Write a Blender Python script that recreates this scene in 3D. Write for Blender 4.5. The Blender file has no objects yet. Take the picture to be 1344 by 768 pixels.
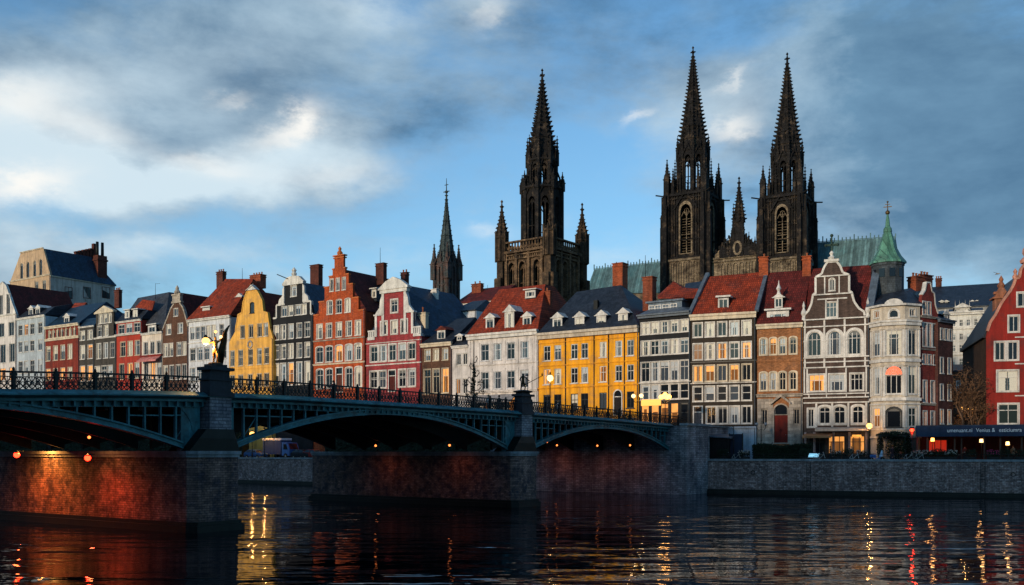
import bpy, bmesh, math, random
from math import sin, cos, pi, radians, sqrt, atan2
from mathutils import Vector, Matrix
from mathutils.geometry import delaunay_2d_cdt
random.seed(7)
SC = bpy.context.scene
COL = SC.collection
# ------------------------------------------------------------------ camera
cam = bpy.data.objects.new("camera", bpy.data.cameras.new("camera")); COL.objects.link(cam)
cam.location = (0, 0, 5.0); cam.rotation_euler = (pi/2, 0, 0)
cam.data.sensor_width = 36; cam.data.lens = 36*1300/1344; cam.data.shift_y = 0.1563
cam.data.clip_start = 0.1; cam.data.clip_end = 9000
SC.camera = cam
SC.view_settings.view_transform = 'Standard'; SC.view_settings.look = 'None'
SC.view_settings.exposure = 0.27; SC.view_settings.gamma = 1; SC.view_settings.use_curve_mapping = False
SC.cycles.max_bounces = 6; SC.cycles.use_denoising = True
# ------------------------------------------------------------------ sun and sky
SUN_EL = radians(9.0); SUN_AZ = atan2(-0.66, -0.75)          # azimuth measured from +Y towards +X
sd = Vector((sin(SUN_AZ)*cos(SUN_EL), cos(SUN_AZ)*cos(SUN_EL), sin(SUN_EL)))
sun = bpy.data.objects.new("sun", bpy.data.lights.new("sun", 'SUN')); COL.objects.link(sun)
sun.data.energy = 2.75; sun.data.angle = radians(2.0); sun.data.color = (1.0, 0.78, 0.54)
sun.rotation_euler = sd.to_track_quat('Z', 'Y').to_euler()
W = bpy.data.worlds.new("World"); SC.world = W; W.use_nodes = True
nt = W.node_tree; nt.nodes.clear()
def N(t, tree=None, **kw):
    n = (tree or nt).nodes.new(t)
    for k, v in kw.items(): setattr(n, k, v)
    return n
def L(a, b, tree=None): (tree or nt).links.new(a, b)
def mth(op, a, b=None, c=None, tree=None, clamp=False):
    n = N('ShaderNodeMath', tree, operation=op); n.use_clamp = clamp
    for i, x in enumerate((a, b, c)):
        if x is None: continue
        if isinstance(x, (int, float)): n.inputs[i].default_value = x
        else: L(x, n.inputs[i], tree)
    return n.outputs[0]
def mixc(f, a, b, tree=None, mode='MIX'):
    n = N('ShaderNodeMix', tree, data_type='RGBA', blend_type=mode)
    for i, x in ((0, f), (6, a), (7, b)):
        if isinstance(x, (int, float)): n.inputs[i].default_value = x
        elif isinstance(x, tuple): n.inputs[i].default_value = (*x[:3], 1)
        else: L(x, n.inputs[i], tree)
    return n.outputs[2]
sky = N('ShaderNodeTexSky', sky_type='NISHITA'); sky.sun_disc = False
sky.sun_elevation = SUN_EL; sky.sun_rotation = SUN_AZ; sky.air_density = 1.0; sky.dust_density = 0.6; sky.ozone_density = 2.0
tc = N('ShaderNodeTexCoord'); nrm = N('ShaderNodeVectorMath', operation='NORMALIZE'); L(tc.outputs['Generated'], nrm.inputs[0])
sx = N('ShaderNodeSeparateXYZ'); L(nrm.outputs[0], sx.inputs[0])
az = mth('ARCTAN2', sx.outputs[0], sx.outputs[1]); el = mth('ARCSINE', sx.outputs[2])
def wnoise(sa, se, scale, detail, rough=0.55, off=0.0, dist=0.0):
    c = N('ShaderNodeCombineXYZ'); L(mth('MULTIPLY', az, sa), c.inputs[0]); L(mth('MULTIPLY', el, se), c.inputs[1]); c.inputs[2].default_value = off
    n = N('ShaderNodeTexNoise'); L(c.outputs[0], n.inputs['Vector']); n.inputs['Scale'].default_value = scale
    n.inputs['Detail'].default_value = detail; n.inputs['Roughness'].default_value = rough; n.inputs['Distortion'].default_value = dist
    return n.outputs[0]
d1 = mth('MULTIPLY', mth('SUBTRACT', wnoise(1, 1.9, 5.5, 6, .6, 3.1), .5), .17)
d2 = mth('MULTIPLY', mth('SUBTRACT', wnoise(1, 1.9, 5.5, 6, .6, 9.7), .5), .11)
azd = mth('ADD', az, d1); eld = mth('ADD', el, d2)
d3 = mth('MULTIPLY', mth('SUBTRACT', wnoise(1, 1.8, 22, 5, .65, 1.1), .5), .045)
azf = mth('ADD', mth('ADD', az, mth('MULTIPLY', d1, .35)), d3); elf = mth('ADD', mth('ADD', el, mth('MULTIPLY', d2, .3)), mth('MULTIPLY', d3, -.6))
def blob(px, py, wx, wy, amp, rot=0.0, fine=False):
    a0 = math.atan((px-672)/1300.); e0 = math.atan((594-py)/1300.*cos(a0))
    A, E = (azf, elf) if fine else (azd, eld)
    da = mth('SUBTRACT', A, a0); de = mth('SUBTRACT', E, e0)
    c, s = cos(rot), sin(rot)
    u = mth('MULTIPLY', mth('ADD', mth('MULTIPLY', da, c), mth('MULTIPLY', de, s)), 1300./wx)
    v = mth('MULTIPLY', mth('SUBTRACT', mth('MULTIPLY', de, c), mth('MULTIPLY', da, s)), 1300./wy)
    r2 = mth('ADD', mth('MULTIPLY', u, u), mth('MULTIPLY', v, v))
    return mth('MULTIPLY', mth('POWER', 2.718, mth('MULTIPLY', r2, -1.0)), amp)
def addall(l):
    o = l[0]
    for x in l[1:]: o = mth('ADD', o, x)
    return o
base = N('ShaderNodeBackground')
N1 = wnoise(1, 2.0, 3.6, 10, .62, 5.5, .15); N2 = wnoise(1, 2.1, 5.0, 10, .60, 12.2, .15); N3 = wnoise(1, 1.8, 2.2, 8, .55, 21.0, .1)
cov_b = addall([blob(60, 190, 260, 110, .20), blob(330, 60, 300, 70, .17), blob(250, 200, 220, 70, .12), blob(560, 110, 120, 70, .08), blob(1240, 120, 230, 150, .26), blob(1120, 290, 280, 70, .16), blob(1340, 260, 200, 140, .2),
                blob(420, 240, 150, 40, .14), blob(150, 330, 300, 30, .16), blob(700, 200, 150, 120, -.02), blob(820, 60, 110, 80, -.05), blob(120, 290, 160, 24, -.12), blob(560, 300, 160, 50, -.05), blob(650, 15, 60, 20, .12)])
mr_ = N('ShaderNodeMapRange'); mr_.interpolation_type = 'SMOOTHSTEP'; L(mth('ADD', N1, cov_b), mr_.inputs[0]); mr_.inputs[1].default_value = .40; mr_.inputs[2].default_value = .74
cov = mr_.outputs[0]
lum = addall([blob(30, 150, 170, 70, .9), blob(210, 225, 200, 45, .75), blob(420, 215, 140, 40, .6), blob(30, 250, 70, 30, .7), blob(180, 335, 340, 34, .8), blob(650, 340, 260, 40, .5), blob(150, 185, 60, 24, -.5), blob(215, 175, 60, 22, -.45), blob(300, 100, 120, 40, .2), blob(480, 10, 90, 26, .5), blob(650, 15, 60, 24, .5), blob(1010, 320, 160, 30, .3),
              blob(330, 60, 260, 50, .12), blob(900, 180, 200, 120, .3), blob(1250, 120, 250, 150, -.30), blob(720, 230, 260, 160, .25), mth('MULTIPLY', mth('SUBTRACT', N2, .46), 1.25), mth('MULTIPLY', mth('SUBTRACT', N3, .48), .6)])
lum = mth('MULTIPLY', mth('MAXIMUM', lum, 0.0), 1.0, clamp=True)
white = addall([blob(372, 178, 44, 14, .75, .25, True), blob(398, 156, 26, 13, .7, .3, True), blob(270, 212, 60, 12, .45, -.1, True), blob(30, 238, 50, 16, .95, .3, True), blob(35, 130, 60, 22, .6, .2, True), blob(110, 165, 60, 14, .4, -.1, True), blob(845, 154, 22, 6, .42, .2, True),
               blob(960, 168, 30, 11, .62, .15, True), blob(966, 105, 22, 6, .4, .5, True), blob(975, 140, 40, 40, .12, 0, True), blob(645, 20, 26, 10, .3, .4, True), blob(300, 135, 22, 7, .3, .2, True), blob(640, 312, 24, 7, .3, 0, True), blob(435, 232, 70, 12, .3, .1, True)])
sk = mixc(1.0, sky.outputs[0], (0.62, 1.13, 1.46), mode='MULTIPLY')
hz = mth('MULTIPLY', mth('POWER', 2.718, mth('MULTIPLY', mth('MAXIMUM', el, 0.0), -4.5)), mth('ADD', .62, mth('MULTIPLY', mth('MULTIPLY', az, az), -.2)))
sk = mixc(hz, sk, (4.2, 5.7, 6.6))
dk_ = N('ShaderNodeMapRange'); L(mth('ADD', mth('MULTIPLY', N2, .6), mth('MULTIPLY', N3, .4)), dk_.inputs[0]); dk_.inputs[1].default_value = .40; dk_.inputs[2].default_value = .62
ccol = mixc(lum, mixc(dk_.outputs[0], (.50, 1.10, 1.85), (1.25, 2.3, 3.3)), (4.5, 5.4, 5.9))
c2 = mixc(mth('MULTIPLY', cov, .93), sk, ccol)
c3 = mixc(mth('MINIMUM', white, 1.0), c2, (6.6, 6.5, 6.2))
L(c3, base.inputs['Color']); base.inputs['Strength'].default_value = 0.125
wo = N('ShaderNodeOutputWorld'); L(base.outputs[0], wo.inputs[0])

# ------------------------------------------------------------------ materials
MATS = {}
def mat(name, col, rough=.8, var=.28, scale=.55, metal=0.0, pattern=None, pc=None, bump=0.0, spec=.22, ps=1.0, axis='xy', fine=7.0, col2=None, c2amt=.5, c2scale=.25, streak=.42):
    if name in MATS: return MATS[name]
    m = bpy.data.materials.new(name); m.use_nodes = True; t = m.node_tree
    b = t.nodes['Principled BSDF']; b.inputs['Roughness'].default_value = rough; b.inputs['Metallic'].default_value = metal
    b.inputs['Specular IOR Level'].default_value = spec
    co = N('ShaderNodeTexCoord', t).outputs['Object']
    oi = N('ShaderNodeObjectInfo', t)
    n1 = N('ShaderNodeTexNoise', t); L(co, n1.inputs['Vector'], t); n1.inputs['Scale'].default_value = scale; n1.inputs['Detail'].default_value = 8; n1.inputs['Roughness'].default_value = .65
    n2 = N('ShaderNodeTexNoise', t); L(co, n2.inputs['Vector'], t); n2.inputs['Scale'].default_value = fine; n2.inputs['Detail'].default_value = 4
    f = mth('ADD', mth('MULTIPLY', n1.outputs[0], .6, tree=t), mth('MULTIPLY', n2.outputs[0], .4, tree=t), tree=t)
    f = N('ShaderNodeMapRange', t); 
    L(mth('ADD', mth('MULTIPLY', n1.outputs[0], .6, tree=t), mth('MULTIPLY', n2.outputs[0], .4, tree=t), tree=t), f.inputs[0], t)
    f.inputs[1].default_value = .33; f.inputs[2].default_value = .67
    lo = tuple(c*(1-var*1.5) for c in col); hi = tuple(min(.95, c*(1+var)) for c in col)
    c = mixc(f.outputs[0], lo, hi, t)
    if not col2 and streak and max(col) > .02: lum_ = sum(col)/3; col2 = tuple(c_*.50+lum_*.16 for c_ in col); c2amt, c2scale = .38, .6
    if col2:
        n3 = N('ShaderNodeTexNoise', t); L(co, n3.inputs['Vector'], t); n3.inputs['Scale'].default_value = c2scale; n3.inputs['Detail'].default_value = 7; n3.inputs['Roughness'].default_value = .7
        g = N('ShaderNodeMapRange', t); L(n3.outputs[0], g.inputs[0], t); g.inputs[1].default_value = .62-.3*c2amt; g.inputs[2].default_value = .78-.3*c2amt
        c = mixc(g.outputs[0], c, col2, t)
    sm_ = N('ShaderNodeMapping', t); L(co, sm_.inputs[0], t); sm_.inputs['Scale'].default_value = (1.3, 1.3, .10)
    ns = N('ShaderNodeTexNoise', t); L(sm_.outputs[0], ns.inputs['Vector'], t); ns.inputs['Scale'].default_value = 1.1; ns.inputs['Detail'].default_value = 6; ns.inputs['Roughness'].default_value = .7
    gs = N('ShaderNodeMapRange', t); L(ns.outputs[0], gs.inputs[0], t); gs.inputs[1].default_value = .35; gs.inputs[2].default_value = .65; gs.inputs[3].default_value = 1-min(.45, streak); gs.inputs[4].default_value = 1.06
    if streak: c = mixc(1.0, c, gs.outputs[0], t, 'MULTIPLY')
    h = None
    if pattern:
        s = N('ShaderNodeSeparateXYZ', t); L(co, s.inputs[0], t)
        cb = N('ShaderNodeCombineXYZ', t)
        if axis == 'xy': L(mth('ADD', s.outputs[0], s.outputs[1], tree=t), cb.inputs[0], t)
        elif axis == 'x': L(s.outputs[0], cb.inputs[0], t)
        else: L(s.outputs[1], cb.inputs[0], t)
        L(s.outputs[2], cb.inputs[1], t)
        bt = N('ShaderNodeTexBrick', t); L(cb.outputs[0], bt.inputs['Vector'], t)
        w, hh, mo = {'brick': (.30, .11, .016), 'block': (.9, .42, .03), 'tile': (.26, .34, .045), 'slate': (.34, .26, .02), 'seam': (.6, 60., .05), 'ashlar': (.62, .27, .03)}[pattern]
        bt.inputs['Scale'].default_value = 1; bt.inputs['Brick Width'].default_value = w*ps; bt.inputs['Row Height'].default_value = hh*ps; bt.inputs['Mortar Size'].default_value = mo*ps
        bt.inputs['Mortar Smooth'].default_value = .3; bt.inputs['Bias'].default_value = 0
        bt.inputs['Color1'].default_value = (.62, .62, .62, 1); bt.inputs['Color2'].default_value = (1.22, 1.22, 1.22, 1); bt.inputs['Mortar'].default_value = (*(pc or (.6, .6, .6)), 1)
        c = mixc(1.0, c, bt.outputs['Color'], t, 'MULTIPLY'); h = bt.outputs['Fac']
    L(c, b.inputs['Base Color'], t)
    if bump:
        bp = N('ShaderNodeBump', t); bp.inputs['Strength'].default_value = bump; bp.inputs['Distance'].default_value = .04
        if h: bp.invert = False; L(mth('SUBTRACT', n2.outputs[0], mth('MULTIPLY', h, .8, tree=t), tree=t), bp.inputs['Height'], t)
        else: L(n2.outputs[0], bp.inputs['Height'], t)
        L(bp.outputs[0], b.inputs['Normal'], t)
    MATS[name] = m; return m
def emat(name, col, strength):
    m = bpy.data.materials.new(name); m.use_nodes = True; b = m.node_tree.nodes['Principled BSDF']
    b.inputs['Base Color'].default_value = (*[min(.8, c) for c in col], 1); b.inputs['Emission Color'].default_value = (*col, 1); b.inputs['Emission Strength'].default_value = strength
    MATS[name] = m; return m
def pane_mat(name, kind):
    m = bpy.data.materials.new(name); m.use_nodes = True; t = m.node_tree; b = t.nodes['Principled BSDF']
    co = N('ShaderNodeTexCoord', t).outputs['Object']; oi = N('ShaderNodeObjectInfo', t)
    s = N('ShaderNodeSeparateXYZ', t); L(co, s.inputs[0], t)
    cb = N('ShaderNodeCombineXYZ', t)
    L(mth('ADD', mth('ADD', s.outputs[0], s.outputs[1], tree=t), mth('MULTIPLY', oi.outputs['Random'], 37, tree=t), tree=t), cb.inputs[0], t)
    L(mth('MULTIPLY', s.outputs[2], .35, tree=t), cb.inputs[1], t)
    n = N('ShaderNodeTexNoise', t); L(cb.outputs[0], n.inputs['Vector'], t); n.inputs['Scale'].default_value = 1.6; n.inputs['Detail'].default_value = 3
    n2 = N('ShaderNodeTexNoise', t); L(cb.outputs[0], n2.inputs['Vector'], t); n2.inputs['Scale'].default_value = 14; n2.inputs['Detail'].default_value = 1
    r = N('ShaderNodeMapRange', t); r.interpolation_type = 'SMOOTHSTEP'; L(n.outputs[0], r.inputs[0], t)
    b.inputs['Roughness'].default_value = .08; b.inputs['Specular IOR Level'].default_value = .5 if kind in ('sky', 'pale') else .32
    g = N('ShaderNodeSeparateXYZ', t); L(N('ShaderNodeTexCoord', t).outputs['Generated'], g.inputs[0], t)
    rnd = oi.outputs['Random']
    def hsh(k): return mth('FRACT', mth('MULTIPLY', rnd, k, tree=t), tree=t)
    side = mth('MULTIPLY', mth('ABSOLUTE', mth('SUBTRACT', g.outputs[0], .5, tree=t), tree=t), 2, tree=t)
    def cover(lo_s, hi_s, lo_b, hi_b):
        cs = mth('GREATER_THAN', mth('ADD', side, mth('MULTIPLY', mth('SUBTRACT', n2.outputs[0], .5, tree=t), .12, tree=t), tree=t), mth('ADD', mth('MULTIPLY', hsh(17.3), hi_s-lo_s, tree=t), lo_s, tree=t), tree=t)
        bl = mth('GREATER_THAN', g.outputs[2], mth('ADD', mth('MULTIPLY', hsh(53.1), hi_b-lo_b, tree=t), lo_b, tree=t), tree=t)
        return mth('MAXIMUM', cs, bl, tree=t)
    fold = mixc(n2.outputs[0], (.70, .70, .70), (1.15, 1.15, 1.15), t)
    if kind == 'dark':
        c = mixc(cover(.72, 1.6, .75, 1.6), (.008, .011, .016), (.16, .155, .145), t)
    elif kind == 'pale':
        c = mixc(cover(.12, .75, .35, 1.2), (.03, .035, .042), (.62, .57, .47), t)
    elif kind == 'sky':
        c = mixc(cover(.3, 1.2, .45, 1.3), (.045, .06, .08), (.42, .45, .47), t)
    else:
        k = cover(.3, .9, .5, 1.2); c = mixc(k, (.04, .015, .006), (.5, .22, .07), t)
        b.inputs['Emission Color'].default_value = (1, .48, .14, 1)
        L(mixc(mth('MULTIPLY', mth('ADD', k, .25, tree=t), mth('ADD', mth('MULTIPLY', n.outputs[0], .8, tree=t), .2, tree=t), tree=t), (.05, .012, .004), (1.0, .40, .09), t), b.inputs['Emission Color'], t)
        b.inputs['Emission Strength'].default_value = .85
    c = mixc(1.0, c, fold, t, 'MULTIPLY')
    L(c, b.inputs['Base Color'], t)
    MATS[name] = m; return m
for k_ in ('dark', 'pale', 'sky', 'lit'): pane_mat('pane_'+k_, k_)
PK = {'d': 'pane_dark', 'p': 'pane_pale', 's': 'pane_sky', 'l': 'pane_lit'}

white = mat('white_render', (.68, .63, .60), var=.16)
cream = mat('cream_stone', (.56, .48, .38), var=.2)
wood_w = mat('white_paint', (.66, .63, .59), rough=.5, var=.2)
wood_c = mat('cream_paint', (.62, .52, .38), rough=.5, var=.12)
wood_d = mat('dark_paint', (.025, .03, .035), rough=.4, var=.2)
br_red = mat('red_brick', (.26, .038, .022), pattern='brick', pc=(.75, .7, .7), var=.3, bump=.3)
br_orange = mat('orange_brick', (.42, .105, .035), pattern='brick', pc=(.75, .7, .65), var=.3, bump=.3)
br_tan = mat('tan_brick', (.38, .16, .065), pattern='brick', pc=(.8, .8, .8), var=.32, bump=.3)
br_brown = mat('brown_brick', (.12, .056, .034), pattern='brick', pc=(1.1, 1.1, 1.1), var=.35, bump=.3)
br_dark = mat('dark_brown_brick', (.038, .024, .018), pattern='brick', pc=(1.2, 1.2, 1.2), var=.35, bump=.3)
br_grey = mat('grey_brick', (.065, .058, .050), pattern='brick', pc=(1.2, 1.2, 1.2), var=.3, bump=.3)
black_w = mat('black_render', (.012, .013, .016), rough=.75, var=.3)
pinkw = mat('pink_render', (.34, .045, .050), pattern='brick', pc=(.9, .9, .9), var=.2)
yellow1 = mat('pale_yellow_render', (.80, .42, .085), var=.16)
yellow2 = mat('amber_yellow_render', (.88, .37, .008), var=.12, rough=.7)
redw = mat('deep_red_render', (.27, .020, .014), var=.2)
blueish = mat('blue_grey_render', (.42, .48, .53), var=.15)
plinth = mat('blue_white_render', (.42, .48, .56), var=.2)
stone_l = mat('pale_stone', (.42, .36, .30), pattern='block', var=.25, bump=.2, pc=(.7, .7, .7))
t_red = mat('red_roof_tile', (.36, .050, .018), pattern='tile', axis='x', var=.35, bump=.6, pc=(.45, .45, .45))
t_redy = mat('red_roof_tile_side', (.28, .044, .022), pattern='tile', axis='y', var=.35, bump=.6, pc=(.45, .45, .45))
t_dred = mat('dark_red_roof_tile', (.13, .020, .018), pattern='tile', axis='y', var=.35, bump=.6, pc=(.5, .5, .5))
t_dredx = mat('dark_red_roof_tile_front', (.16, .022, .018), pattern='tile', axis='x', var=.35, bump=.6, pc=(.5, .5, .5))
t_brown = mat('brown_roof_tile', (.20, .05, .028), pattern='tile', axis='x', var=.35, bump=.6, pc=(.5, .5, .5))
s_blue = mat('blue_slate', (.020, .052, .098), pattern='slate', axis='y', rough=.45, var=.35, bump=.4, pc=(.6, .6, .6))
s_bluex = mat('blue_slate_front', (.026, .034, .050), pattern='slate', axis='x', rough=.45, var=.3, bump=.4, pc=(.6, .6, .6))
s_grey = mat('grey_slate', (.06, .065, .078), pattern='slate', axis='x', rough=.5, var=.3, bump=.4, pc=(.6, .6, .6))
copper = mat('verdigris_copper', (.10, .185, .21), pattern='seam', axis='x', rough=.55, var=.35, pc=(.55, .55, .55), col2=(.07, .17, .2), c2amt=.4)
copper_g = mat('green_copper', (.10, .26, .19), rough=.5, var=.3, pattern='seam', axis='xy', pc=(.5, .5, .5))
lead = mat('lead_grey', (.10, .13, .17), rough=.45, var=.2)
ch_br = mat('chimney_brick', (.30, .075, .035), pattern='brick', pc=(.7, .7, .7), var=.35, bump=.4)
ch_dk = mat('dark_chimney_brick', (.12, .035, .025), pattern='brick', pc=(.8, .8, .8), var=.35, bump=.4)
pot = mat('clay_pot', (.32, .10, .045), var=.25)
goth = mat('blackened_sandstone', (.016, .0145, .016), rough=.9, var=.6, scale=.6, pattern='ashlar', pc=(.5, .5, .5), bump=.6, col2=(.12, .085, .06), c2amt=.30, c2scale=.45)
goth_w = mat('weathered_sandstone', (.20, .125, .075), rough=.9, var=.5, scale=.5, pattern='ashlar', pc=(.45, .45, .45), bump=.6, col2=(.035, .026, .022), c2amt=.42, c2scale=.45)
goth_l = mat('pale_sandstone', (.26, .20, .14), rough=.9, var=.4, scale=.6, pattern='ashlar', pc=(.5, .5, .5), bump=.6, col2=(.05, .036, .028), c2amt=.45, c2scale=.5)
goth_d = mat('soot_black_stone', (.014, .012, .012), rough=.9, var=.5)
goth_g = mat('grey_green_spire', (.045, .065, .072), rough=.7, var=.5, scale=.5, pattern='ashlar', pc=(.6, .6, .6), col2=(.09, .12, .13), c2amt=.4, c2scale=.6)
steel = mat('teal_painted_steel', (.042, .185, .215), rough=.42, var=.3, scale=.8, fine=4, col2=(.03, .045, .05), c2amt=.3, c2scale=.7)
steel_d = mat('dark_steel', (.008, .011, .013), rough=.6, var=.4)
iron = mat('black_ironwork', (.010, .012, .013), rough=.45, var=.3)
bronze = mat('dark_bronze', (.06, .042, .022), rough=.38, metal=.6, var=.4)
pier_b = mat('pier_brick', (.29, .185, .15), pattern='brick', ps=1.35, pc=(.40, .38, .40), var=.45, scale=.5, bump=.9, col2=(.07, .055, .068), c2amt=.6, c2scale=1.2, streak=.4)
quay_b = mat('quay_brick', (.29, .20, .18), pattern='brick', ps=1.6, pc=(.38, .36, .38), var=.5, scale=.4, bump=.9, col2=(.54, .44, .41), c2amt=.45, c2scale=2.4, streak=.4)
abut_b = mat('abutment_stone', (.36, .34, .35), pattern='brick', ps=2.0, pc=(.45, .45, .48), var=.4, scale=.5, bump=.8, col2=(.14, .14, .17), c2amt=.5, c2scale=.3)
algae = mat('algae_stone', (.009, .011, .009), rough=.5, var=.5, scale=.8)
cap_s = mat('coping_stone', (.24, .27, .29), rough=.6, var=.3, scale=.7)
asphalt = mat('asphalt', (.045, .045, .048), var=.25, scale=.3)
paving = mat('paving', (.10, .095, .09), pattern='brick', var=.25)
ground_m = mat('ground', (.06, .058, .055), var=.3, scale=.05)
leaf = mat('hedge_leaf', (.014, .030, .012), rough=.75, var=.5, scale=2.5)
leaf2 = mat('dry_leaf', (.17, .085, .04), rough=.8, var=.5, scale=2.5)
bark = mat('bark', (.055, .036, .025), rough=.9, var=.4, scale=2)
blue_c = mat('blue_cloth', (.015, .045, .11), rough=.7, var=.25, scale=1.5)
cream_c = mat('cream_awning', (.60, .46, .36), rough=.8, var=.15, scale=1.0)
redc = mat('red_paint', (.30, .02, .012), rough=.4)
car_w = mat('white_car_paint', (.75, .75, .74), rough=.25, var=.04)
car_b = mat('blue_car_paint', (.03, .10, .26), rough=.3, var=.1)
rubber = mat('rubber', (.012, .012, .012), rough=.8)
chrome = mat('bright_metal', (.5, .5, .5), rough=.3, metal=1.0, var=.1)
skin = mat('skin', (.45, .24, .17), rough=.6, var=.05)
pink_f = mat('pink_flower', (.55, .04, .14), var=.3, scale=5)
white_f = mat('pale_flower', (.5, .45, .38), var=.3, scale=5)
glow_y = emat('lamp_glow_amber', (1.0, .46, .10), 3.2)
glow_p = emat('lamp_glow_pale', (1.0, .66, .28), 2.0)
glow_r = emat('lamp_glow_red', (1.0, .016, .005), 15)
glow_s = emat('shop_glow', (1.0, .40, .07), .75)
glow_rs = emat('shop_red_glow', (1.0, .04, .012), .22)
board_e = emat('backlit_board', (.35, .75, 1.0), .75)

# ------------------------------------------------------------------ geometry helpers
class MB:
    def __init__(s): s.v = []; s.f = []; s.m = []; s.sm = []
    def add(s, vs, fs, mi=0, sm=False):
        b = len(s.v); s.v += [tuple(v) for v in vs]
        for f in fs: s.f.append(tuple(b+i for i in f)); s.m.append(mi); s.sm.append(sm)
        return s
    def box(s, x0, x1, y0, y1, z0, z1, mi=0):
        return s.add([(x0,y0,z0),(x1,y0,z0),(x1,y1,z0),(x0,y1,z0),(x0,y0,z1),(x1,y0,z1),(x1,y1,z1),(x0,y1,z1)],
              [(0,3,2,1),(4,5,6,7),(0,1,5,4),(1,2,6,5),(2,3,7,6),(3,0,4,7)], mi)
    def bar(s, p, q, w, h=None, mi=0, up=(0,0,1)):
        p = Vector(p); q = Vector(q); h = h or w; d = (q-p)
        if d.length < 1e-6: return s
        d.normalize(); up = Vector(up)
        if abs(d.dot(up)) > .98: up = Vector((0,1,0)) if abs(d.y) < .9 else Vector((1,0,0))
        a = d.cross(up).normalized(); b = a.cross(d).normalized(); a *= w/2; b *= h/2
        return s.add([p-a-b,p+a-b,p+a+b,p-a+b,q-a-b,q+a-b,q+a+b,q-a+b],[(0,3,2,1),(4,5,6,7),(0,1,5,4),(1,2,6,5),(2,3,7,6),(3,0,4,7)], mi)
    def tube(s, pts, rs, n=6, mi=0, sm=True, cap=True):
        pts = [Vector(p) for p in pts]
        if isinstance(rs, (int, float)): rs = [rs]*len(pts)
        rings = []; prev = None
        for i, p in enumerate(pts):
            d = (pts[min(i+1, len(pts)-1)]-pts[max(i-1, 0)])
            if d.length < 1e-9: d = Vector((0,0,1))
            d.normalize()
            if prev is None: a = d.orthogonal().normalized()
            else:
                a = prev - d*prev.dot(d)
                a = a.normalized() if a.length > 1e-6 else d.orthogonal().normalized()
            prev = a; b = d.cross(a)
            rings.append([p+(a*cos(2*pi*k/n)+b*sin(2*pi*k/n))*rs[i] for k in range(n)])
        vs = [v for r in rings for v in r]; fs = []
        for i in range(len(pts)-1):
            for k in range(n): fs.append((i*n+k, i*n+(k+1)%n, (i+1)*n+(k+1)%n, (i+1)*n+k))
        if cap: fs.append(tuple(range(n))[::-1]); fs.append(tuple(range((len(pts)-1)*n, len(pts)*n)))
        return s.add(vs, fs, mi, sm)
    def lathe(s, c, prof, n=10, mi=0, rot=0., sm=False, sxy=(1,1)):
        vs = []; fs = []
        for r, z in prof:
            for k in range(n):
                a = rot+2*pi*k/n; vs.append((c[0]+r*cos(a)*sxy[0], c[1]+r*sin(a)*sxy[1], c[2]+z))
        for i in range(len(prof)-1):
            for k in range(n): fs.append((i*n+k, i*n+(k+1)%n, (i+1)*n+(k+1)%n, (i+1)*n+k))
        fs.append(tuple(range(n))[::-1]); fs.append(tuple(range((len(prof)-1)*n, len(prof)*n)))
        return s.add(vs, fs, mi, sm)
    def sphere(s, c, r, n=10, mi=0, sz=1.0):
        m = n//2
        return s.lathe(c, [(max(.001, r*sin(pi*i/m)), -r*sz*cos(pi*i/m)) for i in range(m+1)], n, mi, sm=True)
    def prism(s, poly, fn, d0, d1, mi=0):
        n = len(poly)
        vs = [fn(a, b, d0) for a, b in poly]+[fn(a, b, d1) for a, b in poly]
        fs = [tuple(range(n)), tuple(range(n, 2*n))[::-1]]+[(i, i+n, (i+1)%n+n, (i+1)%n) for i in range(n)]
        return s.add(vs, fs, mi)
    def hull(s, pts, mi=0):
        bm = bmesh.new(); vs = [bm.verts.new(p) for p in pts]
        bmesh.ops.convex_hull(bm, input=vs); bm.verts.index_update()
        lst = [v for v in bm.verts if v.link_faces]; ix = {v: i for i, v in enumerate(lst)}
        s.add([v.co.copy() for v in lst], [tuple(ix[v] for v in f.verts) for f in bm.faces], mi); bm.free(); return s
    def ring(s, po, pi_, y0, y1, mi=0, outer=True, fn=None):
        fn = fn or (lambda a, b, d: (a, d, b)); n = len(po)
        vs = [fn(*p, y0) for p in po]+[fn(*p, y0) for p in pi_]+[fn(*p, y1) for p in po]+[fn(*p, y1) for p in pi_]
        fs = []
        for i in range(n):
            j = (i+1) % n; fs.append((i, j, n+j, n+i)); fs.append((n+i, n+j, 3*n+j, 3*n+i))
            if outer: fs.append((j, i, 2*n+i, 2*n+j))
        return s.add(vs, fs, mi)
    def face(s, poly, fn, d, mi=0): return s.add([fn(a, b, d) for a, b in poly], [tuple(range(len(poly)))], mi)
    def wall(s, outline, holes, fn, d=0.0, mi=0, reveal=.22):
        vs = []; es = []
        for poly in [outline]+holes:
            b = len(vs); n = len(poly); vs += [Vector(p) for p in poly]; es += [(b+i, b+(i+1) % n) for i in range(n)]
        V, E, Fc = delaunay_2d_cdt(vs, es, [], 0, 1e-5)[:3]
        def inside(p, poly):
            c = False; n = len(poly)
            for i in range(n):
                x1, y1 = poly[i]; x2, y2 = poly[(i+1) % n]
                if (y1 > p[1]) != (y2 > p[1]) and p[0] < (x2-x1)*(p[1]-y1)/(y2-y1)+x1: c = not c
            return c
        keep = []
        for f in Fc:
            c = (sum(V[i][0] for i in f)/len(f), sum(V[i][1] for i in f)/len(f))
            if inside(c, outline) and not any(inside(c, h) for h in holes): keep.append(tuple(f))
        s.add([fn(v[0], v[1], d) for v in V], keep, mi)
        if reveal:
            for h in holes:
                n = len(h); s.add([fn(*p, d) for p in h]+[fn(*p, d+reveal) for p in h], [(i, (i+1) % n, (i+1) % n+n, i+n) for i in range(n)], mi)
        return s
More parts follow.
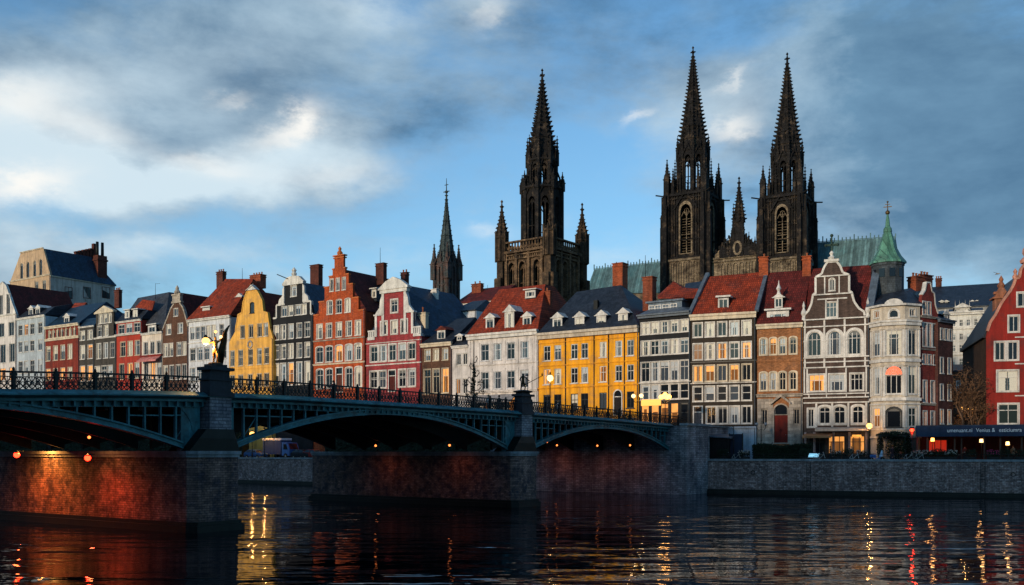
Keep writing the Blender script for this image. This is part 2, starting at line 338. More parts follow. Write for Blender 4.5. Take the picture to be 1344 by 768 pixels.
    def build(s, name, mats, parent=None, label=None, cat=None, group=None, kind=None, loc=None, rz=None, fixn=True):
        me = bpy.data.meshes.new(name); me.from_pydata(s.v, [], s.f)
        for m in (mats if isinstance(mats, (list, tuple)) else [mats]): me.materials.append(m)
        me.polygons.foreach_set('material_index', s.m); me.polygons.foreach_set('use_smooth', s.sm)
        if fixn and len(s.f) < 60000:
            bm = bmesh.new(); bm.from_mesh(me); bmesh.ops.recalc_face_normals(bm, faces=bm.faces); bm.to_mesh(me); bm.free()
        me.update()
        o = bpy.data.objects.new(name, me); COL.objects.link(o)
        if parent: o.parent = parent
        if loc is not None: o.location = loc
        if rz is not None: o.rotation_euler = (0, 0, rz)
        return tag(o, label, cat, group, kind)
def tag(o, label=None, cat=None, group=None, kind=None):
    if label: o['label'] = label
    if cat: o['category'] = cat
    if group: o['group'] = group
    if kind: o['kind'] = kind
    return o
def empty(name, label, cat, loc, rz=0, group=None):
    o = bpy.data.objects.new(name, None); COL.objects.link(o); o.location = loc; o.rotation_euler = (0, 0, rz); o.empty_display_size = .5
    return tag(o, label, cat, group)
def copy_tree(o, parent=None):
    c = o.copy(); COL.objects.link(c); c.parent = parent
    for ch in list(o.children): copy_tree(ch, c)
    return c
def point_light(name, loc, power, col, r=.15, parent=None):
    l = bpy.data.objects.new(name, bpy.data.lights.new(name, 'POINT')); COL.objects.link(l); l.location = loc
    l.data.energy = power; l.data.color = col; l.data.shadow_soft_size = r
    if parent: l.parent = parent
    return l
FX = lambda a, b, d: (a, d, b)     # facade plane: a along x, b up, d backward
class Frame:
    "a level frame: x along the facade, y backward, origin O, ground z0; turns image measurements into metres at a given depth"
    def __init__(s, O, ang, z0=4.0): s.O = Vector(O); s.a = ang; s.u = Vector((cos(ang), sin(ang))); s.n = Vector((-sin(ang), cos(ang))); s.z0 = z0
    def w(s, x, y): return s.O+s.u*x+s.n*y
    def x(s, px, y=0.):
        k = (px-672)/1300.; return (k*(s.O.y+y*s.n.y)-s.O.x-y*s.n.x)/(s.u.x-k*s.u.y)
    def z(s, py, px, y=0.):
        p = s.w(s.x(px, y), y); return 5.0-s.z0+(594-py)*p.y/1300.
    def world(s, px, y, z): p = s.w(s.x(px, y), y); return (p.x, p.y, z)
A_L = atan2(-.575, .818); A_R = atan2(-.39, .92); KP = (24., 131.)
LINE = {'L': Frame(KP, A_L), 'R': Frame(KP, A_R)}
BR = Frame((-19., 64.7), atan2(.818, .575))   # bridge frame: x along the bridge, y upstream
QR = Frame((23.5, 121.6), A_R)                # right quay frame
# ------------------------------------------------------------------ setting: water, ground, quays
def up(poly, z): return [(x, y, z) for x, y in poly]
far_line = [tuple(BR.w(65, y)) for y in (420, 60, 24, -2)]
qa, qb = tuple(BR.w(71, -2)), tuple(QR.w(400, 0))
gpoly = far_line+[qa, qb, (3500, -100), (4000, 4500), (-4500, 4500)]
mb = MB(); mb.add(up(gpoly, 4.0), [tuple(range(len(gpoly)))]); mb.build('ground', ground_m, kind='structure')
npoly = [tuple(BR.w(-45, 400)), tuple(BR.w(-45, -260)), tuple(BR.w(-500, -260)), tuple(BR.w(-500, 400))]
mb = MB(); mb.add(up(npoly, 4.0), [(0, 1, 2, 3)]); mb.build('near_bank_ground', ground_m, kind='structure')
mw = bpy.data.materials.new('river_water'); mw.use_nodes = True; t = mw.node_tree; b_ = t.nodes['Principled BSDF']; out_ = [n for n in t.nodes if n.type == 'OUTPUT_MATERIAL'][0]
b_.inputs['Base Color'].default_value = (.0015, .0025, .004, 1); b_.inputs['Roughness'].default_value = .06; b_.inputs['IOR'].default_value = 1.22; b_.inputs['Specular IOR Level'].default_value = .5
co = N('ShaderNodeTexCoord', t).outputs['Object']
mp = N('ShaderNodeMapping', t); L(co, mp.inputs[0], t); mp.inputs['Rotation'].default_value = (0, 0, radians(6)); mp.inputs['Scale'].default_value = (.42, 1.0, 1)
na = N('ShaderNodeTexNoise', t); L(mp.outputs[0], na.inputs['Vector'], t); na.inputs['Scale'].default_value = .5; na.inputs['Detail'].default_value = 2; na.inputs['Roughness'].default_value = .4; na.inputs['Distortion'].default_value = .4
nb = N('ShaderNodeTexNoise', t); L(mp.outputs[0], nb.inputs['Vector'], t); nb.inputs['Scale'].default_value = 2.6; nb.inputs['Detail'].default_value = 1
nc = N('ShaderNodeTexNoise', t); L(mp.outputs[0], nc.inputs['Vector'], t); nc.inputs['Scale'].default_value = .05; nc.inputs['Detail'].default_value = 3
hh = mth('ADD', na.outputs[0], mth('MULTIPLY', nb.outputs[0], .10, tree=t), tree=t)
mr = N('ShaderNodeMapRange', t); L(nc.outputs[0], mr.inputs[0], t); mr.inputs[1].default_value = .38; mr.inputs[2].default_value = .62; mr.inputs[3].default_value = .22; mr.inputs[4].default_value = 1.7
bp = N('ShaderNodeBump', t); L(hh, bp.inputs['Height'], t); L(mth('MULTIPLY', mr.outputs[0], .55, tree=t), bp.inputs['Strength'], t); bp.inputs['Distance'].default_value = .34; t.nodes.remove(b_)
gl = N('ShaderNodeBsdfGlossy', t); gl.inputs['Color'].default_value = (.80, .81, .86, 1); gl.inputs['Roughness'].default_value = .025; df = N('ShaderNodeBsdfDiffuse', t); df.inputs['Color'].default_value = (.0012, .0022, .0035, 1)
fr_ = N('ShaderNodeFresnel', t); fr_.inputs['IOR'].default_value = 1.33; mx = N('ShaderNodeMixShader', t)
for n_ in (gl, df, fr_): L(bp.outputs[0], n_.inputs['Normal'], t)
L(fr_.outputs[0], mx.inputs[0], t); L(df.outputs[0], mx.inputs[1], t); L(gl.outputs[0], mx.inputs[2], t); L(mx.outputs[0], out_.inputs[0], t)
mb = MB(); mb.add([(-2500, -600, 0), (2500, -600, 0), (2500, 1200, 0), (-2500, 1200, 0)], [(0, 1, 2, 3)]); mb.build('river_water', mw, kind='structure')

def quay(name, fr, x0, x1, y, label, m, ztop=4.0, thick=.6, plinth_=True, cop=.45):
    r = empty(name, label, 'quay wall', (fr.O.x, fr.O.y, 0), fr.a)
    mb = MB(); mb.box(x0, x1, y, y+thick, -1, ztop-.02+cop*0); mb.build('brickwork', m, r)
    for k_ in range(int(x0)+6, int(min(x1, 70)), 14):
        if k_ < -60: continue
        q = MB(); q.tube([(k_+.22*cos(a_*pi/6), y-.07, 2.6+.22*sin(a_*pi/6)) for a_ in range(13)], .035, 5); q.box(k_-.06, k_+.06, y-.12, y-.003, 2.78, 2.9); q.build('mooring_ring', iron, r)
    if x0 >= 0:
        for k_ in (12.5, 31.0):
            q = MB(); [q.box(k_+e_-.03, k_+e_+.03, y-.36, y-.33, -.5, ztop-.1) for e_ in (-.22, .22)]; [q.box(k_-.22, k_+.22, y-.36, y-.33, .2+.3*a_, .24+.3*a_) for a_ in range(12)]; q.build('ladder', iron, r)
    mb = MB()
    x = x0
    while x < x1-.1:
        xe = min(x+2.4, x1); mb.box(x+.012, xe-.012, y-.12, y+thick+.06, ztop-.015, ztop+.23); x = xe
    mb.build('coping', cap_s, r)
    if plinth_: mb = MB(); mb.box(x0, x1, y-.25, y-.003, -1, .55); mb.box(x0, x1, y-.32, y-.253, -1, .3); mb.build('footing', algae, r)
    return r
quay('quay_wall', QR, 0, 260, 0, 'long low dark brick embankment wall below the restaurant terraces', quay_b)
ff = Frame(tuple(BR.w(65, 0)), BR.a+pi/2)   # x runs upstream along the far bank, y runs towards the bridge
FQ = Frame(tuple(BR.w(65, 200)), BR.a-pi/2)  # x downstream, y backward (away from river)
rw = quay('quay_wall', FQ, -220, 173.9, 0, 'brick embankment wall seen through the arches behind the bridge', quay_b, ztop=4.0)

# ------------------------------------------------------------------ the bridge
def zf(s):
    if s < -14: return 8.22+.02*(s+14)
    if s < 8: return 8.8-.0012*(s-8)**2
    return 8.8-.00016*(s-8)**2
bridge = empty('arch_bridge', 'teal iron arch bridge on brick piers crossing the dark river', 'bridge', (BR.O.x, BR.O.y, 0), BR.a)
BW = 22.0
ss = [-45+i*1.0 for i in range(111)]
def strip(mb, y0, y1, z0, z1, sa=-45, sb=65, mi=0):
    S = [s for s in ss if sa <= s <= sb]
    if S[0] > sa: S = [sa]+S
    if S[-1] < sb: S.append(sb)
    vs = []; fs = []
    for s in S: z = zf(s); vs += [(s, y0, z+z0), (s, y1, z+z0), (s, y1, z+z1), (s, y0, z+z1)]
    for i in range(len(S)-1):
        a = i*4; b = a+4
        for k in range(4): fs.append((a+k, a+(k+1) % 4, b+(k+1) % 4, b+k))
    fs += [(0, 1, 2, 3), tuple(len(vs)-4+i for i in (3, 2, 1, 0))]
    mb.add(vs, fs, mi)
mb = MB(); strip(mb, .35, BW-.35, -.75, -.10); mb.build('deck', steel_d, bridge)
mb = MB(); strip(mb, 3.2, BW-3.2, -.096, -.09); mb.build('carriageway', asphalt, bridge)
mb = MB(); strip(mb, .35, 3.2, -.096, .04); strip(mb, BW-3.2, BW-.35, -.096, .04); mb.build('footway', paving, bridge)
mb = MB()
for (a, b, sg) in ((-.45, .35, 1), (BW-.35, BW+.45, -1)):
    strip(mb, a, b, -.42, .05)
mb.build('cornice_girder', steel, bridge)
mb = MB(); vs = []; fs = []
for s in ss: z = zf(s); vs += [(s, -.453, z-.30), (s, -.98, z-.16), (s, -.98, z-.08), (s, -.453, z+.16)]
for i in range(len(ss)-1):
    for k in range(4): fs.append((i*4+k, i*4+(k+1) % 4, i*4+4+(k+1) % 4, i*4+4+k))
mb.add(vs, fs); strip(mb, -.54, -.453, -.46, -.36); strip(mb, -.18, .34, -.78, -.425); strip(mb, -.25, -.183, -.80, -.74)
s = -44.
while s < 65:
    z = zf(s); mb.box(s, s+.12, -.44, -.183, z-.75, z-.425); s += .62
mb.build('cornice_moulding', steel, bridge)
spans = [(-32., -3.2, 7.42), (.8, 31.8, 7.95), (35.8, 65., 7.55)]
def arch_z(sp, s):
    a, b, zc = sp; c = (a+b)/2; h = (b-a)/2; return 5.25+(zc-5.25)*(1-((s-c)/h)**2)
def rib(mb, sp, y0, y1, th=.42, top=None, n=40):
    a, b, zc = sp; S = [a+(b-a)*i/n for i in range(n+1)]; vs = []; fs = []
    for s in S:
        z = arch_z(sp, s); zt = (z+th) if top is None else max(z+th, zf(s)+top)
        vs += [(s, y0, z), (s, y1, z), (s, y1, zt), (s, y0, zt)]
    for i in range(n):
        p = i*4; q = p+4
        for k in range(4): fs.append((p+k, p+(k+1) % 4, q+(k+1) % 4, q+k))
    fs += [(0, 1, 2, 3), tuple(len(vs)-4+i for i in (3, 2, 1, 0))]; mb.add(vs, fs)
for sp in spans:
    mb = MB(); rib(mb, sp, -.30, .1, .40); rib(mb, sp, -.42, -.303, .09); 
    a, b, zc = sp
    vs = None
    # raised upper flange
    n = 40; S = [a+(b-a)*i/n for i in range(n+1)]; vs = []; fs = []
    for s in S: z = arch_z(sp, s)+.40; vs += [(s, -.42, z-.08), (s, .15, z-.08), (s, .15, z+.02), (s, -.42, z+.02)]
    for i in range(n):
        p = i*4; q = p+4
        for k in range(4): fs.append((p+k, p+(k+1) % 4, q+(k+1) % 4, q+k))
    mb.add(vs, fs); mb.build('arch_rib', steel, bridge)
    s = a+.9; k = 0
    while s < b-.3:
        z0 = arch_z(sp, s)+.4; z1 = zf(s)-.76
        if z1-z0 > .12:
            mb = MB(); mb.box(s-.055, s+.055, -.22, -.02, z0, z1)
            if z1-z0 > 1.1:
                mb.box(s+.055, s+1.10-.055, -.15, -.07, z1-.58, z1-.50)
            if z1-z0 > 2.0: mb.bar((s, -.1, z0+.05), (s+1.1, -.1, z1-.6), .05)
            mb.build('spandrel_post', steel, bridge)
        s += 1.10
    mb = MB()
    for y in (4.3, 8.6, 12.9, 17.2): rib(mb, sp, y, y+.25, .4, top=-.76)
    rib(mb, sp, BW-.4, BW, .4, top=-.76)
    s = a+2.
    while s < b-1: 
        mb.box(s, s+.2, .5, BW-.5, zf(s)-1.0, zf(s)-.755); s += 2.2
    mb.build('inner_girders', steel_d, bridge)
# railings: one part per span and side
def railing(sa, sb, y, name='railing', parent=None, zfn=zf, fine=True, full=True):
    mb = MB(); n = max(1, round((sb-sa)/2.45)); st = (sb-sa)/n
    for i in range(n):
        s0 = sa+i*st; s1 = s0+st; z = zfn(s0); z2 = zfn(s1)
        mb.bar((s0, y, z+1.12), (s1, y, z2+1.12), .12, .10)
        mb.bar((s0, y, z+.86), (s1, y, z2+.86), .05, .05); mb.bar((s0, y, z+.16), (s1, y, z2+.16), .06, .07)
        mb.box(s0-.09, s0+.09, y-.1, y+.1, z+.04, z+1.2); mb.lathe((s0, y, z+1.2), [(.06, 0), (.1, .06), (.06, .14), (.01, .2)], 6)
        m = 7; d = st/m
        for k in range(m):
            a = s0+k*d; b = a+d; zz = z+(z2-z)*(k+.5)/m
            mb.bar((a, y, zz+.18), (b, y, zz+.50), .035, .045); mb.bar((a, y, zz+.50), (b, y, zz+.18), .035, .045)
            mb.bar((a, y, zz+.50), ((a+b)/2, y, zz+.86), .035, .045); mb.bar(((a+b)/2, y, zz+.86), (b, y, zz+.50), .035, .045)
            mb.bar((a, y, zz+.16), (a, y, zz+.86), .03, .03)
            if full:
                c = (a+b)/2
                P = [(c+.10*cos(q*pi/4), y, zz+.5+.10*sin(q*pi/4)) for q in range(9)]
                for q in range(8): mb.bar(P[q], P[q+1], .03, .035)
                mb.box(c-.035, c+.035, y-.03, y+.03, zz+.90, zz+1.06)
    return mb.build(name, iron, parent or bridge)
for sa, sb in ((-45, -1.75), (.35, 34.4), (36.0, 70.5)): railing(sa+.1, sb-.1, -.12)
for sa, sb in ((-45, -1.75), (.35, 34.4), (36.0, 65)): railing(sa+.1, sb-.1, BW-.2, full=False)
# piers
def pier(s0, name='pier', label=None):
    p = MB(); y0, y1 = -1.2, 25.
    pl = [(s0-3.2, y0+.5), (s0-2.7, y0), (s0+.3, y0), (s0+.8, y0+.5), (s0+.8, y1), (s0-3.2, y1)]
    sc = lambda pl, e: [(x+(e if x > s0-1.2 else -e), y+(e if y > 10 else -e)) for x, y in pl]
    fz = lambda a, b, d: (a, b, d)
    p.prism(pl, fz, -1, 4.88); o = p.build('pier', pier_b, bridge, label)
    m = MB(); m.prism(sc(pl, .16), fz, 4.883, 5.10); m.prism(sc(pl, .08), fz, 4.70, 4.881); m.build('capstone', cap_s, o)
    m = MB(); m.prism(sc(pl, .3), fz, -1, .42); m.prism(sc(pl, .16), fz, .42, .66); m.build('footing', algae, o)
    # shoulder, column and pedestal on the nose
    m = MB(); m.hull([(s0-3.2, -1.0, 5.10), (s0+.7, -1.0, 5.10), (s0-3.2, 1.2, 5.10), (s0+.7, 1.2, 5.10), (s0-2.5, -1.05, 5.9), (s0+.3, -1.05, 5.9), (s0-1.9, -1.0, 6.5), (s0+.2, -1.0, 6.5), (s0-1.9, .5, 6.5), (s0+.2, .5, 6.5), (s0-2.5, .9, 5.9), (s0+.3, .9, 5.9)])
    m.build('pier_shoulder', algae, o)
    m = MB(); m.box(s0-1.6, s0+.1, -.9, .05, 6.45, zf(s0)-.15)
    m.build('column', abut_b, o)
    m = MB(); z = zf(s0); m.box(s0-1.75, s0+.25, -1.05, .2, z-.148, z+.12); m.box(s0-1.6, s0+.1, -.9, .1, z+.12, z+.9); m.box(s0-1.68, s0+.18, -.98, .16, z+.9, z+1.02)
    m.box(s0-1.5, s0, -.85, .05, z+1.02, z+1.55); m.box(s0-1.75, s0+.25, -1.05, .2, z+1.55, z+1.75)
    m.box(s0-1.35, s0-.15, -.8, 0, z+1.75, z+1.95)
    m.build('pedestal', mat('dark_pedestal_stone', (.03, .035, .045), rough=.6, var=.4, scale=1), o)
    for q in (-.9, .9):      # curved steel brackets at the arch springing
        m = MB()
        for k in range(6):
            a = k/6; b_ = (k+1)/6
            m.bar((s0-2.3-1.0*a**2 if q < 0 else s0+.6+.0*a, -.1, 6.4+a*(zf(s0)-7.2)), (s0-2.3-1.0*b_**2 if q < 0 else s0+.6+.0*b_, -.1, 6.4+b_*(zf(s0)-7.2)), .16)
        m.build('springing_bracket', steel, o)
    m = MB(); m.box(s0-3.2, s0-1.76, -.14, .3, 5.1, zf(s0)-.76); m.build('springing_plate', steel, o); m = MB(); m.box(s0+.26, s0+.9, -.14, .3, 5.1, zf(s0)-.76)
    m.build('springing_plate', steel, o)
    return o
pier(0.0, label='nearer brick pier with wide capstone'); pier(35.0, label='farther brick pier with wide capstone')
# abutments
fz = lambda a, b, d: (a, b, d)
mb = MB(); mb.prism([(65.02, -2.6), (71.2, -2.6), (71.2, -1.9), (79, -1.9), (79, 26), (65.02, 26)], fz, -1, 8.18); mb.build('abutment', abut_b, bridge)
mb = MB(); mb.box(64.8, 71.4, -2.85, -1.8, 8.183, 8.45); mb.box(71.41, 79, -2.1, -1.6, 8.183, 8.40); mb.build('abutment_coping', cap_s, bridge)
mb = MB(); mb.box(-52, -44.5, -2, 26, -1, 8.0); mb.build('abutment', pier_b, bridge, label='near bank abutment')
# street level behind the bridge end: a raised forecourt and its ramp
mb = MB(); mb.add([(65.02, -2, 8.21), (79, -2, 8.21), (79, 26, 8.21), (65.02, 26, 8.21)], [(0, 1, 2, 3)])
mb.add([(67, 26, 8.2), (79, 26, 8.2), (79, 62, 4.02), (67, 62, 4.02), (67, 26, 3), (67, 62, 3)], [(0, 1, 2, 3), (0, 3, 5, 4)])
mb.build('bridge_approach_road', asphalt, kind='structure', loc=(BR.O.x, BR.O.y, 0), rz=BR.a)
mb = MB(); mb.prism([(-52, -2), (-52, 26), (-90, 26), (-90, -2)], fz, 3.9, 4.02); mb.add([(-52, 0, 8.0), (-52, 24, 8.0), (-80, 24, 4.1), (-80, 0, 4.1)], [(0, 1, 2, 3)]); mb.build('approach_ramp', asphalt, kind='structure', loc=(BR.O.x, BR.O.y, 0), rz=BR.a)

# ------------------------------------------------------------------ houses
GND = 4.0; RW = random.Random(11)
class House:
    def __init__(s, name, label, px0, px1, line='L', setback=0., cat='house', ang=None, group=None, depth=13.):
        B = LINE[line]; x0 = B.x(px0, setback); O = B.w(x0, setback)
        s.F = Frame(tuple(O), B.a if ang is None else ang); s.w = s.F.x(px1); s.pm = (px0+px1)/2; s.D = depth
        s.root = empty(name, label, cat, (O.x, O.y, GND), s.F.a, group); s.holes = []; s.wins = []
    def X(s, px, y=0.): return s.F.x(px, y)
    def Z(s, py, px=None, y=0.): return s.F.z(py, s.pm if px is None else px, y)
    def dep(s, px, x):
        k = (px-672)/1300.; F = s.F; return (k*(F.O.y+x*F.u.y)-F.O.x-x*F.u.x)/(F.n.x-k*F.n.y)
    def opening(s, x, z0, z1, w, arch=0.):
        h = w/2
        if not arch: return [(x-h, z0), (x+h, z0), (x+h, z1), (x-h, z1)]
        r = arch*h*2; return [(x-h, z0), (x+h, z0)]+[(x+h*cos(pi*k/8), z1-r+r*sin(pi*k/8)) for k in range(9)]
    def win(s, x, z0, z1, w, style='x', kind='d', fm=None, casing=.09, fr=.10, fn=FX, hole=True, y=0., parent=None, sill=True, arch=None, name='window'):
        fm = fm or wood_w; arch = (.5 if 'a' in style else .16 if 'c' in style else 0.) if arch is None else arch
        P = s.opening(x, z0, z1, w, arch)
        if hole: s.holes.append(P)
        cz = (z0+z1)/2; sc = lambda e: [(x+(a-x)*(w+2*e)/w, cz+(b-cz)*(z1-z0+2*e)/(z1-z0)) for a, b in P]
        mb = MB(); d0 = (.08 if hole else -.06)+y
        mb.ring(P, sc(-fr), d0, d0+.06, fn=fn, outer=not hole)
        if casing and hole: mb.ring(sc(casing), P, y-.05, y+.01, fn=fn)
        iw = w-2*fr; ih = z1-z0-2*fr; zb = z0+fr; bw = .045
        def vb(xx, a, b, t=bw): mb.prism([(xx-t/2, a), (xx+t/2, a), (xx+t/2, b), (xx-t/2, b)], fn, d0+.01, d0+.05)
        def hb(zz, a, b, t=bw): mb.prism([(a, zz-t/2), (b, zz-t/2), (b, zz+t/2), (a, zz+t/2)], fn, d0+.012, d0+.052)
        x0, x1 = x-w/2+fr*.6, x+w/2-fr*.6; zt = z1-fr*.6-(arch*w*.35)
        if 'x' in style: vb(x, zb, zt, .07); hb(zb+ih*.62, x0, x1, .08)
        if 'v' in style: vb(x, zb, zt, .08)
        if 'h' in style: hb(zb+ih*.52, x0, x1, .08); 
        if 't' in style: hb(zb+ih*.70, x0, x1, .09); vb(x, zb, zt, .07); 
        if 'g' in style:
            for q in (1, 2): hb(zb+ih*q/3, x0, x1)
            vb(x, zb, zt, .06)
        if '3' in style: vb(x-w/6, zb, zt, .08); vb(x+w/6, zb, zt, .08); hb(zb+ih*.68, x0, x1, .07)
        if sill and hole: mb.prism([(x-w/2-.14, z0-.13), (x+w/2+.14, z0-.13), (x+w/2+.14, z0-.005), (x-w/2-.14, z0-.005)], fn, y-.12, y+.02)
        o = mb.build(name, fm, parent or s.root)
        tx_, tz_ = random.uniform(-.022, .022), random.uniform(-.018, .018); pm = MB(); pm.add([fn(a, b, d0+.075+tx_*(a-x)+tz_*(b-cz)) for a, b in P], [tuple(range(len(P)))]); pm.build('pane', MATS[PK[kind]], o)
        return o
    def row(s, pt, pb, pxs, wpx, style='x', kinds='d', fm=None, casing=.09, **kw):
        z1, z0 = s.Z(pt), s.Z(pb)
        for i, px in enumerate(pxs):
            x = s.X(px); w = s.X(px+wpx/2)-s.X(px-wpx/2); k_ = kinds[i % len(kinds)]; r_ = RW.random()
            if k_ != 'l': k_ = 'l' if r_ < .02 else 'd' if r_ < .16 else 's' if r_ < .28 else 'p' if r_ < .34 else k_
            s.win(x, z0, z1, w, style, k_, fm, casing, **kw)
    def door(s, px, pt, pb, wpx, m, arch=0., fan=True, kind='d', fm=None):
        x = s.X(px); w = s.X(px+wpx/2)-s.X(px-wpx/2); z1, z0 = s.Z(pt), s.Z(pb); P = s.opening(x, z0, z1, w, arch); s.holes.append(P)
        zd = z0+(z1-z0)*.72
        mb = MB(); mb.box(x-w/2+.02, x+w/2-.02, .12, .18, z0, zd); 
        for a in (-1, 1):
            for k in range(2): mb.box(x+a*w*.22-w*.15, x+a*w*.22+w*.15, .09, .118, z0+.2+k*(zd-z0)*.45, z0+.2+k*(zd-z0)*.45+(zd-z0)*.36)
        d = mb.build('door', m, s.root)
        cz = (z0+z1)/2; sc = lambda e: [(x+(a-x)*(w+2*e)/w, cz+(b-cz)*(z1-z0+2*e)/(z1-z0)) for a, b in P]
        mb = MB(); mb.ring(sc(.16), P, -.08, .01); mb.box(x-w/2, x+w/2, .05, .17, zd+.003, zd+.12); mb.build('frame', fm or wood_w, d)
        mb = MB(); mb.face([(a, max(b, zd+.05)) for a, b in P], FX, .155); mb.build('pane', MATS[PK[kind]], d)
        mb = MB(); mb.sphere((x+w*.35, .1, z0+1.0), .05, 6); mb.build('handle', chrome, d)
    def body(s, m, outline=None, eave=None, side=True, depth=None, sidem=None, back=.4):
        D = depth or s.D; w = s.w; e = eave; g = .02
        s.e = e
        out = outline or [(g, 0), (w-g, 0), (w-g, e), (g, e)]
        mb = MB(); mb.wall(out, s.holes, FX, 0.)
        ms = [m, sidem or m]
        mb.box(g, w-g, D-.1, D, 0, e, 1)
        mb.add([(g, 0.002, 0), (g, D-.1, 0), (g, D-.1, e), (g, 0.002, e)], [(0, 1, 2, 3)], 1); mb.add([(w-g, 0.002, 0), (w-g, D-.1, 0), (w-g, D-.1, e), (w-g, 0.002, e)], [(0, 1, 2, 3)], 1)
        if outline:
            up_ = [p for p in out if p[1] > .01]
            n = len(up_)
            for i in range(n-1):
                a, b = up_[i], up_[i+1]
                if a[1] < e-.05 and b[1] < e-.05 : continue
                mb.add([(a[0], 0, a[1]), (b[0], 0, b[1]), (b[0], back, b[1]), (a[0], back, a[1])], [(0, 1, 2, 3)])
            mb.wall([p for p in out], [], lambda a, b, d: (a, d, b), back, reveal=0)
        if w > 4: q = MB(); q.tube([(w-.16, -.1, .1), (w-.16, -.1, e-.1), (w-.16, -.3, e+.05)], .06, 5); q.build('downpipe', lead, s.root)
        return mb.build('wall', ms, s.root)
    def band(s, py, proud=.18, h=.3, m=None, x0=None, x1=None, name='cornice', z=None):
        z = s.Z(py) if z is None else z; mb = MB(); a = 0 if x0 is None else x0; b = s.w if x1 is None else x1
        mb.box(a-.02, b+.02, -proud, -.003, z, z+h*.6); mb.box(a-.08, b+.08, -proud*1.5, -.004, z+h*.6+.002, z+h); return mb.build(name, m or wood_w, s.root)
    def coping(s, pts, m=None, wd=.22, y0=-.08, y1=.46, name='gable_coping'):
        mb = MB()
        for a, b in zip(pts[:-1], pts[1:]):
            mb.bar((a[0], (y0+y1)/2, a[1]), (b[0], (y0+y1)/2, b[1]), wd, y1-y0+random.uniform(-.01, .01), up=(0, 1, 0)) if True else 0
        return mb.build(name, m or wood_w, s.root)
    def roof_pts(s, pts, m, name='roof', label=None):
        mb = MB(); mb.hull(pts); s.roof = mb.build(name, m, s.root, label); return s.roof
    def roof_eave(s, ez, rz, m, ry=None, D=None, hl=0., hr=0., ov=.25, x0=None, x1=None, y0=None, th=.2, **k):
        D = D or s.D; ry = D/2 if ry is None else ry; a = 0 if x0 is None else x0; b = s.w if x1 is None else x1; f = -ov if y0 is None else y0
        return s.roof_pts([(a, f, ez), (b, f, ez), (a, D+ov, ez), (b, D+ov, ez), (a, f, ez-th), (b, f, ez-th), (a, D, ez-th), (b, D, ez-th), (a+hl, ry, rz), (b-hr, ry, rz)], m, **k)
    def roof_gable(s, ez, rz, m, xc=None, y0=.42, y1=None, hip=0., ov=.05, x0=None, x1=None, **k):
        xc = s.w/2 if xc is None else xc; y1 = y1 or s.D; a = -ov if x0 is None else x0; b = s.w+ov if x1 is None else x1
        return s.roof_pts([(a, y0, ez), (b, y0, ez), (a, y1, ez), (b, y1, ez), (xc, y0, rz), (xc, y1-hip, rz), (a, y0, ez-.15), (b, y1, ez-.15), (b, y0, ez-.15), (a, y1, ez-.15)], m, **k)
    def mansard(s, ez, mz, m, tz=None, inset=1.0, D=None, ov=.1, **k):
        D = D or s.D; w = s.w; tz = tz or mz+.5
        return s.roof_pts([(0, -ov, ez), (w, -ov, ez), (0, D, ez), (w, D, ez), (.0, inset, mz), (w, inset, mz), (0, D-1, mz), (w, D-1, mz), (0, D/2, tz), (w, D/2, tz)], m, **k)
    def dormer(s, px, pt, pb, wpx, y, kind='d', m=None, cm=None, ped=True, roofm=None, style='v', L_=3.0, name='dormer', fr=.12):
        x = s.X(px, y); w = (s.X(px+wpx/2, y)-s.X(px-wpx/2, y)); z1, z0 = s.Z(pt, px, y), s.Z(pb, px, y); h = z1-z0
        zt = z0+h*(.74 if ped else .9)
        mb = MB(); mb.box(x-w/2, x+w/2, y, y+L_, z0-.6, zt); mb.box(x-w/2+.02, x+w/2-.02, y-.1, y-.003, z0-.1, z0)
        d = mb.build(name, cm or s_bluex, s.root)
        mb = MB()
        if ped: 
            mb.prism([(x-w/2-.2, zt+.003), (x+w/2+.2, zt+.003), (x, z1+.05)], FX, y-.15, y+L_)
            mb.prism([(x-w/2-.3, zt-.10), (x+w/2+.3, zt-.10), (x+w/2+.3, zt), (x-w/2-.3, zt)], FX, y-.24, y+.2)
        else: mb.box(x-w/2-.25, x+w/2+.25, y-.3, y+L_, zt+.003, z1)
        mb.build('dormer_roof', [roofm or m or wood_w], d)
        ww = w*.96; z0_, z1_ = z0, zt-.12
        P = [(x-ww/2, z0_), (x+ww/2, z0_), (x+ww/2, z1_), (x-ww/2, z1_)]; f = max(fr, w*.14); Q = [(x-ww/2+f, z0_+f), (x+ww/2-f, z0_+f), (x+ww/2-f, z1_-f), (x-ww/2+f, z1_-f)]
        mb = MB(); mb.ring(P, Q, y-.10, y-.03)
        if 'v' in style: mb.box(x-.04, x+.04, y-.09, y-.04, z0_+f, z1_-f)
        if '3' in style:
            for q in (-1, 1): mb.box(x+q*w/6-.06, x+q*w/6+.06, y-.09, y-.04, z0_+f, z1_-f)
        if 'h' in style: mb.box(x-ww/2+f, x+ww/2-f, y-.088, y-.042, (z0_+z1_)/2-.04, (z0_+z1_)/2+.04)
        mb.build('window_frame', m or wood_w, d)
        mb = MB(); mb.face(Q, FX, y-.05); mb.build('pane', MATS[PK[kind]], d); return d
    def chim(s, px0, px1, pt, y, pb, m=None, pots=2, parent=None, dy=None, cap=True, poth=.5):
        x0, x1 = s.X(px0, y), s.X(px1, y); zt = s.Z(pt, (px0+px1)/2, y); zb = s.Z(pb, (px0+px1)/2, y); dy = dy or max(.6, (x1-x0)*.4); x1 = x1-(dy*.35 if s.pm < 620 else 0)
        f = (x1-x0)
        mb = MB(); mb.box(x0, x1, y, y+dy, zb-1.5, zt-.003)
        if cap: mb.box(x0-.08, x1+.08, y-.08, y+dy+.08, zt-.45, zt-.25); mb.box(x0-.12, x1+.12, y-.12, y+dy+.12, zt, zt+.12)
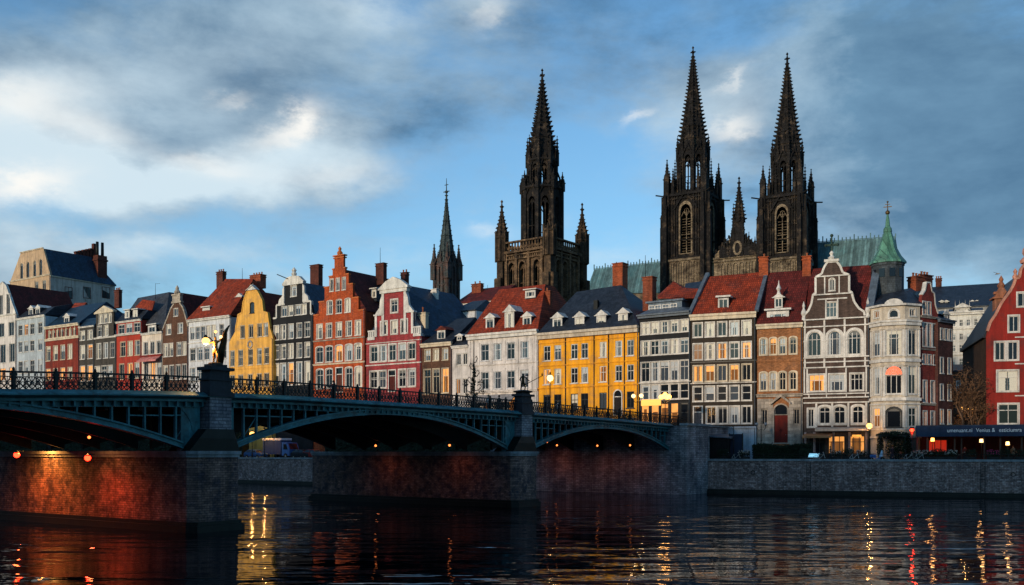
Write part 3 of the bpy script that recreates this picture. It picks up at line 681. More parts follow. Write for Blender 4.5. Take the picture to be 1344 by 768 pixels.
        c = mb.build('chimney', m or ch_br, parent or s.roof)
        if pots:
            mb = MB()
            for k in range(pots): mb.lathe((x0+(k+.5)*f/pots, y+dy/2, zt+.12), [(.14, 0), (.12, poth*.7), (.16, poth*.8), (.15, poth)], 8)
            mb.build('chimney_pots', pot, parent or s.roof)
        return c
    def aerial(s, px, pt, y, pb, arms=0, parent=None):
        x = s.X(px, y); z1, z0 = s.Z(pt, px, y), s.Z(pb, px, y); mb = MB(); mb.tube([(x, y, z0-1), (x, y, z1)], [.06, .03], 5)
        for k in range(arms): mb.bar((x, y, z1-.1-k*.4), (x+1.6, y, z1-.15-k*.4), .04)
        mb.build('aerial', iron, s.root)
    def P(s, l, y=0.): return [(s.X(a, y), s.Z(b, None, y)) for a, b in l]
# ------------------------------------------------------------------ the houses, from left to right
# big beige building standing behind the row
h = House('mansion', 'tall beige building with steep dark blue roof and brick stacks behind the left houses', 13, 66, setback=18, cat='building', depth=19)
e = h.Z(366); zt = h.Z(330)
h.D = h.dep(151, h.w)
h.row(371, 392, [48, 58], 4.5, 'v', 'd', cream, casing=0)
h.row(343, 366.5-1.5, [28.5, 36.5, 45.5, 53.5], 3.6, 'a', 'd', cream, casing=.05)
h.body(mat('beige_stone', (.50, .35, .23), var=.2), [(0, 0), (h.w, 0), (h.w, e), (h.X(57), zt), (h.X(27), zt), (0, e)], e, sidem=mat('beige_render_side', (.50, .44, .40), var=.12))
h.band(366, .2, .35, cream); h.band(330, .2, .3, cream, h.X(27), h.X(57))
rx0, rx1 = h.X(27), h.X(57); D = h.D
h.roof_pts([(.05, .41, e), (h.w+.3, .41, e), (.05, D+.2, e), (h.w+.3, D+.2, e), (.05, .41, e-.3), (h.w+.3, D+.2, e-.3), (rx0, .41, zt), (rx1, .41, zt), (rx0+.5, D*.72, zt), (rx1, D*.72, zt)], s_blue)
sidefn = lambda a, b, d: (h.w-d, a, b)
def sidewin(h, y0, y1, z0, z1, kind='d', fm=None, style='v', hw=None):
    hw = h.w if hw is None else hw; fn = lambda a, b, d: (hw-d, a, b)
    h.win((y0+y1)/2, z0, z1, y1-y0, style, kind, fm, fn=fn, hole=False)
for a, b in ((85, 95), (109, 119), (134, 144)):
    y0, y1 = h.dep(a, h.w), h.dep(b, h.w); sidewin(h, y0, y1, h.F.z(391, a, y0), h.F.z(376, a, y0), 'd', mat('dark_red_shutter', (.10, .02, .015)), 'v')
mb = MB(); mb.box(h.w+.003, h.w+.25, -.1, D+.2, e-.35, e-.02); mb.build('eaves_band', cream, h.root)
for k, (a, b) in enumerate(((88, 98), (124, 132))):
    y = h.dep((a+b)/2, h.w-2.2); mb = MB(); z = h.F.z(365, a, y); mb.box(h.w-3.2, h.w-1.2, y-.8, y+.8, z-.4, z+1.2); mb.hull([(h.w-3.2, y-1, z+1.2), (h.w-1.1, y-1, z+1.2), (h.w-3.2, y+1, z+1.2), (h.w-1.1, y+1, z+1.2), (h.w-2, y, z+2)])
    mb.build('roof_window', mat('pale_blue_lead', (.28, .36, .42)), h.root)
for k in range(6):
    y = h.dep(101.5+k*4.6, rx1); z = h.F.z(328, 110, y); mb = MB(); mb.box(rx1-1, rx1, y-.35, y+.35, zt-.5, z+(1.1 if k > 4 else 0)); mb.box(rx1-1.1, rx1+.1, y-.45, y+.45, z-.3, z-.1); mb.build('chimney', ch_dk, h.roof)
y = h.dep(133, rx1+2); mb = MB(); mb.box(rx1+.6, rx1+2.8, y-1.5, y+1.2, e, h.F.z(336, 133, y)); mb.box(rx1+.4, rx1+3, y-1.7, y+1.4, h.F.z(343, 133, y), h.F.z(341, 133, y)); mb.build('chimney', ch_dk, h.roof)
for q in (-1.0, .5): mb = MB(); mb.tube([(rx1+1.7, y+q, h.F.z(338, 133, y)), (rx1+1.7, y+q, h.F.z(318, 133, y))], [.42, .38], 8); mb.build('chimney_pot', steel_d, h.roof)

GL = 'houses along the far quay'
def H(*a, **k): k.setdefault('group', GL); return House(*a, **k)
# 1 white gabled house
h = H('town_house', 'white gabled house with dark red side roof at the far left edge', -26, 21.5, depth=16)
h.row(425, 443, [-19, -8, 2, 15], 7, 'v', 'd'); h.row(453, 477, [-18, -6, 4, 16], 7, 'v', 'd', casing=.12); h.row(484, 500, [-18, -6, 4, 16], 7, 'v', 'l')
h.row(388, 414, [1.5, 11], 4.5, 'v', 'd'); e = h.Z(417)
g = [(0.02, 0), (h.w-.02, 0), (h.w-.02, e)]+h.P([(15, 398), (8, 377), (3, 371), (-8, 380), (-20, 405)])+[(0.02, e)]
h.body(white, g, e); h.coping(g[2:], wood_w); h.band(416, .2, .3)
h.roof_gable(e, h.Z(373), t_dred, xc=h.X(4)); h.row
# 2 blue-grey
h = H('town_house', 'blue-grey house of four narrow window rows beside the white gabled house', 22, 59.5)
for a, b in ((425, 439), (447, 461), (473, 489)): h.row(a, b, [27, 34.5, 42.5, 53], 5.2, 'x', 'ds', wood_w)
e = h.Z(417); h.body(blueish, None, e); h.band(418, .25, .4); h.mansard(e+.3, h.Z(404), s_bluex, h.Z(397), 2.2)
h.dormer(41, 401, 415, 6, .7, 'd'); h.dormer(50, 400, 415, 6, .7, 'd'); h.chim(24, 30, 398, 6, 405, ch_dk)
# 3 red brick with cream attic band
h = H('town_house', 'small red brick house with cream glazed attic band, left of the grey houses', 59.5, 104)
h.row(432, 442, [65, 70, 75.5, 81, 86.5, 92, 97.5], 4.2, 'v', 'p', wood_c, casing=0); h.row(453, 472, [63.5, 73, 82.5, 92], 5.6, 't', 'p', wood_c); h.row(483, 498, [63.5, 73, 82.5, 92], 5.6, 't', 'lp', wood_c)
e = h.Z(429); h.body(br_red, None, e); h.band(446, .2, .5, wood_c); h.band(430, .3, .6, wood_c)
mb = MB(); z0, z1 = h.Z(445), h.Z(430.5)
for k in range(9): mb.box(k*h.w/8-.12, k*h.w/8+.12, -.06, -.003, z0, z1)
mb.build('attic_pilasters', wood_c, h.root)
h.mansard(e+.4, h.Z(412), s_blue, h.Z(404, None, 6), 3.0); h.dormer(88, 411, 427, 7, .9, 'd'); 
mb = MB(); mb.hull([(0, 3, e+1), (h.w*.4, 3, e+1), (0, 12, e+1), (h.w*.4, 12, e+1), (0, 7, h.Z(402, 70, 7)), (h.w*.35, 7, h.Z(402, 80, 7))]); mb.build('rear_roof', t_redy, h.root)
# 4a low grey
h = H('town_house', 'narrow low grey brick house with blue mansard, left of the pedimented grey house', 104, 124, depth=11)
for a, b, k in ((434, 446, 'p'), (453, 471, 'p'), (480, 500, 'l')): h.row(a, b, [108.5, 118.5], 6, 't', k, wood_w)
e = h.Z(430); h.body(br_grey, None, e); h.band(430, .2, .3); h.mansard(e+.3, h.Z(416), s_blue, h.Z(413), 1.8)
# 4b grey with pediment
h = H('town_house', 'grey brick house with white pedimented attic and glazed shopfront', 124, 153)
h.row(412, 424, [132, 138, 144], 4.6, 'v', 'p', wood_w); h.row(427, 441, [131, 139.5], 5.4, 'x', 'p'); h.row(450, 470, [130, 139, 147.5], 5.4, 'x', 'p'); h.row(480, 494, [128, 136.5, 144.5], 6.6, 'xh', 'sd')
e = h.Z(443); zt = h.Z(411); a_, b_ = h.X(126), h.X(149)
h.body(br_grey, [(0.02, 0), (h.w-.02, 0), (h.w-.02, e), (b_, e), (b_, zt), (a_, zt), (a_, e), (.02, e)], e)
mb = MB(); mb.prism([(a_-.4, zt+.3), (b_+.4, zt+.3), ((a_+b_)/2, h.Z(401))], FX, -.25, .6); mb.box(a_-.3, b_+.3, -.3, .5, zt, zt+.3); mb.build('pediment', wood_c, h.root)
h.band(444, .2, .3); h.roof_gable(e, h.Z(408), s_blue); h.chim(150, 157, 381, 8, 395, ch_dk, 3)
# 5 red with cream band
h = H('town_house', 'bright red narrow house with cream window band under a dark mansard', 153, 186)
h.row(425, 437, [159.5, 169.5, 180], 8, 'x', 'p'); h.row(448, 467, [161.5, 171, 180.5], 6.4, 't', 'p', wood_c); h.row(477, 497, [160, 171, 180], 6, 'v', 'dl', wood_c)
e = h.Z(422); h.body(mat('bright_red_render', (.42, .045, .025), var=.2), None, e); h.band(440, .35, .35); h.band(423, .25, .35, wood_w)
h.mansard(e+.3, h.Z(408), s_bluex, h.Z(406), 1.6); h.dormer(167.5, 406, 418, 6.5, .5, 'p', ped=False); h.dormer(178, 405, 418, 6.5, .5, 'p', ped=False)
# 6 white with dormer
h = H('town_house', 'low white house with pink ground floor awning and one white dormer', 186, 213.5)
h.row(448, 465, [191.5, 200, 208.5], 5.4, 'v', 'd', casing=.14); h.row(476, 498, [192, 201, 209], 5.4, 'v', 'dl')
e = h.Z(438); h.body(mat('warm_white_render', (.70, .60, .50), var=.12), None, e); h.band(439, .25, .4); h.band(468, .4, .3, redc)
mb = MB(); z = h.Z(470); mb.prism([(-1.4, z-.5), (-1.4, z-.8), (0, z+.3), (0, z+.45)], lambda a, b, d: (d, a, b), .3, h.w-.3); mb.build('awning', mat('pink_awning', (.60, .22, .2)), h.root)
h.dormer(200, 425, 438, 11, .35, 'd', ped=False, style='v', L_=2.5)
# shared big grey slate roof rising behind the red and white houses
D = 15; rz = h.Z(383, 224, 7.5); rx = h.X(222, 7.5); xl = h.X(172, 7.5); x0 = h.X(153)
h.roof_pts([(x0+.3, 1.7, h.Z(408)), (h.w, 1.2, h.Z(440)), (x0+.3, D, h.Z(415)), (h.w+.2, D, h.Z(425)), (rx, 7.5, rz), (h.X(181, 7.5), 7.5, h.Z(391, 181, 7.5)), (h.w, .3, h.Z(433)), (rx, 14, rz)], s_grey)
mb = MB(); q = [(h.X(178, 2.2), 2.2, h.Z(404, 178, 2.2)), (h.X(188, 3), 3, h.Z(394, 188, 3)), (h.X(204, 3), 3, h.Z(396, 204, 3)), (h.X(200, 2.2), 2.2, h.Z(408, 200, 2.2))]
mb.hull(q+[(a, b-.12, c+.12) for a, b, c in q]); mb.build('tiled_roof_patch', t_red, h.root)
h.aerial(204, 372, 6, 392, 1)
# 7 brown spout gable
h = H('town_house', 'brown brick house with pointed spout gable and stone finial', 213.5, 247.5, depth=15)
h.row(405, 415, [231], 5.2, 'v', 'p'); h.row(425, 438, [221.5, 237], 6, 'x', 'ps'); h.row(450, 467, [217.5, 224.5, 235, 242], 5.2, 'xh', 'dp'); h.row(479, 498, [217.5, 225.5, 234, 242], 5.6, 'v', 'pd')
e = h.Z(431); g = [(.02, 0), (h.w-.02, 0), (h.w-.02, e)]+h.P([(240, 405), (235.5, 398), (235, 390), (229, 390), (228.5, 398), (224, 405)])+[(.02, e)]
h.body(br_brown, g, e); h.coping(g[2:], stone_l, .3)
mb = MB(); x = h.X(232); z = h.Z(398); mb.box(x-1.5, x+1.5, -.2, .5, z, z+.35); mb.box(x-1.2, x+1.2, -.15, .45, z+.35, h.Z(388)); mb.box(x-1.4, x+1.4, -.25, .5, h.Z(388), h.Z(386)); mb.lathe((x, .1, h.Z(386)), [(.5, 0), (.6, .4), (.3, .9), (.35, 1.2), (.05, 1.7)], 8); mb.build('gable_top', stone_l, h.root)
h.roof_gable(e-.4, h.Z(383), t_dred, x0=-.2, x1=h.w+.3)
# 8 white with red hip roof
h = H('town_house', 'wide white house under a large red hipped roof, left of the pale yellow gable', 247.5, 303, depth=16)
h.row(427, 444, [252.5, 259.5, 266.5, 273.5, 280.5, 291], 5.4, 'x', 'sd'); h.row(455, 472, [253, 262.5, 271.5, 283, 294], 6.6, 'x', 'ds'); h.row(481, 499, [253, 262.5, 272, 283, 294], 7, 'x', 's')
e = h.Z(419); h.body(mat('cool_white_render', (.62, .64, .68), var=.12), None, e); h.band(449, .1, .2); h.band(420, .35, .45)
y = 6.5; h.roof_pts([(-.3, -.4, e+.3), (h.w+.3, -.4, e+.3), (-.3, 15, e+.3), (h.w+.3, 15, e+.3), (-.3, -.4, e+.15), (h.w+.3, 15, e+.15), (h.X(296, y), y, h.Z(366, 296, y)), (h.X(333, y), y, h.Z(366, 333, y))], t_red)
h.dormer(271, 402, 416, 10, 1.0, 'p', ped=False, style='3', L_=3); h.dormer(314, 385, 401, 7, 3, 's', ped=True, L_=3)
h.chim(284, 293.5, 357, 6.3, 367, ch_dk, 3); h.chim(328, 344, 361, 8, 368, ch_br, 4); h.aerial(318, 352, 6.5, 366)
# 9 yellow bell gable
h = H('town_house', 'pale yellow house with white-tipped bell gable and red side roof', 300.5, 358.5, setback=-.6, depth=17)
h.row(397, 411, [331], 5.2, 'v', 'd', wood_d, casing=.06, arch=.3); h.row(426, 443, [318.5, 329.5, 341, 349], 5.6, 'v', 'd', wood_c, casing=.05); h.row(458, 479, [305, 316, 329, 340.5, 350], 5.8, 'xh', 'ds', wood_c, casing=.05); h.row(491, 508, [305, 316, 328.5, 340.5, 350], 6, 'v', 'd', wood_c, casing=.05)
e = h.Z(447); g = [(.02, 0), (h.w-.02, 0), (h.w-.02, e)]+h.P([(354, 432), (351, 413), (345.5, 411), (344, 396), (338, 384), (333, 377), (328, 377), (323, 384), (319, 396), (317.5, 409), (312.5, 411), (309, 432)])+[(.02, e)]
h.body(yellow1, g, e); h.coping(g[3:-1], yellow1, .2)
mb = MB(); x = h.X(331); mb.prism([(x-1.3, h.Z(381)), (x+1.3, h.Z(381)), (x, h.Z(374))], FX, -.3, .6); mb.tube([(x-1.4, -.4, h.Z(381)), (x+.8, -.4, h.Z(374))], .07, 5); mb.build('gable_cap', wood_w, h.root)
x = h.X(328.5); mb = MB(); mb.ring([(x+.75*cos(k*pi/6), h.Z(452)+.75*sin(k*pi/6)) for k in range(12)], [(x+.45*cos(k*pi/6), h.Z(452)+.45*sin(k*pi/6)) for k in range(12)], -.12, -.003); mb.build('round_ornament', stone_l, h.root)
h.roof_gable(e, h.Z(381), t_redy, xc=h.X(331)); h.band(484, .06, .15, yellow1)
# 10 black neck gable
h = H('town_house', 'black house with white sash windows, white pedimented neck gable and blue roof', 358.5, 411, depth=15)
h.row(375, 389, [385.5], 7.4, 'x', 's'); h.row(401, 414, [373, 381.5, 391, 399], 6.6, 'v', 'p'); h.row(425, 444, [363, 372, 382, 393, 403.5], 6.6, 'xh', 'p'); h.row(451, 470, [363, 372, 382, 393, 403.5], 6.6, 'x', 'p')
h.row(476, 505, [363, 372, 382, 393, 403.5], 6.6, 'h', 'pd', casing=.12)
e = h.Z(415); g = [(.02, 0), (h.w-.02, 0), (h.w-.02, e)]+h.P([(408, 398), (397, 398), (396.5, 374), (374.5, 374), (374, 398), (363, 398)])+[(.02, e)]
h.body(black_w, g, e); h.band(449, .08, .15, black_w)
mb = MB(); x0, x1 = h.X(373.5), h.X(397.5); z = h.Z(374); mb.box(x0-.3, x1+.3, -.3, .5, z, z+.4); mb.prism([(x0-.4, z+.4), (x1+.4, z+.4), (x1-.8, z+1.4), ((x0+x1)/2, h.Z(362)), (x0+.8, z+1.4)], FX, -.25, .5)
mb.lathe(((x0+x1)/2, .1, h.Z(362)), [(.35, 0), (.5, .35), (.3, .7), (.45, 1.0), (.05, 1.5)], 8)
for sgn, xx in ((-1, x0), (1, x1)): mb.prism([(xx, z), (xx, z-3.2), (xx+sgn*1.6, z-3.2), (xx+sgn*1.3, z-2.3), (xx+sgn*.5, z-1.7), (xx+sgn*.45, z-.5)], FX, -.12, .3)
mb.build('pediment', wood_w, h.root)
h.coping(h.P([(411, 415), (408, 415), (408, 398), (398, 398)]), wood_w, .3); h.coping(h.P([(358.5, 415), (363, 415), (363, 398), (374, 398)]), wood_w, .3)
mb = MB(); mb.tube([(h.X(380), -.2, h.Z(366)), (h.X(372.5), -1.6, h.Z(360))], .08, 5); mb.build('hoist_beam', wood_d, h.root)
h.roof_gable(e+.2, h.Z(368), s_blue); h.chim(407, 420, 348, 9, 372, ch_dk, 0)
# 11 orange step gable
h = H('town_house', 'orange brick house with stepped gable and crowning chimney block', 411.5, 479, depth=16)
h.row(365, 381, [435.5, 443.5, 451.5], 4.4, 'v', 'sps'); h.row(393, 411, [433, 445, 456.5], 7, 'xc', 'p'); h.row(423, 442, [419.5, 432, 445, 458, 470], 7.4, 'x', 'p'); h.row(453, 474, [419.5, 432, 445, 458, 470], 9, 'tc', 'ps', casing=.14)
h.row(483, 509, [420, 432, 458, 470.5], 8.6, 'tc', 'dp', casing=.16); h.door(445.5, 483, 514, 8, mat('brown_door', (.10, .03, .02)))
e = h.Z(411); g = [(.02, 0), (h.w-.02, 0), (h.w-.02, e)]+h.P([(470.5, 411), (470.5, 394), (463, 394), (463, 375.5), (457.5, 375.5), (457.5, 362), (453, 362), (453, 353), (451, 353), (451, 336), (439, 336), (439, 353), (436.5, 353), (436.5, 362), (432, 362), (432, 375.5), (426, 375.5), (426, 394), (418.5, 394), (418.5, 411)])+[(.02, e)]
h.body(mat('orange_red_brick', (.48, .085, .022), pattern='brick', pc=(.75, .7, .65), var=.3, bump=.3), g, e)
for a, b, y_ in ((418.5, 426, 394), (426, 432, 375.5), (432, 436.5, 362), (436.5, 439, 353), (451, 453, 353), (453, 457.5, 362), (457.5, 463, 375.5), (463, 470.5, 394), (470.5, 478, 411), (412, 418.5, 411)): mb = MB(); mb.box(h.X(a)-.08, h.X(b)+.08, -.1, .5, h.Z(y_), h.Z(y_)+.22); mb.build('step_coping', mat('orange_coping', (.52, .14, .04), var=.2), h.root)
mb = MB()
mb.box(h.X(438), h.X(452), -.15, .6, h.Z(339), h.Z(337.5)); mb.box(h.X(437.6), h.X(452.4), -.2, .65, h.Z(336)+.003, h.Z(334.5)); mb.lathe((h.X(445), .2, h.Z(334.5)), [(.4, 0), (.5, .4), (.2, .8), (.3, 1.1), (.03, 1.5)], 8)
mb.build('gable_top', mat('orange_coping', (.52, .14, .04), var=.2), h.root)
h.band(446, .1, .2, stone_l); h.band(478, .12, .25, wood_c)
h.roof_gable(e, h.Z(352), t_dred); h.chim(493, 505, 346, 7, 362, ch_dk, 0); h.chim(526, 535, 358, 14, 368, ch_dk, 2); h.aerial(499, 325, 7.4, 346); h.dormer(491, 378, 391, 7, 4.2, 'p', ped=False, L_=2)
# 12 pink neck gable
h = H('town_house', 'pink-red house with white trimmed neck gable, side volutes and long blue roof', 480.5, 553, depth=15)
pk = dict(casing=.2)
h.row(393.5, 410, [517.5], 8.4, 'x', 'd', **pk); h.row(421, 438, [504, 517.5, 530.5], 8, 'v', 'pps', **pk); h.row(452, 473, [491, 502.5, 515, 528, 540.5], 9, 'x', 'ds', **pk); h.row(486, 508, [490.5, 502, 528, 540.5], 9, 'xh', 'ds', **pk)
h.door(514.8, 486, 513, 8.6, mat('oxblood_door', (.09, .015, .012)))
e = h.Z(441); g = [(.02, 0), (h.w-.02, 0), (h.w-.02, e)]+h.P([(543, 441), (543, 412), (534, 409), (532, 384), (503, 384), (501, 409), (492.5, 412), (492.5, 441)])+[(.02, e)]
h.body(pinkw, g, e)
x0, x1 = h.X(501.5), h.X(533.5); z = h.Z(384)
mb = MB(); mb.box(x0-.3, x1+.3, -.3, .5, z, z+.55); mb.box(x0-.55, x1+.55, -.45, .6, z+.55, z+.85); mb.prism([(x0-.5, z+.853), (x1+.5, z+.853), (x1-1, z+1.9), ((x0+x1)/2, h.Z(363.5)), (x0+1, z+1.9)], FX, -.35, .5); mb.build('pediment', wood_w, h.root)
for sgn, xa, xb in ((-1, x0, h.X(492.5)), (1, x1, h.X(543))):
    mb = MB(); w_ = abs(xb-xa); mb.box(min(xa, xa-sgn*.5), max(xa, xa-sgn*.5), -.15, .5, h.Z(440), z)
    mb.prism([(xa, z-.3), (xa, h.Z(411)), (xa+sgn*w_, h.Z(411)), (xa+sgn*w_*.8, h.Z(408)), (xa+sgn*w_*.35, h.Z(402)), (xa+sgn*.35, h.Z(392))], FX, -.12, .4)
    mb.box(min(xb, xb-sgn*.45), max(xb, xb-sgn*.45), -.151, .5, h.Z(440), h.Z(411)); mb.box(min(xa, xb)-.2, max(xa, xb)+.2, -.22, .55, h.Z(412.5), h.Z(410.5))
    xe = xb+sgn*abs(h.X(543)-h.X(553)); mb.box(min(xb, xe), max(xb, xe), -.18, .5, h.Z(444), h.Z(440)); 
    for q in range(4): xx = xb+(xe-xb)*(q+.5)/4; mb.box(xx-.14, xx+.14, -.05, .25, h.Z(440), h.Z(433))
    mb.box(min(xb, xe), max(xb, xe), -.12, .35, h.Z(433)+.003, h.Z(431))
    mb.build('gable_trim', wood_w, h.root)
h.band(478.5, .1, .18, wood_w); h.band(449, .08, .12, wood_w)
h.roof_pts([(-.2, .55, e-.2), (h.w+.2, .55, e-.2), (-.2, 17, e-.2), (h.w+2.5, 17, e-.2), (h.w/2, .55, h.Z(371)), (h.w/2, h.dep(600, h.w/2)-1, h.Z(369)), (h.w+.2, .55, e-.4)], s_blue)
h.chim(548, 560, 411, 1.5, 432, wood_c, 1, poth=.9); h.chim(566, 574, 380, 9, 388, wood_w, 0)
# 13 brown
h = H('town_house', 'small brown brick house with tall ground windows and one white dormer', 553.5, 593.5, depth=12)
h.row(458, 473, [561.5, 572.5, 584.5], 7, 'x', 'sp', wood_c); h.row(484, 516, [561, 572.5, 584.5], 8.6, 'tv', 'ddl', wood_c)
e = h.Z(454); h.body(br_brown, None, e); h.band(455, .3, .6, wood_c); h.roof_eave(e+.5, h.Z(420, 585, 6), s_bluex, hl=2.4, hr=0.); h.dormer(579.5, 428, 446, 11, .8, 'd', roofm=t_redy)
# 14 small white
h = H('town_house', 'narrow white house with small round dormer, left of the big white house', 593.5, 615, depth=12)
h.row(464, 479, [602, 610.5], 5.6, 'v', 'd'); h.row(497, 517, [601.5, 610.5], 5.6, 'v', 'ld')
e = h.Z(456); h.body(white, None, e); h.band(457, .25, .4); h.roof_eave(e+.3, h.Z(424, 612, 6), s_bluex); h.dormer(603.5, 438, 447, 7, .8, 'd')
# roofs seen between: low roofscape behind 12-15
h = House('rear_house', 'low white rear house with blue and red roofs seen above the small brown house', 588, 625, setback=14, depth=10)
e = h.Z(408); h.row(411, 420, [597], 5, 'v', 'd'); h.body(mat('cool_white_render', (.6, .6, .6)), None, e); h.roof_eave(e, h.Z(397, None, 5), s_bluex, hl=1.5, hr=1.5)
h = House('rear_house', 'rear house with a dark red roof and broad brick chimney left of the Gothic tower', 598, 652, setback=26, depth=12)
e = h.Z(395); h.body(white, None, e); h.roof_eave(e, h.Z(381, 615, 6), t_dredx, hl=0); h.chim(619, 631, 373, 4, 388, ch_br, 2); h.aerial(640, 374, 5, 388)
# 15 big white
h = H('town_house', 'big white house with four tall window bays and steep red roof with three dormers', 614.5, 706.5, depth=16)
for a, b in ((450, 472), (487, 510)): h.row(a, b, [636.5, 653, 670.5, 688.5], 10, 'x', 'ds', mat('grey_white_paint', (.6, .6, .62)), casing=.05)
h.row(521, 540, [625, 640, 656, 672, 690], 9, 'h', 'dl', wood_d)
e = h.Z(443); h.body(white, None, e); h.band(443, .45, .8, wood_w); h.band(478.5, .12, .16, white); h.band(515, .3, .3, white)
mb = MB()
for px in (628, 644.8, 661.8, 679.3, 697):
    for a, b in ((447, 477), (483, 514)): x = h.X(px); mb.box(x-.22, x+.22, -.08, -.003, h.Z(b), h.Z(a))
mb.box(0, .5, -.1, -.004, 0, e); mb.box(h.w-.5, h.w, -.1, -.004, 0, e)
mb.build('pilasters', white, h.root)
y = 6.5; e2 = e+.8; h.roof_pts([(-.1, -.3, e2), (h.w+.1, -.3, e2), (-.1, 16, e2), (h.w+.1, 16, e2), (-.1, -.3, e2-.15), (h.w+.1, 16, e2-.15), (h.X(655, y), y, h.Z(380, 655, y)), (h.X(716, y), y, h.Z(373, 716, y)), (h.X(716, y), 9, h.Z(373, 716, y))], t_red)
h.dormer(643.5, 411, 433, 11.5, .6, 'd', style='v'); h.dormer(669, 400, 433, 13, .35, 'p', style='v'); h.dormer(692, 409, 432, 11.5, .6, 'd', style='v'); h.dormer(696.5, 379, 391, 14, 4.4, 'd', ped=False, style='3', m=wood_w, L_=1.5)
mb = MB(); z = h.Z(519); mb.prism([(-1.6, z-.9), (-1.6, z-1.1), (0, z), (0, z+.2)], lambda a, b, d: (d, a, b), .5, h.w*.7); mb.build('awning', mat('grey_awning', (.35, .33, .33)), h.root)
h.chim(712, 722, 383, 5.5, 400, ch_br, 1)
# 16 amber yellow
h = H('town_house', 'wide amber-yellow building with arched doorway, slate roof and four dormers', 707, 838.5, depth=17)
X4 = [718, 732, 753.8, 767.3, 791.5, 812, 827.5]
h.row(450, 470, X4, 9, 'x', 'ddddpsp', wood_w, casing=0); h.row(481.5, 502, X4, 9, 'x', 'ddddldd', wood_w, casing=0); h.row(516, 537, [718, 732, 753.8, 767.3, 791.5, 827.5], 9.6, 'x', 'd', wood_d, casing=0)
h.door(811, 514, 545, 9.5, mat('black_door', (.015, .012, .014)), arch=.62)
e = h.Z(441); h.body(yellow2, None, e); h.band(441, .5, .9, cream); h.band(478, .12, .14, yellow2); h.band(508, .16, .16, yellow2); h.band(447, .1, .12, yellow2)
mb = MB()
for px in (742.5, 780, 799, 819.8): x = h.X(px); mb.tube([(x, -.12, 3.5), (x, -.12, e)], .07, 5)
mb.build('downpipe', wood_d, h.root)
y = 7; e2 = e+.9; h.roof_pts([(-.1, -.4, e2), (h.w+.1, -.4, e2), (-.1, 17, e2), (h.w+.1, 17, e2), (-.1, -.4, e2-.15), (h.w+.1, 17, e2-.15), (h.X(757, y), y, h.Z(383, 757, y)), (h.X(815, y), y, h.Z(374, 815, y))], s_bluex)
for px, a in ((732, 410), (761, 409), (789.5, 407), (818, 404)): h.dormer(px, a, a+25, 13, .7, 'dppd'[int(px) % 4], style='v')
h.chim(804, 817, 346, 7.5, 375, mat('orange_chimney_brick', (.42, .09, .03), pattern='brick', var=.3), 0, dy=1.6); h.chim(779, 784, 394, 3, 402, steel_d, 0, cap=False)
# 17 black glass-fronted
h = H('town_house', 'black-framed house glazed on every floor with warmly lit shopfront', 839, 906.5, depth=12)
C5 = [847, 859.3, 872, 884.8, 898]
h.row(421.5, 437, C5, 10.6, 'x', 'p'); h.row(446, 465, C5, 10.8, 'x', 'spsp'); h.row(474, 500, C5, 11.4, 'tv', 'dsd', casing=.07); h.row(504, 524, C5, 11.4, 'h', 'd', casing=.07)
h.row(529, 556, [846.5, 859.5, 872], 10.5, 'h', 'lll', wood_d, casing=.05); h.row(529, 556, [885, 898], 10.5, 'h', 'ld', wood_d, casing=.05)
e = h.Z(415); h.body(black_w, None, e); h.band(416, .5, .5, lead); h.band(502.5, .12, .14, wood_w); h.band(469.5, .08, .14, black_w)
mb = MB(); z = h.Z(531); mb.box(h.X(842), h.X(868), -.14, -.06, z-.1, z+.75); o = mb.build('lit_fascia', glow_s, h.root)
x0, x1 = h.X(851, 1.6), h.X(895, 1.6); z0, z1 = e+.4, h.Z(394, None, 1.6)
mb = MB(); mb.box(x0, x1, 1.6, 5, z0-.3, z1-.25); mb.box(x0-.3, x1+.3, 1.3, 5, z1-.247, z1); mb.build('attic_storey', mat('grey_blue_lead', (.14, .18, .23)), h.root)
for px, k in ((856, 'd'), (863.5, 'p'), (874, 's'), (884, 'p')): x = h.X(px, 1.6); h.win(x, z0+.35, z1-.55, 1.05, 'x', k, hole=False, y=1.6)
h.roof_pts([(0, -.2, e+.5), (h.w, -.2, e+.5), (0, 5, e+.5), (h.w, 5, e+.5), (x0, 1.5, z0+.9), (x1, 1.5, z0+.9), (0, 5, z0+.9), (h.w, 5, z0+.9)], lead)
mb = MB(); q = lambda px, py, y: (h.X(px, y), y, h.Z(py, px, y))
mb.hull([q(863, 392, 2), q(915, 392, 2), q(912, 384, 7), q(884, 369, 6), q(863, 388, 7), q(915, 392, 8)]); mb.hull([q(884, 390, 1.9), q(918, 392, 1.9), q(918, 379, 4), q(905, 382, 4), q(890, 377, 5), q(918, 392, 7)])
mb.build('curved_tile_roof', t_red, h.root)
h.chim(843.5, 856, 364, 6, 394, ch_br, 0, dy=1.3); h.aerial(847, 335, 6.5, 365); mb = MB(); mb.hull([q(896, 384, 8), q(938, 384, 8), q(900, 372, 12), q(930, 368, 12), q(896, 384, 15), q(938, 384, 15)]); mb.build('rear_roof', s_bluex, h.root)
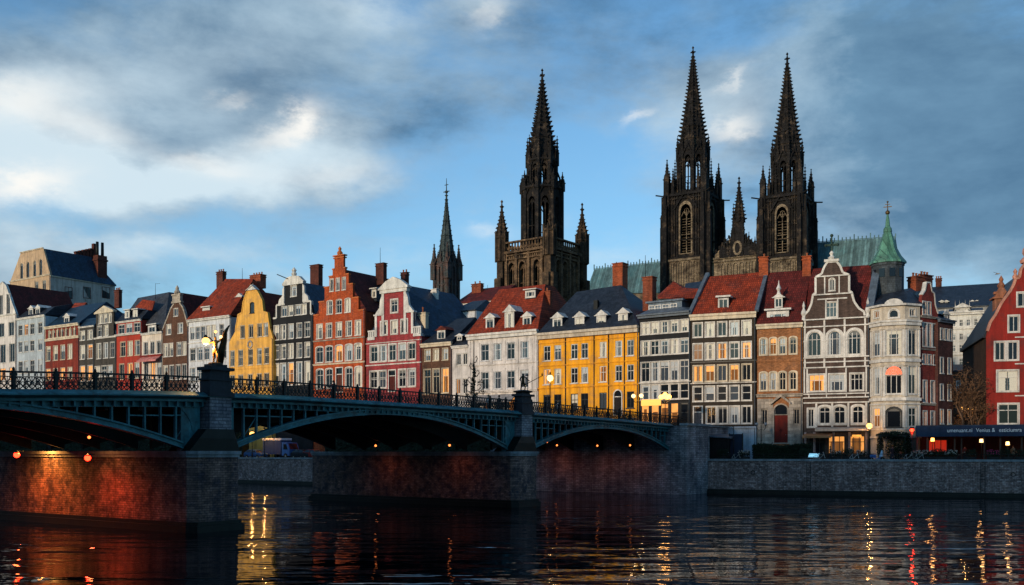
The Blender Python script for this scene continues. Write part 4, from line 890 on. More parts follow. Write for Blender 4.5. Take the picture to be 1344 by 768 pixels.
# 18 dark brown
h = H('town_house', 'tall dark brown house with pale windows on five floors and plain red roof', 906.5, 992.5, 'R', depth=13)
C5 = [916, 931.8, 947.8, 963.8, 979.8]
h.row(422.5, 441, C5, 11.4, 'v', 'spssp', wood_w, casing=.12); h.row(450, 471, C5, 11.8, 'x', 'lpls', wood_w, casing=.12); h.row(479, 500, C5, 11.8, 'v', 'lldld', wood_c, casing=.1); h.row(506.5, 526, C5, 12, 'h', 'dsds', wood_w, casing=.1); h.row(533.5, 556, [933.5, 948.5, 964, 980], 12.4, 'v', 'd', wood_w, casing=.12)
h.door(916, 533.5, 560, 10, mat('slate_door', (.04, .05, .07)))
e = h.Z(419); h.body(mat('dark_umber_brick', (.040, .030, .022), pattern='brick', pc=(1.1, 1.1, 1.1), var=.3), None, e); h.band(419, .4, .75, wood_c); h.band(503, .1, .12, wood_w); h.band(475, .06, .12, wood_d)
mb = MB(); mb.box(-.02, h.w+.02, -.12, -.003, 0, h.Z(560)); mb.box(-.05, h.w+.05, -.35, -.121, h.Z(562), h.Z(560)-.01); mb.build('ground_storey', plinth, h.root)
y = 6; e2 = e+.75
h.roof_pts([(-.05, -.3, e2), (h.w, -.3, e2), (-.05, 13, e2), (h.w, 13, e2), (-.05, -.3, e2-.15), (h.w, 13, e2-.15), (h.X(930, y), y, h.Z(363, 930, y)), (h.X(1003, y), y, h.Z(357, 1003, y))], t_red)
h.dormer(949.5, 388, 411, 14.5, .7, 'd', style='v', ped=False, m=wood_w)
for x_, pxr in ((-.1, 928), (h.w+.1, 1005)): mb = MB(); mb.bar((x_, -.3, e2+.1), (h.X(pxr, y)+.1, y, h.Z(360, pxr, y)+.1), .5, .35); mb.build('verge_parapet', lead, h.root)
h.chim(996, 1008, 338, 5.4, 375, mat('orange_chimney_brick', (.42, .12, .05)), 1, dy=1.5)
# 19 tan brick
h = H('town_house', 'tan brick house with arched windows, stone portal with red door and white dormer', 993.5, 1053.5, 'R', depth=13)
C4 = [1002, 1014.8, 1027.2, 1041]
h.row(443, 465, C4, 8.8, 'xc', 'sd', wood_c, casing=.14, arch=.3); h.row(488, 512, C4, 9, 'xc', 'd', wood_c, casing=.14, arch=.3); h.row(537, 557, [1003.5, 1045.5], 8, 'v', 'd', stone_l)
h.door(1025, 531, 581, 18, mat('dark_red_door', (.16, .015, .01)), arch=.5, fm=stone_l)
e = h.Z(430); h.body(br_tan, None, e); h.band(431, .35, .6, wood_c); h.band(521, .25, .4, stone_l); h.band(475, .08, .15, br_tan)
mb = MB()
zs = h.Z(523)
X = h.X
for a, b, z0, z1 in ((X(994), X(999), 0, zs), (X(1008), X(1014.5), 0, zs), (X(999), X(1008), h.Z(536), zs), (X(999), X(1008), 0, h.Z(558.5)), (X(1035.5), X(1041), 0, zs), (X(1050), X(1053.4), 0, zs), (X(1041), X(1050), h.Z(536), zs), (X(1041), X(1050), 0, h.Z(558.5))): mb.box(a, b, -.10, -.003, z0, z1)
a, b = X(1012), X(1038); mb.prism([(a, h.Z(531)), (X(1025), h.Z(521)), (b, h.Z(531)), (b, h.Z(528)), (X(1025), h.Z(517)), (a, h.Z(528))], FX, -.45, -.101)
mb.build('stone_portal', stone_l, h.root)
y = 6; e2 = e+.6; h.roof_pts([(0, -.3, e2), (h.w, -.3, e2), (0, 13, e2), (h.w, 13, e2), (0, -.3, e2-.15), (h.w, 13, e2-.15), (h.X(1008, y), y, h.Z(358, 1008, y)), (h.X(1064, y), y, h.Z(354, 1064, y))], t_dredx)
h.dormer(1021, 405, 428, 30, .5, 's', style='3', ped=False); h.dormer(1022, 385, 404, 11, 1.4, 'd', ped=True, L_=2); mb = MB(); mb.lathe((h.X(1022, 1.4), 1.5, h.Z(387, 1022, 1.4)), [(.3, 0), (.16, .5), (.35, .8), (.12, 1.3), (.02, 1.9)], 8); mb.build('dormer_finial', wood_w, h.root)
h.chim(1053, 1064, 337, 5.2, 378, mat('orange_chimney_brick', (.42, .12, .05)), 1, dy=1.4)
# 20 brown shaped gable with white trim
h = H('town_house', 'dark brown gabled house laced with white stone trim, three arched windows and shop awnings', 1054.5, 1141.5, 'R', depth=14)
h.row(365, 381, [1092], 7, 'vc', 'd', arch=.4); h.row(396, 416, [1091.5], 14, '3', 's'); h.row(434, 466, [1069, 1095.5, 1121.5], 18, '3a', 'ds', casing=.3); h.row(491, 513, [1072], 20, '3', 'l', casing=.14); h.row(491, 513, [1098.5], 21, '3', 's', casing=.14); h.row(491, 513, [1124.5], 17, '3', 'd', casing=.14)
h.row(533, 556, [1082.5, 1102, 1126], 14.5, 'tc', 'd', casing=.22, arch=.25); h.row(536, 560, [1064.5], 8, 'v', 'd', casing=.16)
h.row(572, 596, [1072, 1098, 1124], 22, '3', 'dll', wood_d, casing=0)
e = h.Z(418); P_ = [(1135, 416), (1134, 411), (1127, 406), (1121, 397), (1118, 386), (1117.5, 384), (1114.5, 384), (1114.5, 362), (1106, 358), (1103, 350), (1098, 343), (1086, 343), (1081.5, 350), (1078.5, 358), (1070.5, 362), (1070.5, 384), (1067.5, 384), (1067, 386), (1065, 397), (1061, 406), (1056, 411), (1055, 416)]
g = [(.02, 0), (h.w-.02, 0), (h.w-.02, e)]+h.P(P_)+[(.02, e)]; g = g[:3]+sorted(g[3:-1], key=lambda p: 0)+g[-1:]
h.body(mat('umber_brick', (.085, .055, .045), pattern='brick', pc=(1.2, 1.2, 1.2), var=.3), g, e)
h.coping(h.P(P_), wood_w, .26)
mb = MB()
def wb(a, b, pa, pb, pr=.10): mb.box(h.X(a), h.X(b), -pr, -.003, h.Z(pb), h.Z(pa))
for y_, a, b, pr in ((417.5, 1054.5, 1141, .28), (427, 1054.5, 1141, .18), (385, 1067, 1118, .25), (361, 1071, 1114.5, .2), (391, 1073, 1112, .1), (468, 1054.5, 1141, .22), (474, 1054.5, 1141, .14), (481, 1054.5, 1141, .16), (516, 1054.5, 1141, .30), (521, 1054.5, 1141, .45), (527.5, 1054.5, 1141, .2), (561, 1070, 1141, .15), (446, 1054.5, 1059, .1), (446, 1079, 1085, .1), (446, 1105.5, 1111.5, .1), (446, 1131.5, 1137, .1)): wb(a, b, y_, y_+1.6, pr)
for px in (1056.5, 1082, 1108.6, 1135.5): 
    for a, b in ((419.5, 427), (428.6, 446), (447.6, 468), (470, 474), (475.6, 481)): wb(px-1.2, px+1.2, a, b, .09)
for px in (1084, 1099.5): wb(px-.9, px+.9, 392.7, 417, .09)
for px in (1082.5, 1101.5): wb(px-.8, px+.8, 362.7, 385, .09)
for px in (1055.8, 1059.5, 1084.5, 1110.5, 1137): wb(px-1., px+1., 483, 515, .12)
for px in (1071.5, 1092.3, 1113.5, 1137): wb(px-1.3, px+1.3, 529.2, 560.5, .12)
for px in (1062, 1085, 1111, 1136): wb(px-.7, px+.7, 517.7, 520.8, .2)
mb.build('stone_trim', wood_w, h.root)
mb = MB(); x = h.X(1091.5); z = h.Z(343); mb.box(x-.9, x+.9, -.2, .5, z, z+.3); mb.lathe((x, .15, z+.3), [(.35, 0), (.45, .25), (.15, .5), (.3, .8), (.08, 1.1)], 8); mb.build('gable_crown', wood_w, h.root)
mb = MB(); mb.box(x-.09, x+.09, .06, .24, z+1.3, z+3.2); mb.box(x-.7, x+.7, .06, .24, z+2.0, z+2.25); mb.sphere((x, .15, z+3.3), .22, 8); mb.sphere((x-.7, .15, z+2.12), .2, 8); mb.sphere((x+.7, .15, z+2.12), .2, 8); mb.build('iron_cross', mat('dark_green_iron', (.03, .06, .05)), h.root)
mb = MB()
for px in (1054.8, 1139): x_ = h.X(px); mb.lathe((x_, .1, h.Z(418)), [(.3, 0), (.2, .5), (.35, .8), (.3, 1.1), (.12, 1.5), (.2, 1.8), (.02, 2.4)], 8)
mb.build('corner_urns', wood_w, h.root)
y = 6.; h.roof_pts([(0, .5, e-.1), (h.w, .5, e-.1), (0, 14, e-.1), (h.w, 14, e-.1), (h.X(1064, y), y, h.Z(353, 1064, y)), (h.X(1152, y), y, h.Z(347, 1152, y)), (h.w, .5, e-.4), (0, 14, e-.4)], t_dredx)
def awning(h, a, b, pt, pb, out, m, name='awning'):
    x0, x1 = h.X(a), h.X(b); z1, z0 = h.Z(pt), h.Z(pb); mb = MB(); mb.prism([(-out, z0), (-out, z0+.28), (-.02, z1), (-.02, z1-.08), (-out+.06, z0+.2), (-out+.06, z0)], lambda p, q, d: (d, p, q), x0, x1); return mb.build(name, m, h.root)
awning(h, 1071, 1140, 560.8, 566, 1.3, cream_c); awning(h, 1056, 1093, 569, 575, 2.4, mat('orange_awning', (.55, .22, .09)))
mb = MB()
for px in (1057, 1069, 1094, 1115, 1137): mb.box(h.X(px-1.5), h.X(px+1.5), -.2, -.003, 0, h.Z(567))
mb.build('shop_pilasters', mat('pinkish_stone', (.36, .27, .26)), h.root)
mb = MB(); z = h.Z(572.5); mb.tube([(h.X(1119), -.7, z), (h.X(1131), -.7, z)], .16, 6); o = mb.build('neon_tube', glow_s, h.root)
h.chim(1146, 1157, 349, 6, 380, mat('orange_chimney_brick', (.42, .12, .05)), 0)
# 21 bay-fronted white corner house
h = H('corner_house', 'cream stone corner house with three-sided bay, glowing fanlight and green copper spire', 1142, 1208, 'R', depth=9, cat='house')
F_ = h.F; w = h.w; pj = 1.5
bay = [(0.05, 0), (w*.27, -pj), (w*.70, -pj), (w-.05, 0)]
bm_ = mat('bay_cream_stone', (.60, .52, .42), var=.18)
def Zb(py): return h.F.z(py, 1173, -pj)
tiers = [(0, Zb(576)), (Zb(576), Zb(531)), (Zb(531), Zb(474)), (Zb(474), Zb(426)), (Zb(426), Zb(401))]
mb = MB(); bayw = []
for (a, b) in zip(bay[:-1], bay[1:]):
    A = Vector(a); B_ = Vector(b); ln = (B_-A).length; uu = (B_-A)/ln; nn = Vector((-uu.y, uu.x))
    fn = (lambda A, uu, nn: (lambda p, q, d: (A.x+uu.x*p+nn.x*d, A.y+uu.y*p+nn.y*d, q)))(A, uu, nn); bayw.append((ln, fn))
h.holes = []
spec = [[(Zb(466), Zb(433), 'd'), (Zb(518), Zb(483), 'd'), (Zb(562), Zb(534), 'd')]]*3
for i, (ln, fn) in enumerate(bayw):
    h.holes = []
    ww = 1.85 if i == 1 else ln*.52
    kinds = [['s', 's', 'l'], ['p', 'd', 'd'], ['d', 'p', 'd']][i]
    for k, (z0, z1) in enumerate(((Zb(466), Zb(433)), (Zb(517), Zb(481)))): h.win(ln/2, z0, z1-(.0 if not (i == 1 and k == 1) else .0), ww, '3' if i == 1 else 'v', kinds[k], fn=fn, casing=.12)
    if i != 1: h.win(ln/2, Zb(560), Zb(535), ww, 'x', kinds[2], fn=fn, casing=.12)
    else: h.win(ln/2, Zb(561), Zb(535), 1.9, 'a', 'd', wood_d, fn=fn, casing=.16, sill=False)
    if i == 1: h.win(ln/2, Zb(417), Zb(406), 1.1, 'a', 'd', fn=fn, casing=.16)
    else: h.win(ln/2, Zb(415), Zb(406), .8, 'v', 'l' if i == 0 else 'd', fn=fn, casing=.12)
    mb.wall([(0, 0), (ln, 0), (ln, Zb(400)), (0, Zb(400))], h.holes, fn)
mb.box(.05, w-.05, 4, 9, 0, Zb(400)); mb.build('wall', bm_, h.root)
def fringe(z0, z1, e_, m=wood_w, name='cornice'):
    q = MB(); P = [(-.1, .3), (bay[0][0]-e_*.6, -e_*.4), (bay[1][0]-e_*.5, bay[1][1]-e_), (bay[2][0]+e_*.5, bay[2][1]-e_), (bay[3][0]+e_*.6, -e_*.4), (w+.1, .3)]
    q.prism(P, lambda a, b, d: (a, b, d), z0, z1); return q.build(name, m, h.root)
for a, b, e_ in ((427, 423, .28), (422.8, 420.5, .45), (432, 430.5, .12), (475, 471, .2), (480, 478, .1), (526, 522, .3), (531, 529.5, .16), (401.5, 399, .4), (564, 562.5, .15), (575, 572.5, .3)): fringe(Zb(a), Zb(b), e_, bm_ if e_ < .15 else wood_w)
mb = MB()
for i, (ln, fn) in enumerate(bayw):
    for p in (.02, ln-.26):
        for a, b in ((468, 433), (520, 482), (561, 532)): mb.prism([(p, Zb(a)), (p+.24, Zb(a)), (p+.24, Zb(b)), (p, Zb(b))], fn, -.10, -.003)
        if p > .1 and i < 2: continue
        mb.build('bay_pilaster', wood_w, h.root); mb = MB()
ln, fn = bayw[1]; mb = MB(); c = ln/2; zc = Zb(492)
P = [(c-.95, zc)]+[(c+.95*cos(pi-pi*k/10), zc+1.05*sin(pi*k/10)) for k in range(1, 10)]+[(c+.95, zc)]
mb.face(P, fn, -.02); mb.build('fanlight_glow', emat('red_fanlight', (1.0, .09, .03), 1.1), h.root)
mb = MB()
for k in range(7): a = pi*k/6; mb.bar(fn(c+.25*cos(a), zc+.25*sin(a), -.06), fn(c+.9*cos(a), zc+.98*sin(a), -.06), .05)
for r_ in (.28, .62, .97):
    for k in range(10): a, b = pi*k/10, pi*(k+1)/10; mb.bar(fn(c+r_*cos(a), zc+r_*1.08*sin(a), -.06), fn(c+r_*cos(b), zc+r_*1.08*sin(b), -.06), .06)
mb.bar(fn(c-1, zc, -.06), fn(c+1, zc, -.06), .1); mb.build('fanlight_bars', cream, h.root)
# gable pediment and roof on the bay
mb = MB(); zc = Zb(400); mb.prism([(c-1.1, zc)]+[(c+1.1*cos(pi-pi*k/8), zc+.75*sin(pi*k/8)) for k in range(1, 8)]+[(c+1.1, zc)], fn, -.12, .8); mb.build('segmental_pediment', wood_w, h.root)
zr = Zb(399)
h.roof_pts([(-.2, 0, zr), (bay[1][0]-.2, -pj-.2, zr), (bay[2][0]+.2, -pj-.2, zr), (w+.2, 0, zr), (w+.2, 6, zr), (-.2, 6, zr), (w*.25, 2.2, h.Z(386, 1165, 2)), (w*.75, 2.2, h.Z(382, 1185, 2)), (w*.8, 5, h.Z(378, 1195, 5)), (w*.2, 5, h.Z(384, 1165, 5)), (w+1.4, 4, zr+.7)], s_bluex)
# ground door canopy with ivy handled later; copper turret
ty = 5.; tx = h.X(1165, ty); Zt = lambda py: h.F.z(py, 1165, ty); k_ = h.F.w(tx, ty).y/1300.
mb = MB(); mb.lathe((tx, ty, 0), [(20*k_, Zt(400)), (20*k_, Zt(351)), (21*k_, Zt(350)), (21*k_, Zt(347))], 12, sm=False); tr = mb.build('turret', mat('slate_turret', (.06, .075, .09), pattern='slate', var=.3), h.root)
mb = MB(); mb.lathe((tx, ty, 0), [(23.5*k_, Zt(347)), (23*k_, Zt(344.5)), (17*k_, Zt(337)), (12*k_, Zt(327)), (8*k_, Zt(314)), (5*k_, Zt(305)), (5.6*k_, Zt(304.5)), (5*k_, Zt(300)), (3*k_, Zt(297)), (2.2*k_, Zt(288)), (.8*k_, Zt(280))], 8); mb.build('copper_spire', copper_g, tr)
mb = MB(); mb.tube([(tx, ty, Zt(282)), (tx, ty, Zt(264))], [.09, .04], 6); mb.sphere((tx, ty, Zt(279)), .3, 8); mb.sphere((tx, ty, Zt(265)), .14, 6); mb.box(tx-.5, tx+.5, ty-.05, ty+.05, Zt(272), Zt(271)); mb.box(tx-.3, tx+.3, ty-.05, ty+.05, Zt(268.5), Zt(267.8)); mb.build('finial', mat('gilt_bronze', (.12, .08, .04), metal=.5, rough=.4), tr)
for k in range(8):
    a = -pi/2+(k-2.5)*pi/5; c_, s_ = cos(a), sin(a); r_ = 20.4*k_
    mb = MB(); p = Vector((tx+r_*c_, ty+r_*s_, 0)); tt = Vector((-s_, c_, 0)); 
    mb.add([p-tt*.35+Vector((0, 0, Zt(366))), p+tt*.35+Vector((0, 0, Zt(366))), p+tt*.35+Vector((0, 0, Zt(355))), p-tt*.35+Vector((0, 0, Zt(355)))], [(0, 1, 2, 3)]); mb.build('turret_window', MATS['pane_dark'], tr)
mb = MB(); mb.bar((0.0, -.1, Zb(400)), (h.X(1152, 5), 5, h.Z(347, 1152, 5)), .9, .5); mb.build('lead_gutter', lead, h.root)
# red brick side range of the corner
h = H('town_house', 'narrow shaded red brick gable house with chimney stack beside the bay-fronted house', 1208, 1231, 'R', setback=.3, ang=radians(33), depth=10)
h.row(397, 413, [1213, 1219.5], 3.6, 'v', 'ds', casing=.12); h.row(425, 455, [1213.5, 1219.5, 1226], 4.2, 'tv', 'ds', casing=.14); h.row(466, 478, [1213, 1220, 1227], 3.8, 'v', 'd', casing=.1); h.row(500, 528, [1214, 1224], 4.5, 'tv', 'd', casing=.12); h.row(540, 560, [1214, 1224], 4.5, 'x', 'ld', casing=.12)
e = h.Z(410); g = [(.02, 0), (h.w-.02, 0), (h.w-.02, e)]+h.P([(1227.5, 400), (1226, 384), (1223, 382), (1221, 371), (1216, 371), (1214, 382), (1210.5, 388)])+[(.02, e)]
h.body(mat('corner_red_brick', (.26, .045, .035), pattern='brick', pc=(.75, .7, .7), var=.3), g, e); h.coping(g[2:-1], wood_w, .16); h.band(418, .15, .25, stone_l); h.band(460, .1, .2, stone_l); h.band(532, .15, .25, stone_l)  # even red brick tone of this house
h.roof_gable(e, h.Z(380), s_blue)
h.chim(1202, 1214, 364, 4, 385, ch_br, 3, dy=1.2); h.chim(1213, 1224, 362, 5, 385, ch_dk, 3, dy=1.2)
h = H('town_house', 'lower dark brick house on the shaded side of the street gap', 1231, 1251, 'R', setback=2.5, ang=radians(36), depth=8)
h.row(432, 446, [1236, 1242, 1247.5], 3.2, 'v', 'd', casing=.1); h.row(470, 490, [1236, 1246], 3.6, 'v', 'd', casing=.1); h.row(505, 525, [1236, 1246], 3.6, 'v', 'd', casing=.1); h.row(538, 556, [1236, 1246], 3.6, 'v', 'l', casing=.1)
e = h.Z(424); h.body(mat('gap_dark_brick', (.11, .045, .04), pattern='brick', var=.3), None, e); h.band(424, .3, .4, lead); h.mansard(e+.4, h.Z(409), s_blue, h.Z(405), 2.0); h.dormer(1241, 408, 423, 5, .9, 's')  # even dark brick tone of the lower house
# 24 red house on the right
h = H('town_house', 'deep red house with white windows and curved gable at the right edge', 1294, 1402, 'R', setback=5.5, ang=radians(-15), depth=16)
h.row(384, 402, [1343], 15, 'v', 'd', casing=.16); h.row(414, 435, [1330.5, 1364], 13, 'v', 'd', casing=.16); h.row(448, 472, [1312.5, 1329.5, 1362, 1380], 13, 'v', 'd', casing=.16); h.row(486, 513, [1322.5], 27, 'vt', 'd', casing=.16); h.row(486, 513, [1372], 27, 'vt', 'd', casing=.16); h.row(530, 556, [1323.5, 1372], 26, 'vt', 'd', casing=.16)
e = h.Z(442); R_ = [(1296, 433), (1300, 421), (1307, 411), (1311, 403), (1316, 394), (1326, 381), (1331, 372), (1333, 365), (1338, 364), (1340, 353), (1346, 345)]
Rm = [(1348*2-a, b) for a, b in R_]
g = [(.02, 0), (h.w-.02, 0), (h.w-.02, e)]+h.P(Rm)+h.P(R_[::-1])+[(.02, e)]
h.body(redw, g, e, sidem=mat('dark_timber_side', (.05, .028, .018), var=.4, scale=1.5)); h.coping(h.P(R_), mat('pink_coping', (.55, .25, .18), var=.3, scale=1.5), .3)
mb = MB(); mb.lathe((h.X(1348), .2, h.Z(345)), [(.7, 0), (.8, .3), (.3, .8), (.5, 1.2), (.45, 1.7), (.1, 2.2), (.2, 2.5), (.02, 3)], 8)
mb.lathe((h.X(1333), .2, h.Z(365)), [(.3, 0), (.35, .3), (.15, .6), (.25, .9), (.02, 1.3)], 8); mb.build('gable_finials', mat('pink_coping', (.5, .2, .15)), h.root)
for y_ in (443, 478, 520): mb = MB(); mb.box(h.X(1332), h.w, -.06, -.003, h.Z(y_), h.Z(y_-1.5)); mb.build('string_course', wood_w, h.root)
h.roof_pts([(-.35, .45, e+.1), (h.w, .45, e), (-.35, 16, e+.1), (h.w, 16, e), (h.X(1348), .45, h.Z(352)), (h.X(1348), 15, h.Z(352)), (h.X(1312), .45, h.Z(408)), (h.X(1312), 16, h.Z(408)), (-.35, 16, e-.2)], s_bluex)
mb = MB(); x, y = h.X(1314, 6), 6; zt = lambda py: h.F.z(py, 1314, 6); mb.box(x-.9, x+.9, y-.7, y+.7, zt(425), zt(393)); mb.box(x-1.2, x+1.2, y-1, y+1, zt(393), zt(391)); mb.hull([(x-.9, y-.7, zt(391)), (x+.9, y-.7, zt(391)), (x-.9, y+.7, zt(391)), (x+.9, y+.7, zt(391)), (x-.3, y-.3, zt(378)), (x+.3, y-.3, zt(378)), (x-.3, y+.3, zt(378)), (x+.3, y+.3, zt(378))])
mb.box(x-.9, x+.9, y-.3, y+.3, zt(386), zt(383)); mb.lathe((x, y, zt(378)), [(.35, 0), (.5, .3), (.2, .8), (.3, 1.1), (.03, 1.6)], 8); mb.build('ornate_chimney', mat('terracotta_stack', (.34, .13, .07), var=.35, scale=2), h.roof)
# far buildings in the gap
h = House('town_house', 'distant white building with small pediment at the end of the street gap', 1246, 1291, 'R', setback=62, depth=14, group='distant buildings')
for a, b in ((419, 428), (437, 446), (452, 461), (470, 480), (488, 500)): h.row(a, b, [1252, 1261.5, 1271, 1281], 5.4, 'x', 'sd', casing=0)
e = h.Z(413); h.body(mat('far_white_render', (.62, .60, .56), var=.1), None, e); h.band(413, .4, .6); h.band(432, .2, .2); h.band(466, .2, .2)
x0, x1 = h.X(1255), h.X(1271); mb = MB(); mb.box(x0, x1, -.5, 4, e+.6, h.Z(404)); mb.prism([(x0-.5, h.Z(404)), (x1+.5, h.Z(404)), ((x0+x1)/2, h.Z(398))], FX, -.9, 4); mb.build('pediment', wood_w, h.root)
for q in (-1, 1): h.win((x0+x1)/2+q*.8, e+.9, h.Z(406), .9, 'a', 'd', hole=False, y=-.5)
h.mansard(e+.6, h.Z(402), s_grey, h.Z(400), 3)
h = House('town_house', 'distant long building with dark slate roof above the street gap', 1222, 1318, 'R', setback=85, depth=26, group='distant buildings')
e = h.Z(402); h.row(405, 413, [1232, 1240, 1248, 1290, 1300, 1309], 3.5, 'v', 'd', casing=0); h.body(mat('far_grey_render', (.25, .25, .26)), None, e); h.roof_eave(e, h.Z(374, None, 12), s_bluex, ry=12)
for px in (1236, 1242, 1276, 1282, 1302): h.dormer(px, 394, 400, 4, 2.5, 's', L_=2)
h.chim(1228, 1236, 366, 12, 374, ch_dk, 3)
h = House('town_house', 'distant plain brown building closing the gap below the white one', 1236, 1300, 'R', setback=44, depth=8, group='distant buildings')
e = h.Z(486); h.row(500, 515, [1246, 1258, 1270, 1282], 5, 'x', 'd'); h.body(br_brown, None, e); h.roof_eave(e, h.Z(478, None, 4), s_bluex)
# ------------------------------------------------------------------ the Gothic churches
def spire(mb, c, r, z0, z1, n=8, crk=1.15, cs=.32, rot=pi/8, bulge=0., tipx=True):
    "octagonal crocketed spire with ribs, bands and a finial cross"
    H_ = z1-z0; cf = lambda f: (1-f)**1.18; prof = [(r*cf(k/14.)+.16, H_*k/14.) for k in range(15)]
    mb.lathe((c[0], c[1], z0), prof, n, rot=rot)
    for k in range(n):
        a = rot+2*pi*k/n
        P_ = [(c[0]+(r*cf(q/6.)+.2)*cos(a), c[1]+(r*cf(q/6.)+.2)*sin(a), z0+H_*q/6.) for q in range(7)]
        for p_, q_ in zip(P_[:-1], P_[1:]): mb.bar(p_, q_, .16)
    z = z0+.6; j = 0
    while z < z1-.8:
        f = (z-z0)/H_; rr = r*cf(f)+.2; q = cs*(1.15-.55*f)
        for k in range(n):
            a = rot+2*pi*k/n; x, y = c[0]+rr*cos(a), c[1]+rr*sin(a)
            ox, oy = cos(a)*q*1.3, sin(a)*q*1.3
            mb.hull([(x-oy*.3, y+ox*.3, z), (x+oy*.3, y-ox*.3, z), (x+ox, y+oy, z+q*.55), (x+ox*1.15, y+oy*1.15, z+q*1.2), (x, y, z+q*1.3)])
        j += 1
        if j % 3 == 0: mb.lathe((c[0], c[1], z-.12), [(rr+.02, 0), (rr+.17, .08), (rr+.17, .2), (rr+.0, .3)], n, rot=rot)
        z += crk*(1-.35*f)
    x, y = c; mb.lathe((x, y, z1-.4), [(.2, 0), (.55, .35), (.25, .6), (.22, 1.2), (.5, 1.5), (.18, 1.75), (.12, 2.3), (.3, 2.5), (.05, 2.9)], 8)
    if tipx: mb.box(x-.62, x+.62, y-.1, y+.1, z1+.95, z1+1.2); mb.box(x-.1, x+.1, y-.62, y+.62, z1+.96, z1+1.19)
def pinnacle(mb, x, y, z0, zt, w, sq=True):
    "square shaft, four gablets and a crocketed needle"
    zs = z0+(zt-z0)*.42; mb.box(x-w/2, x+w/2, y-w/2, y+w/2, z0, zs)
    mb.box(x-w*.62, x+w*.62, y-w*.62, y+w*.62, zs-.02, zs+.16)
    for a in range(4):
        ca, sa = [(1, 0), (0, 1), (-1, 0), (0, -1)][a]
        mb.hull([(x+ca*w*.5-sa*w*.5, y+sa*w*.5+ca*w*.5, zs+.1), (x+ca*w*.5+sa*w*.5, y+sa*w*.5-ca*w*.5, zs+.1), (x+ca*w*.56, y+sa*w*.56, zs+w*1.1), (x, y, zs+.1), (x, y, zs+w)])
    mb.lathe((x, y, zs+.1), [(w*.52, 0), (w*.08, (zt-zs)*.92), (w*.2, (zt-zs)*.94), (.03, zt-zs)], 4, rot=pi/4)
    z = zs+.5
    while z < zt-.6:
        r = w*.52*(1-(z-zs)/(zt-zs))*.75+.06
        for k in range(4):
            a = pi/4+k*pi/2; mb.box(x+r*cos(a)-.11, x+r*cos(a)+.11, y+r*sin(a)-.11, y+r*sin(a)+.11, z, z+.2)
        z += .75
def lancet(x, z0, z1, w):
    h = w/2; zs = z1-w*.95
    return [(x-h, z0), (x+h, z0), (x+h, zs)]+[(x+h-h*sin(t*pi/12)**1.0*1.0*(t/6.), zs+(z1-zs)*(1-(1-t/6.)**2)**.75) for t in range(1, 6)]+[(x, z1)]+[(x-h+h*sin(t*pi/12)*(t/6.), zs+(z1-zs)*(1-(1-t/6.)**2)**.75) for t in range(5, 0, -1)]+[(x-h, zs)]
def side_fns(W_):
    return [lambda a, b, d: (a, d, b), lambda a, b, d: (W_-d, a, b), lambda a, b, d: (W_-a, W_-d, b), lambda a, b, d: (d, W_-a, b)]
def tracery(mb, fn, x, z0, z1, w, n=2, d=.35, louv=False):
    for k in range(1, n): 
        p = x-w/2+w*k/n; mb.prism([(p-.09, z0), (p+.09, z0), (p+.09, z1-w*.45), (p-.09, z1-w*.45)], fn, d, d+.2)
    zs = z1-w*.95
    for k in range(n):
        c = x-w/2+w*(k+.5)/n; r = w/n/2
        pts = [(c-r, zs-.2), (c, zs+r*1.4), (c+r, zs-.2)]
        for a, b in zip(pts[:-1], pts[1:]): mb.bar(fn(*a, d+.1), fn(*b, d+.1), .16)
    P = [(x+w*.2*cos(q*pi/4), zs+w*.42+w*.2*sin(q*pi/4)) for q in range(9)]
    for a, b in zip(P[:-1], P[1:]): mb.bar(fn(*a, d+.1), fn(*b, d+.1), .12)
    zz = z0+(zs-z0)*.5; mb.prism([(x-w/2, zz-.07), (x+w/2, zz-.07), (x+w/2, zz+.07), (x-w/2, zz+.07)], fn, d, d+.2)
    zz = z0
    while louv and zz < z0+(zs-z0)*.95:
        mb.prism([(x-w/2, zz), (x+w/2, zz), (x+w/2, zz+.08), (x-w/2, zz+.08)], fn, d+.35, d+.75); zz += .62

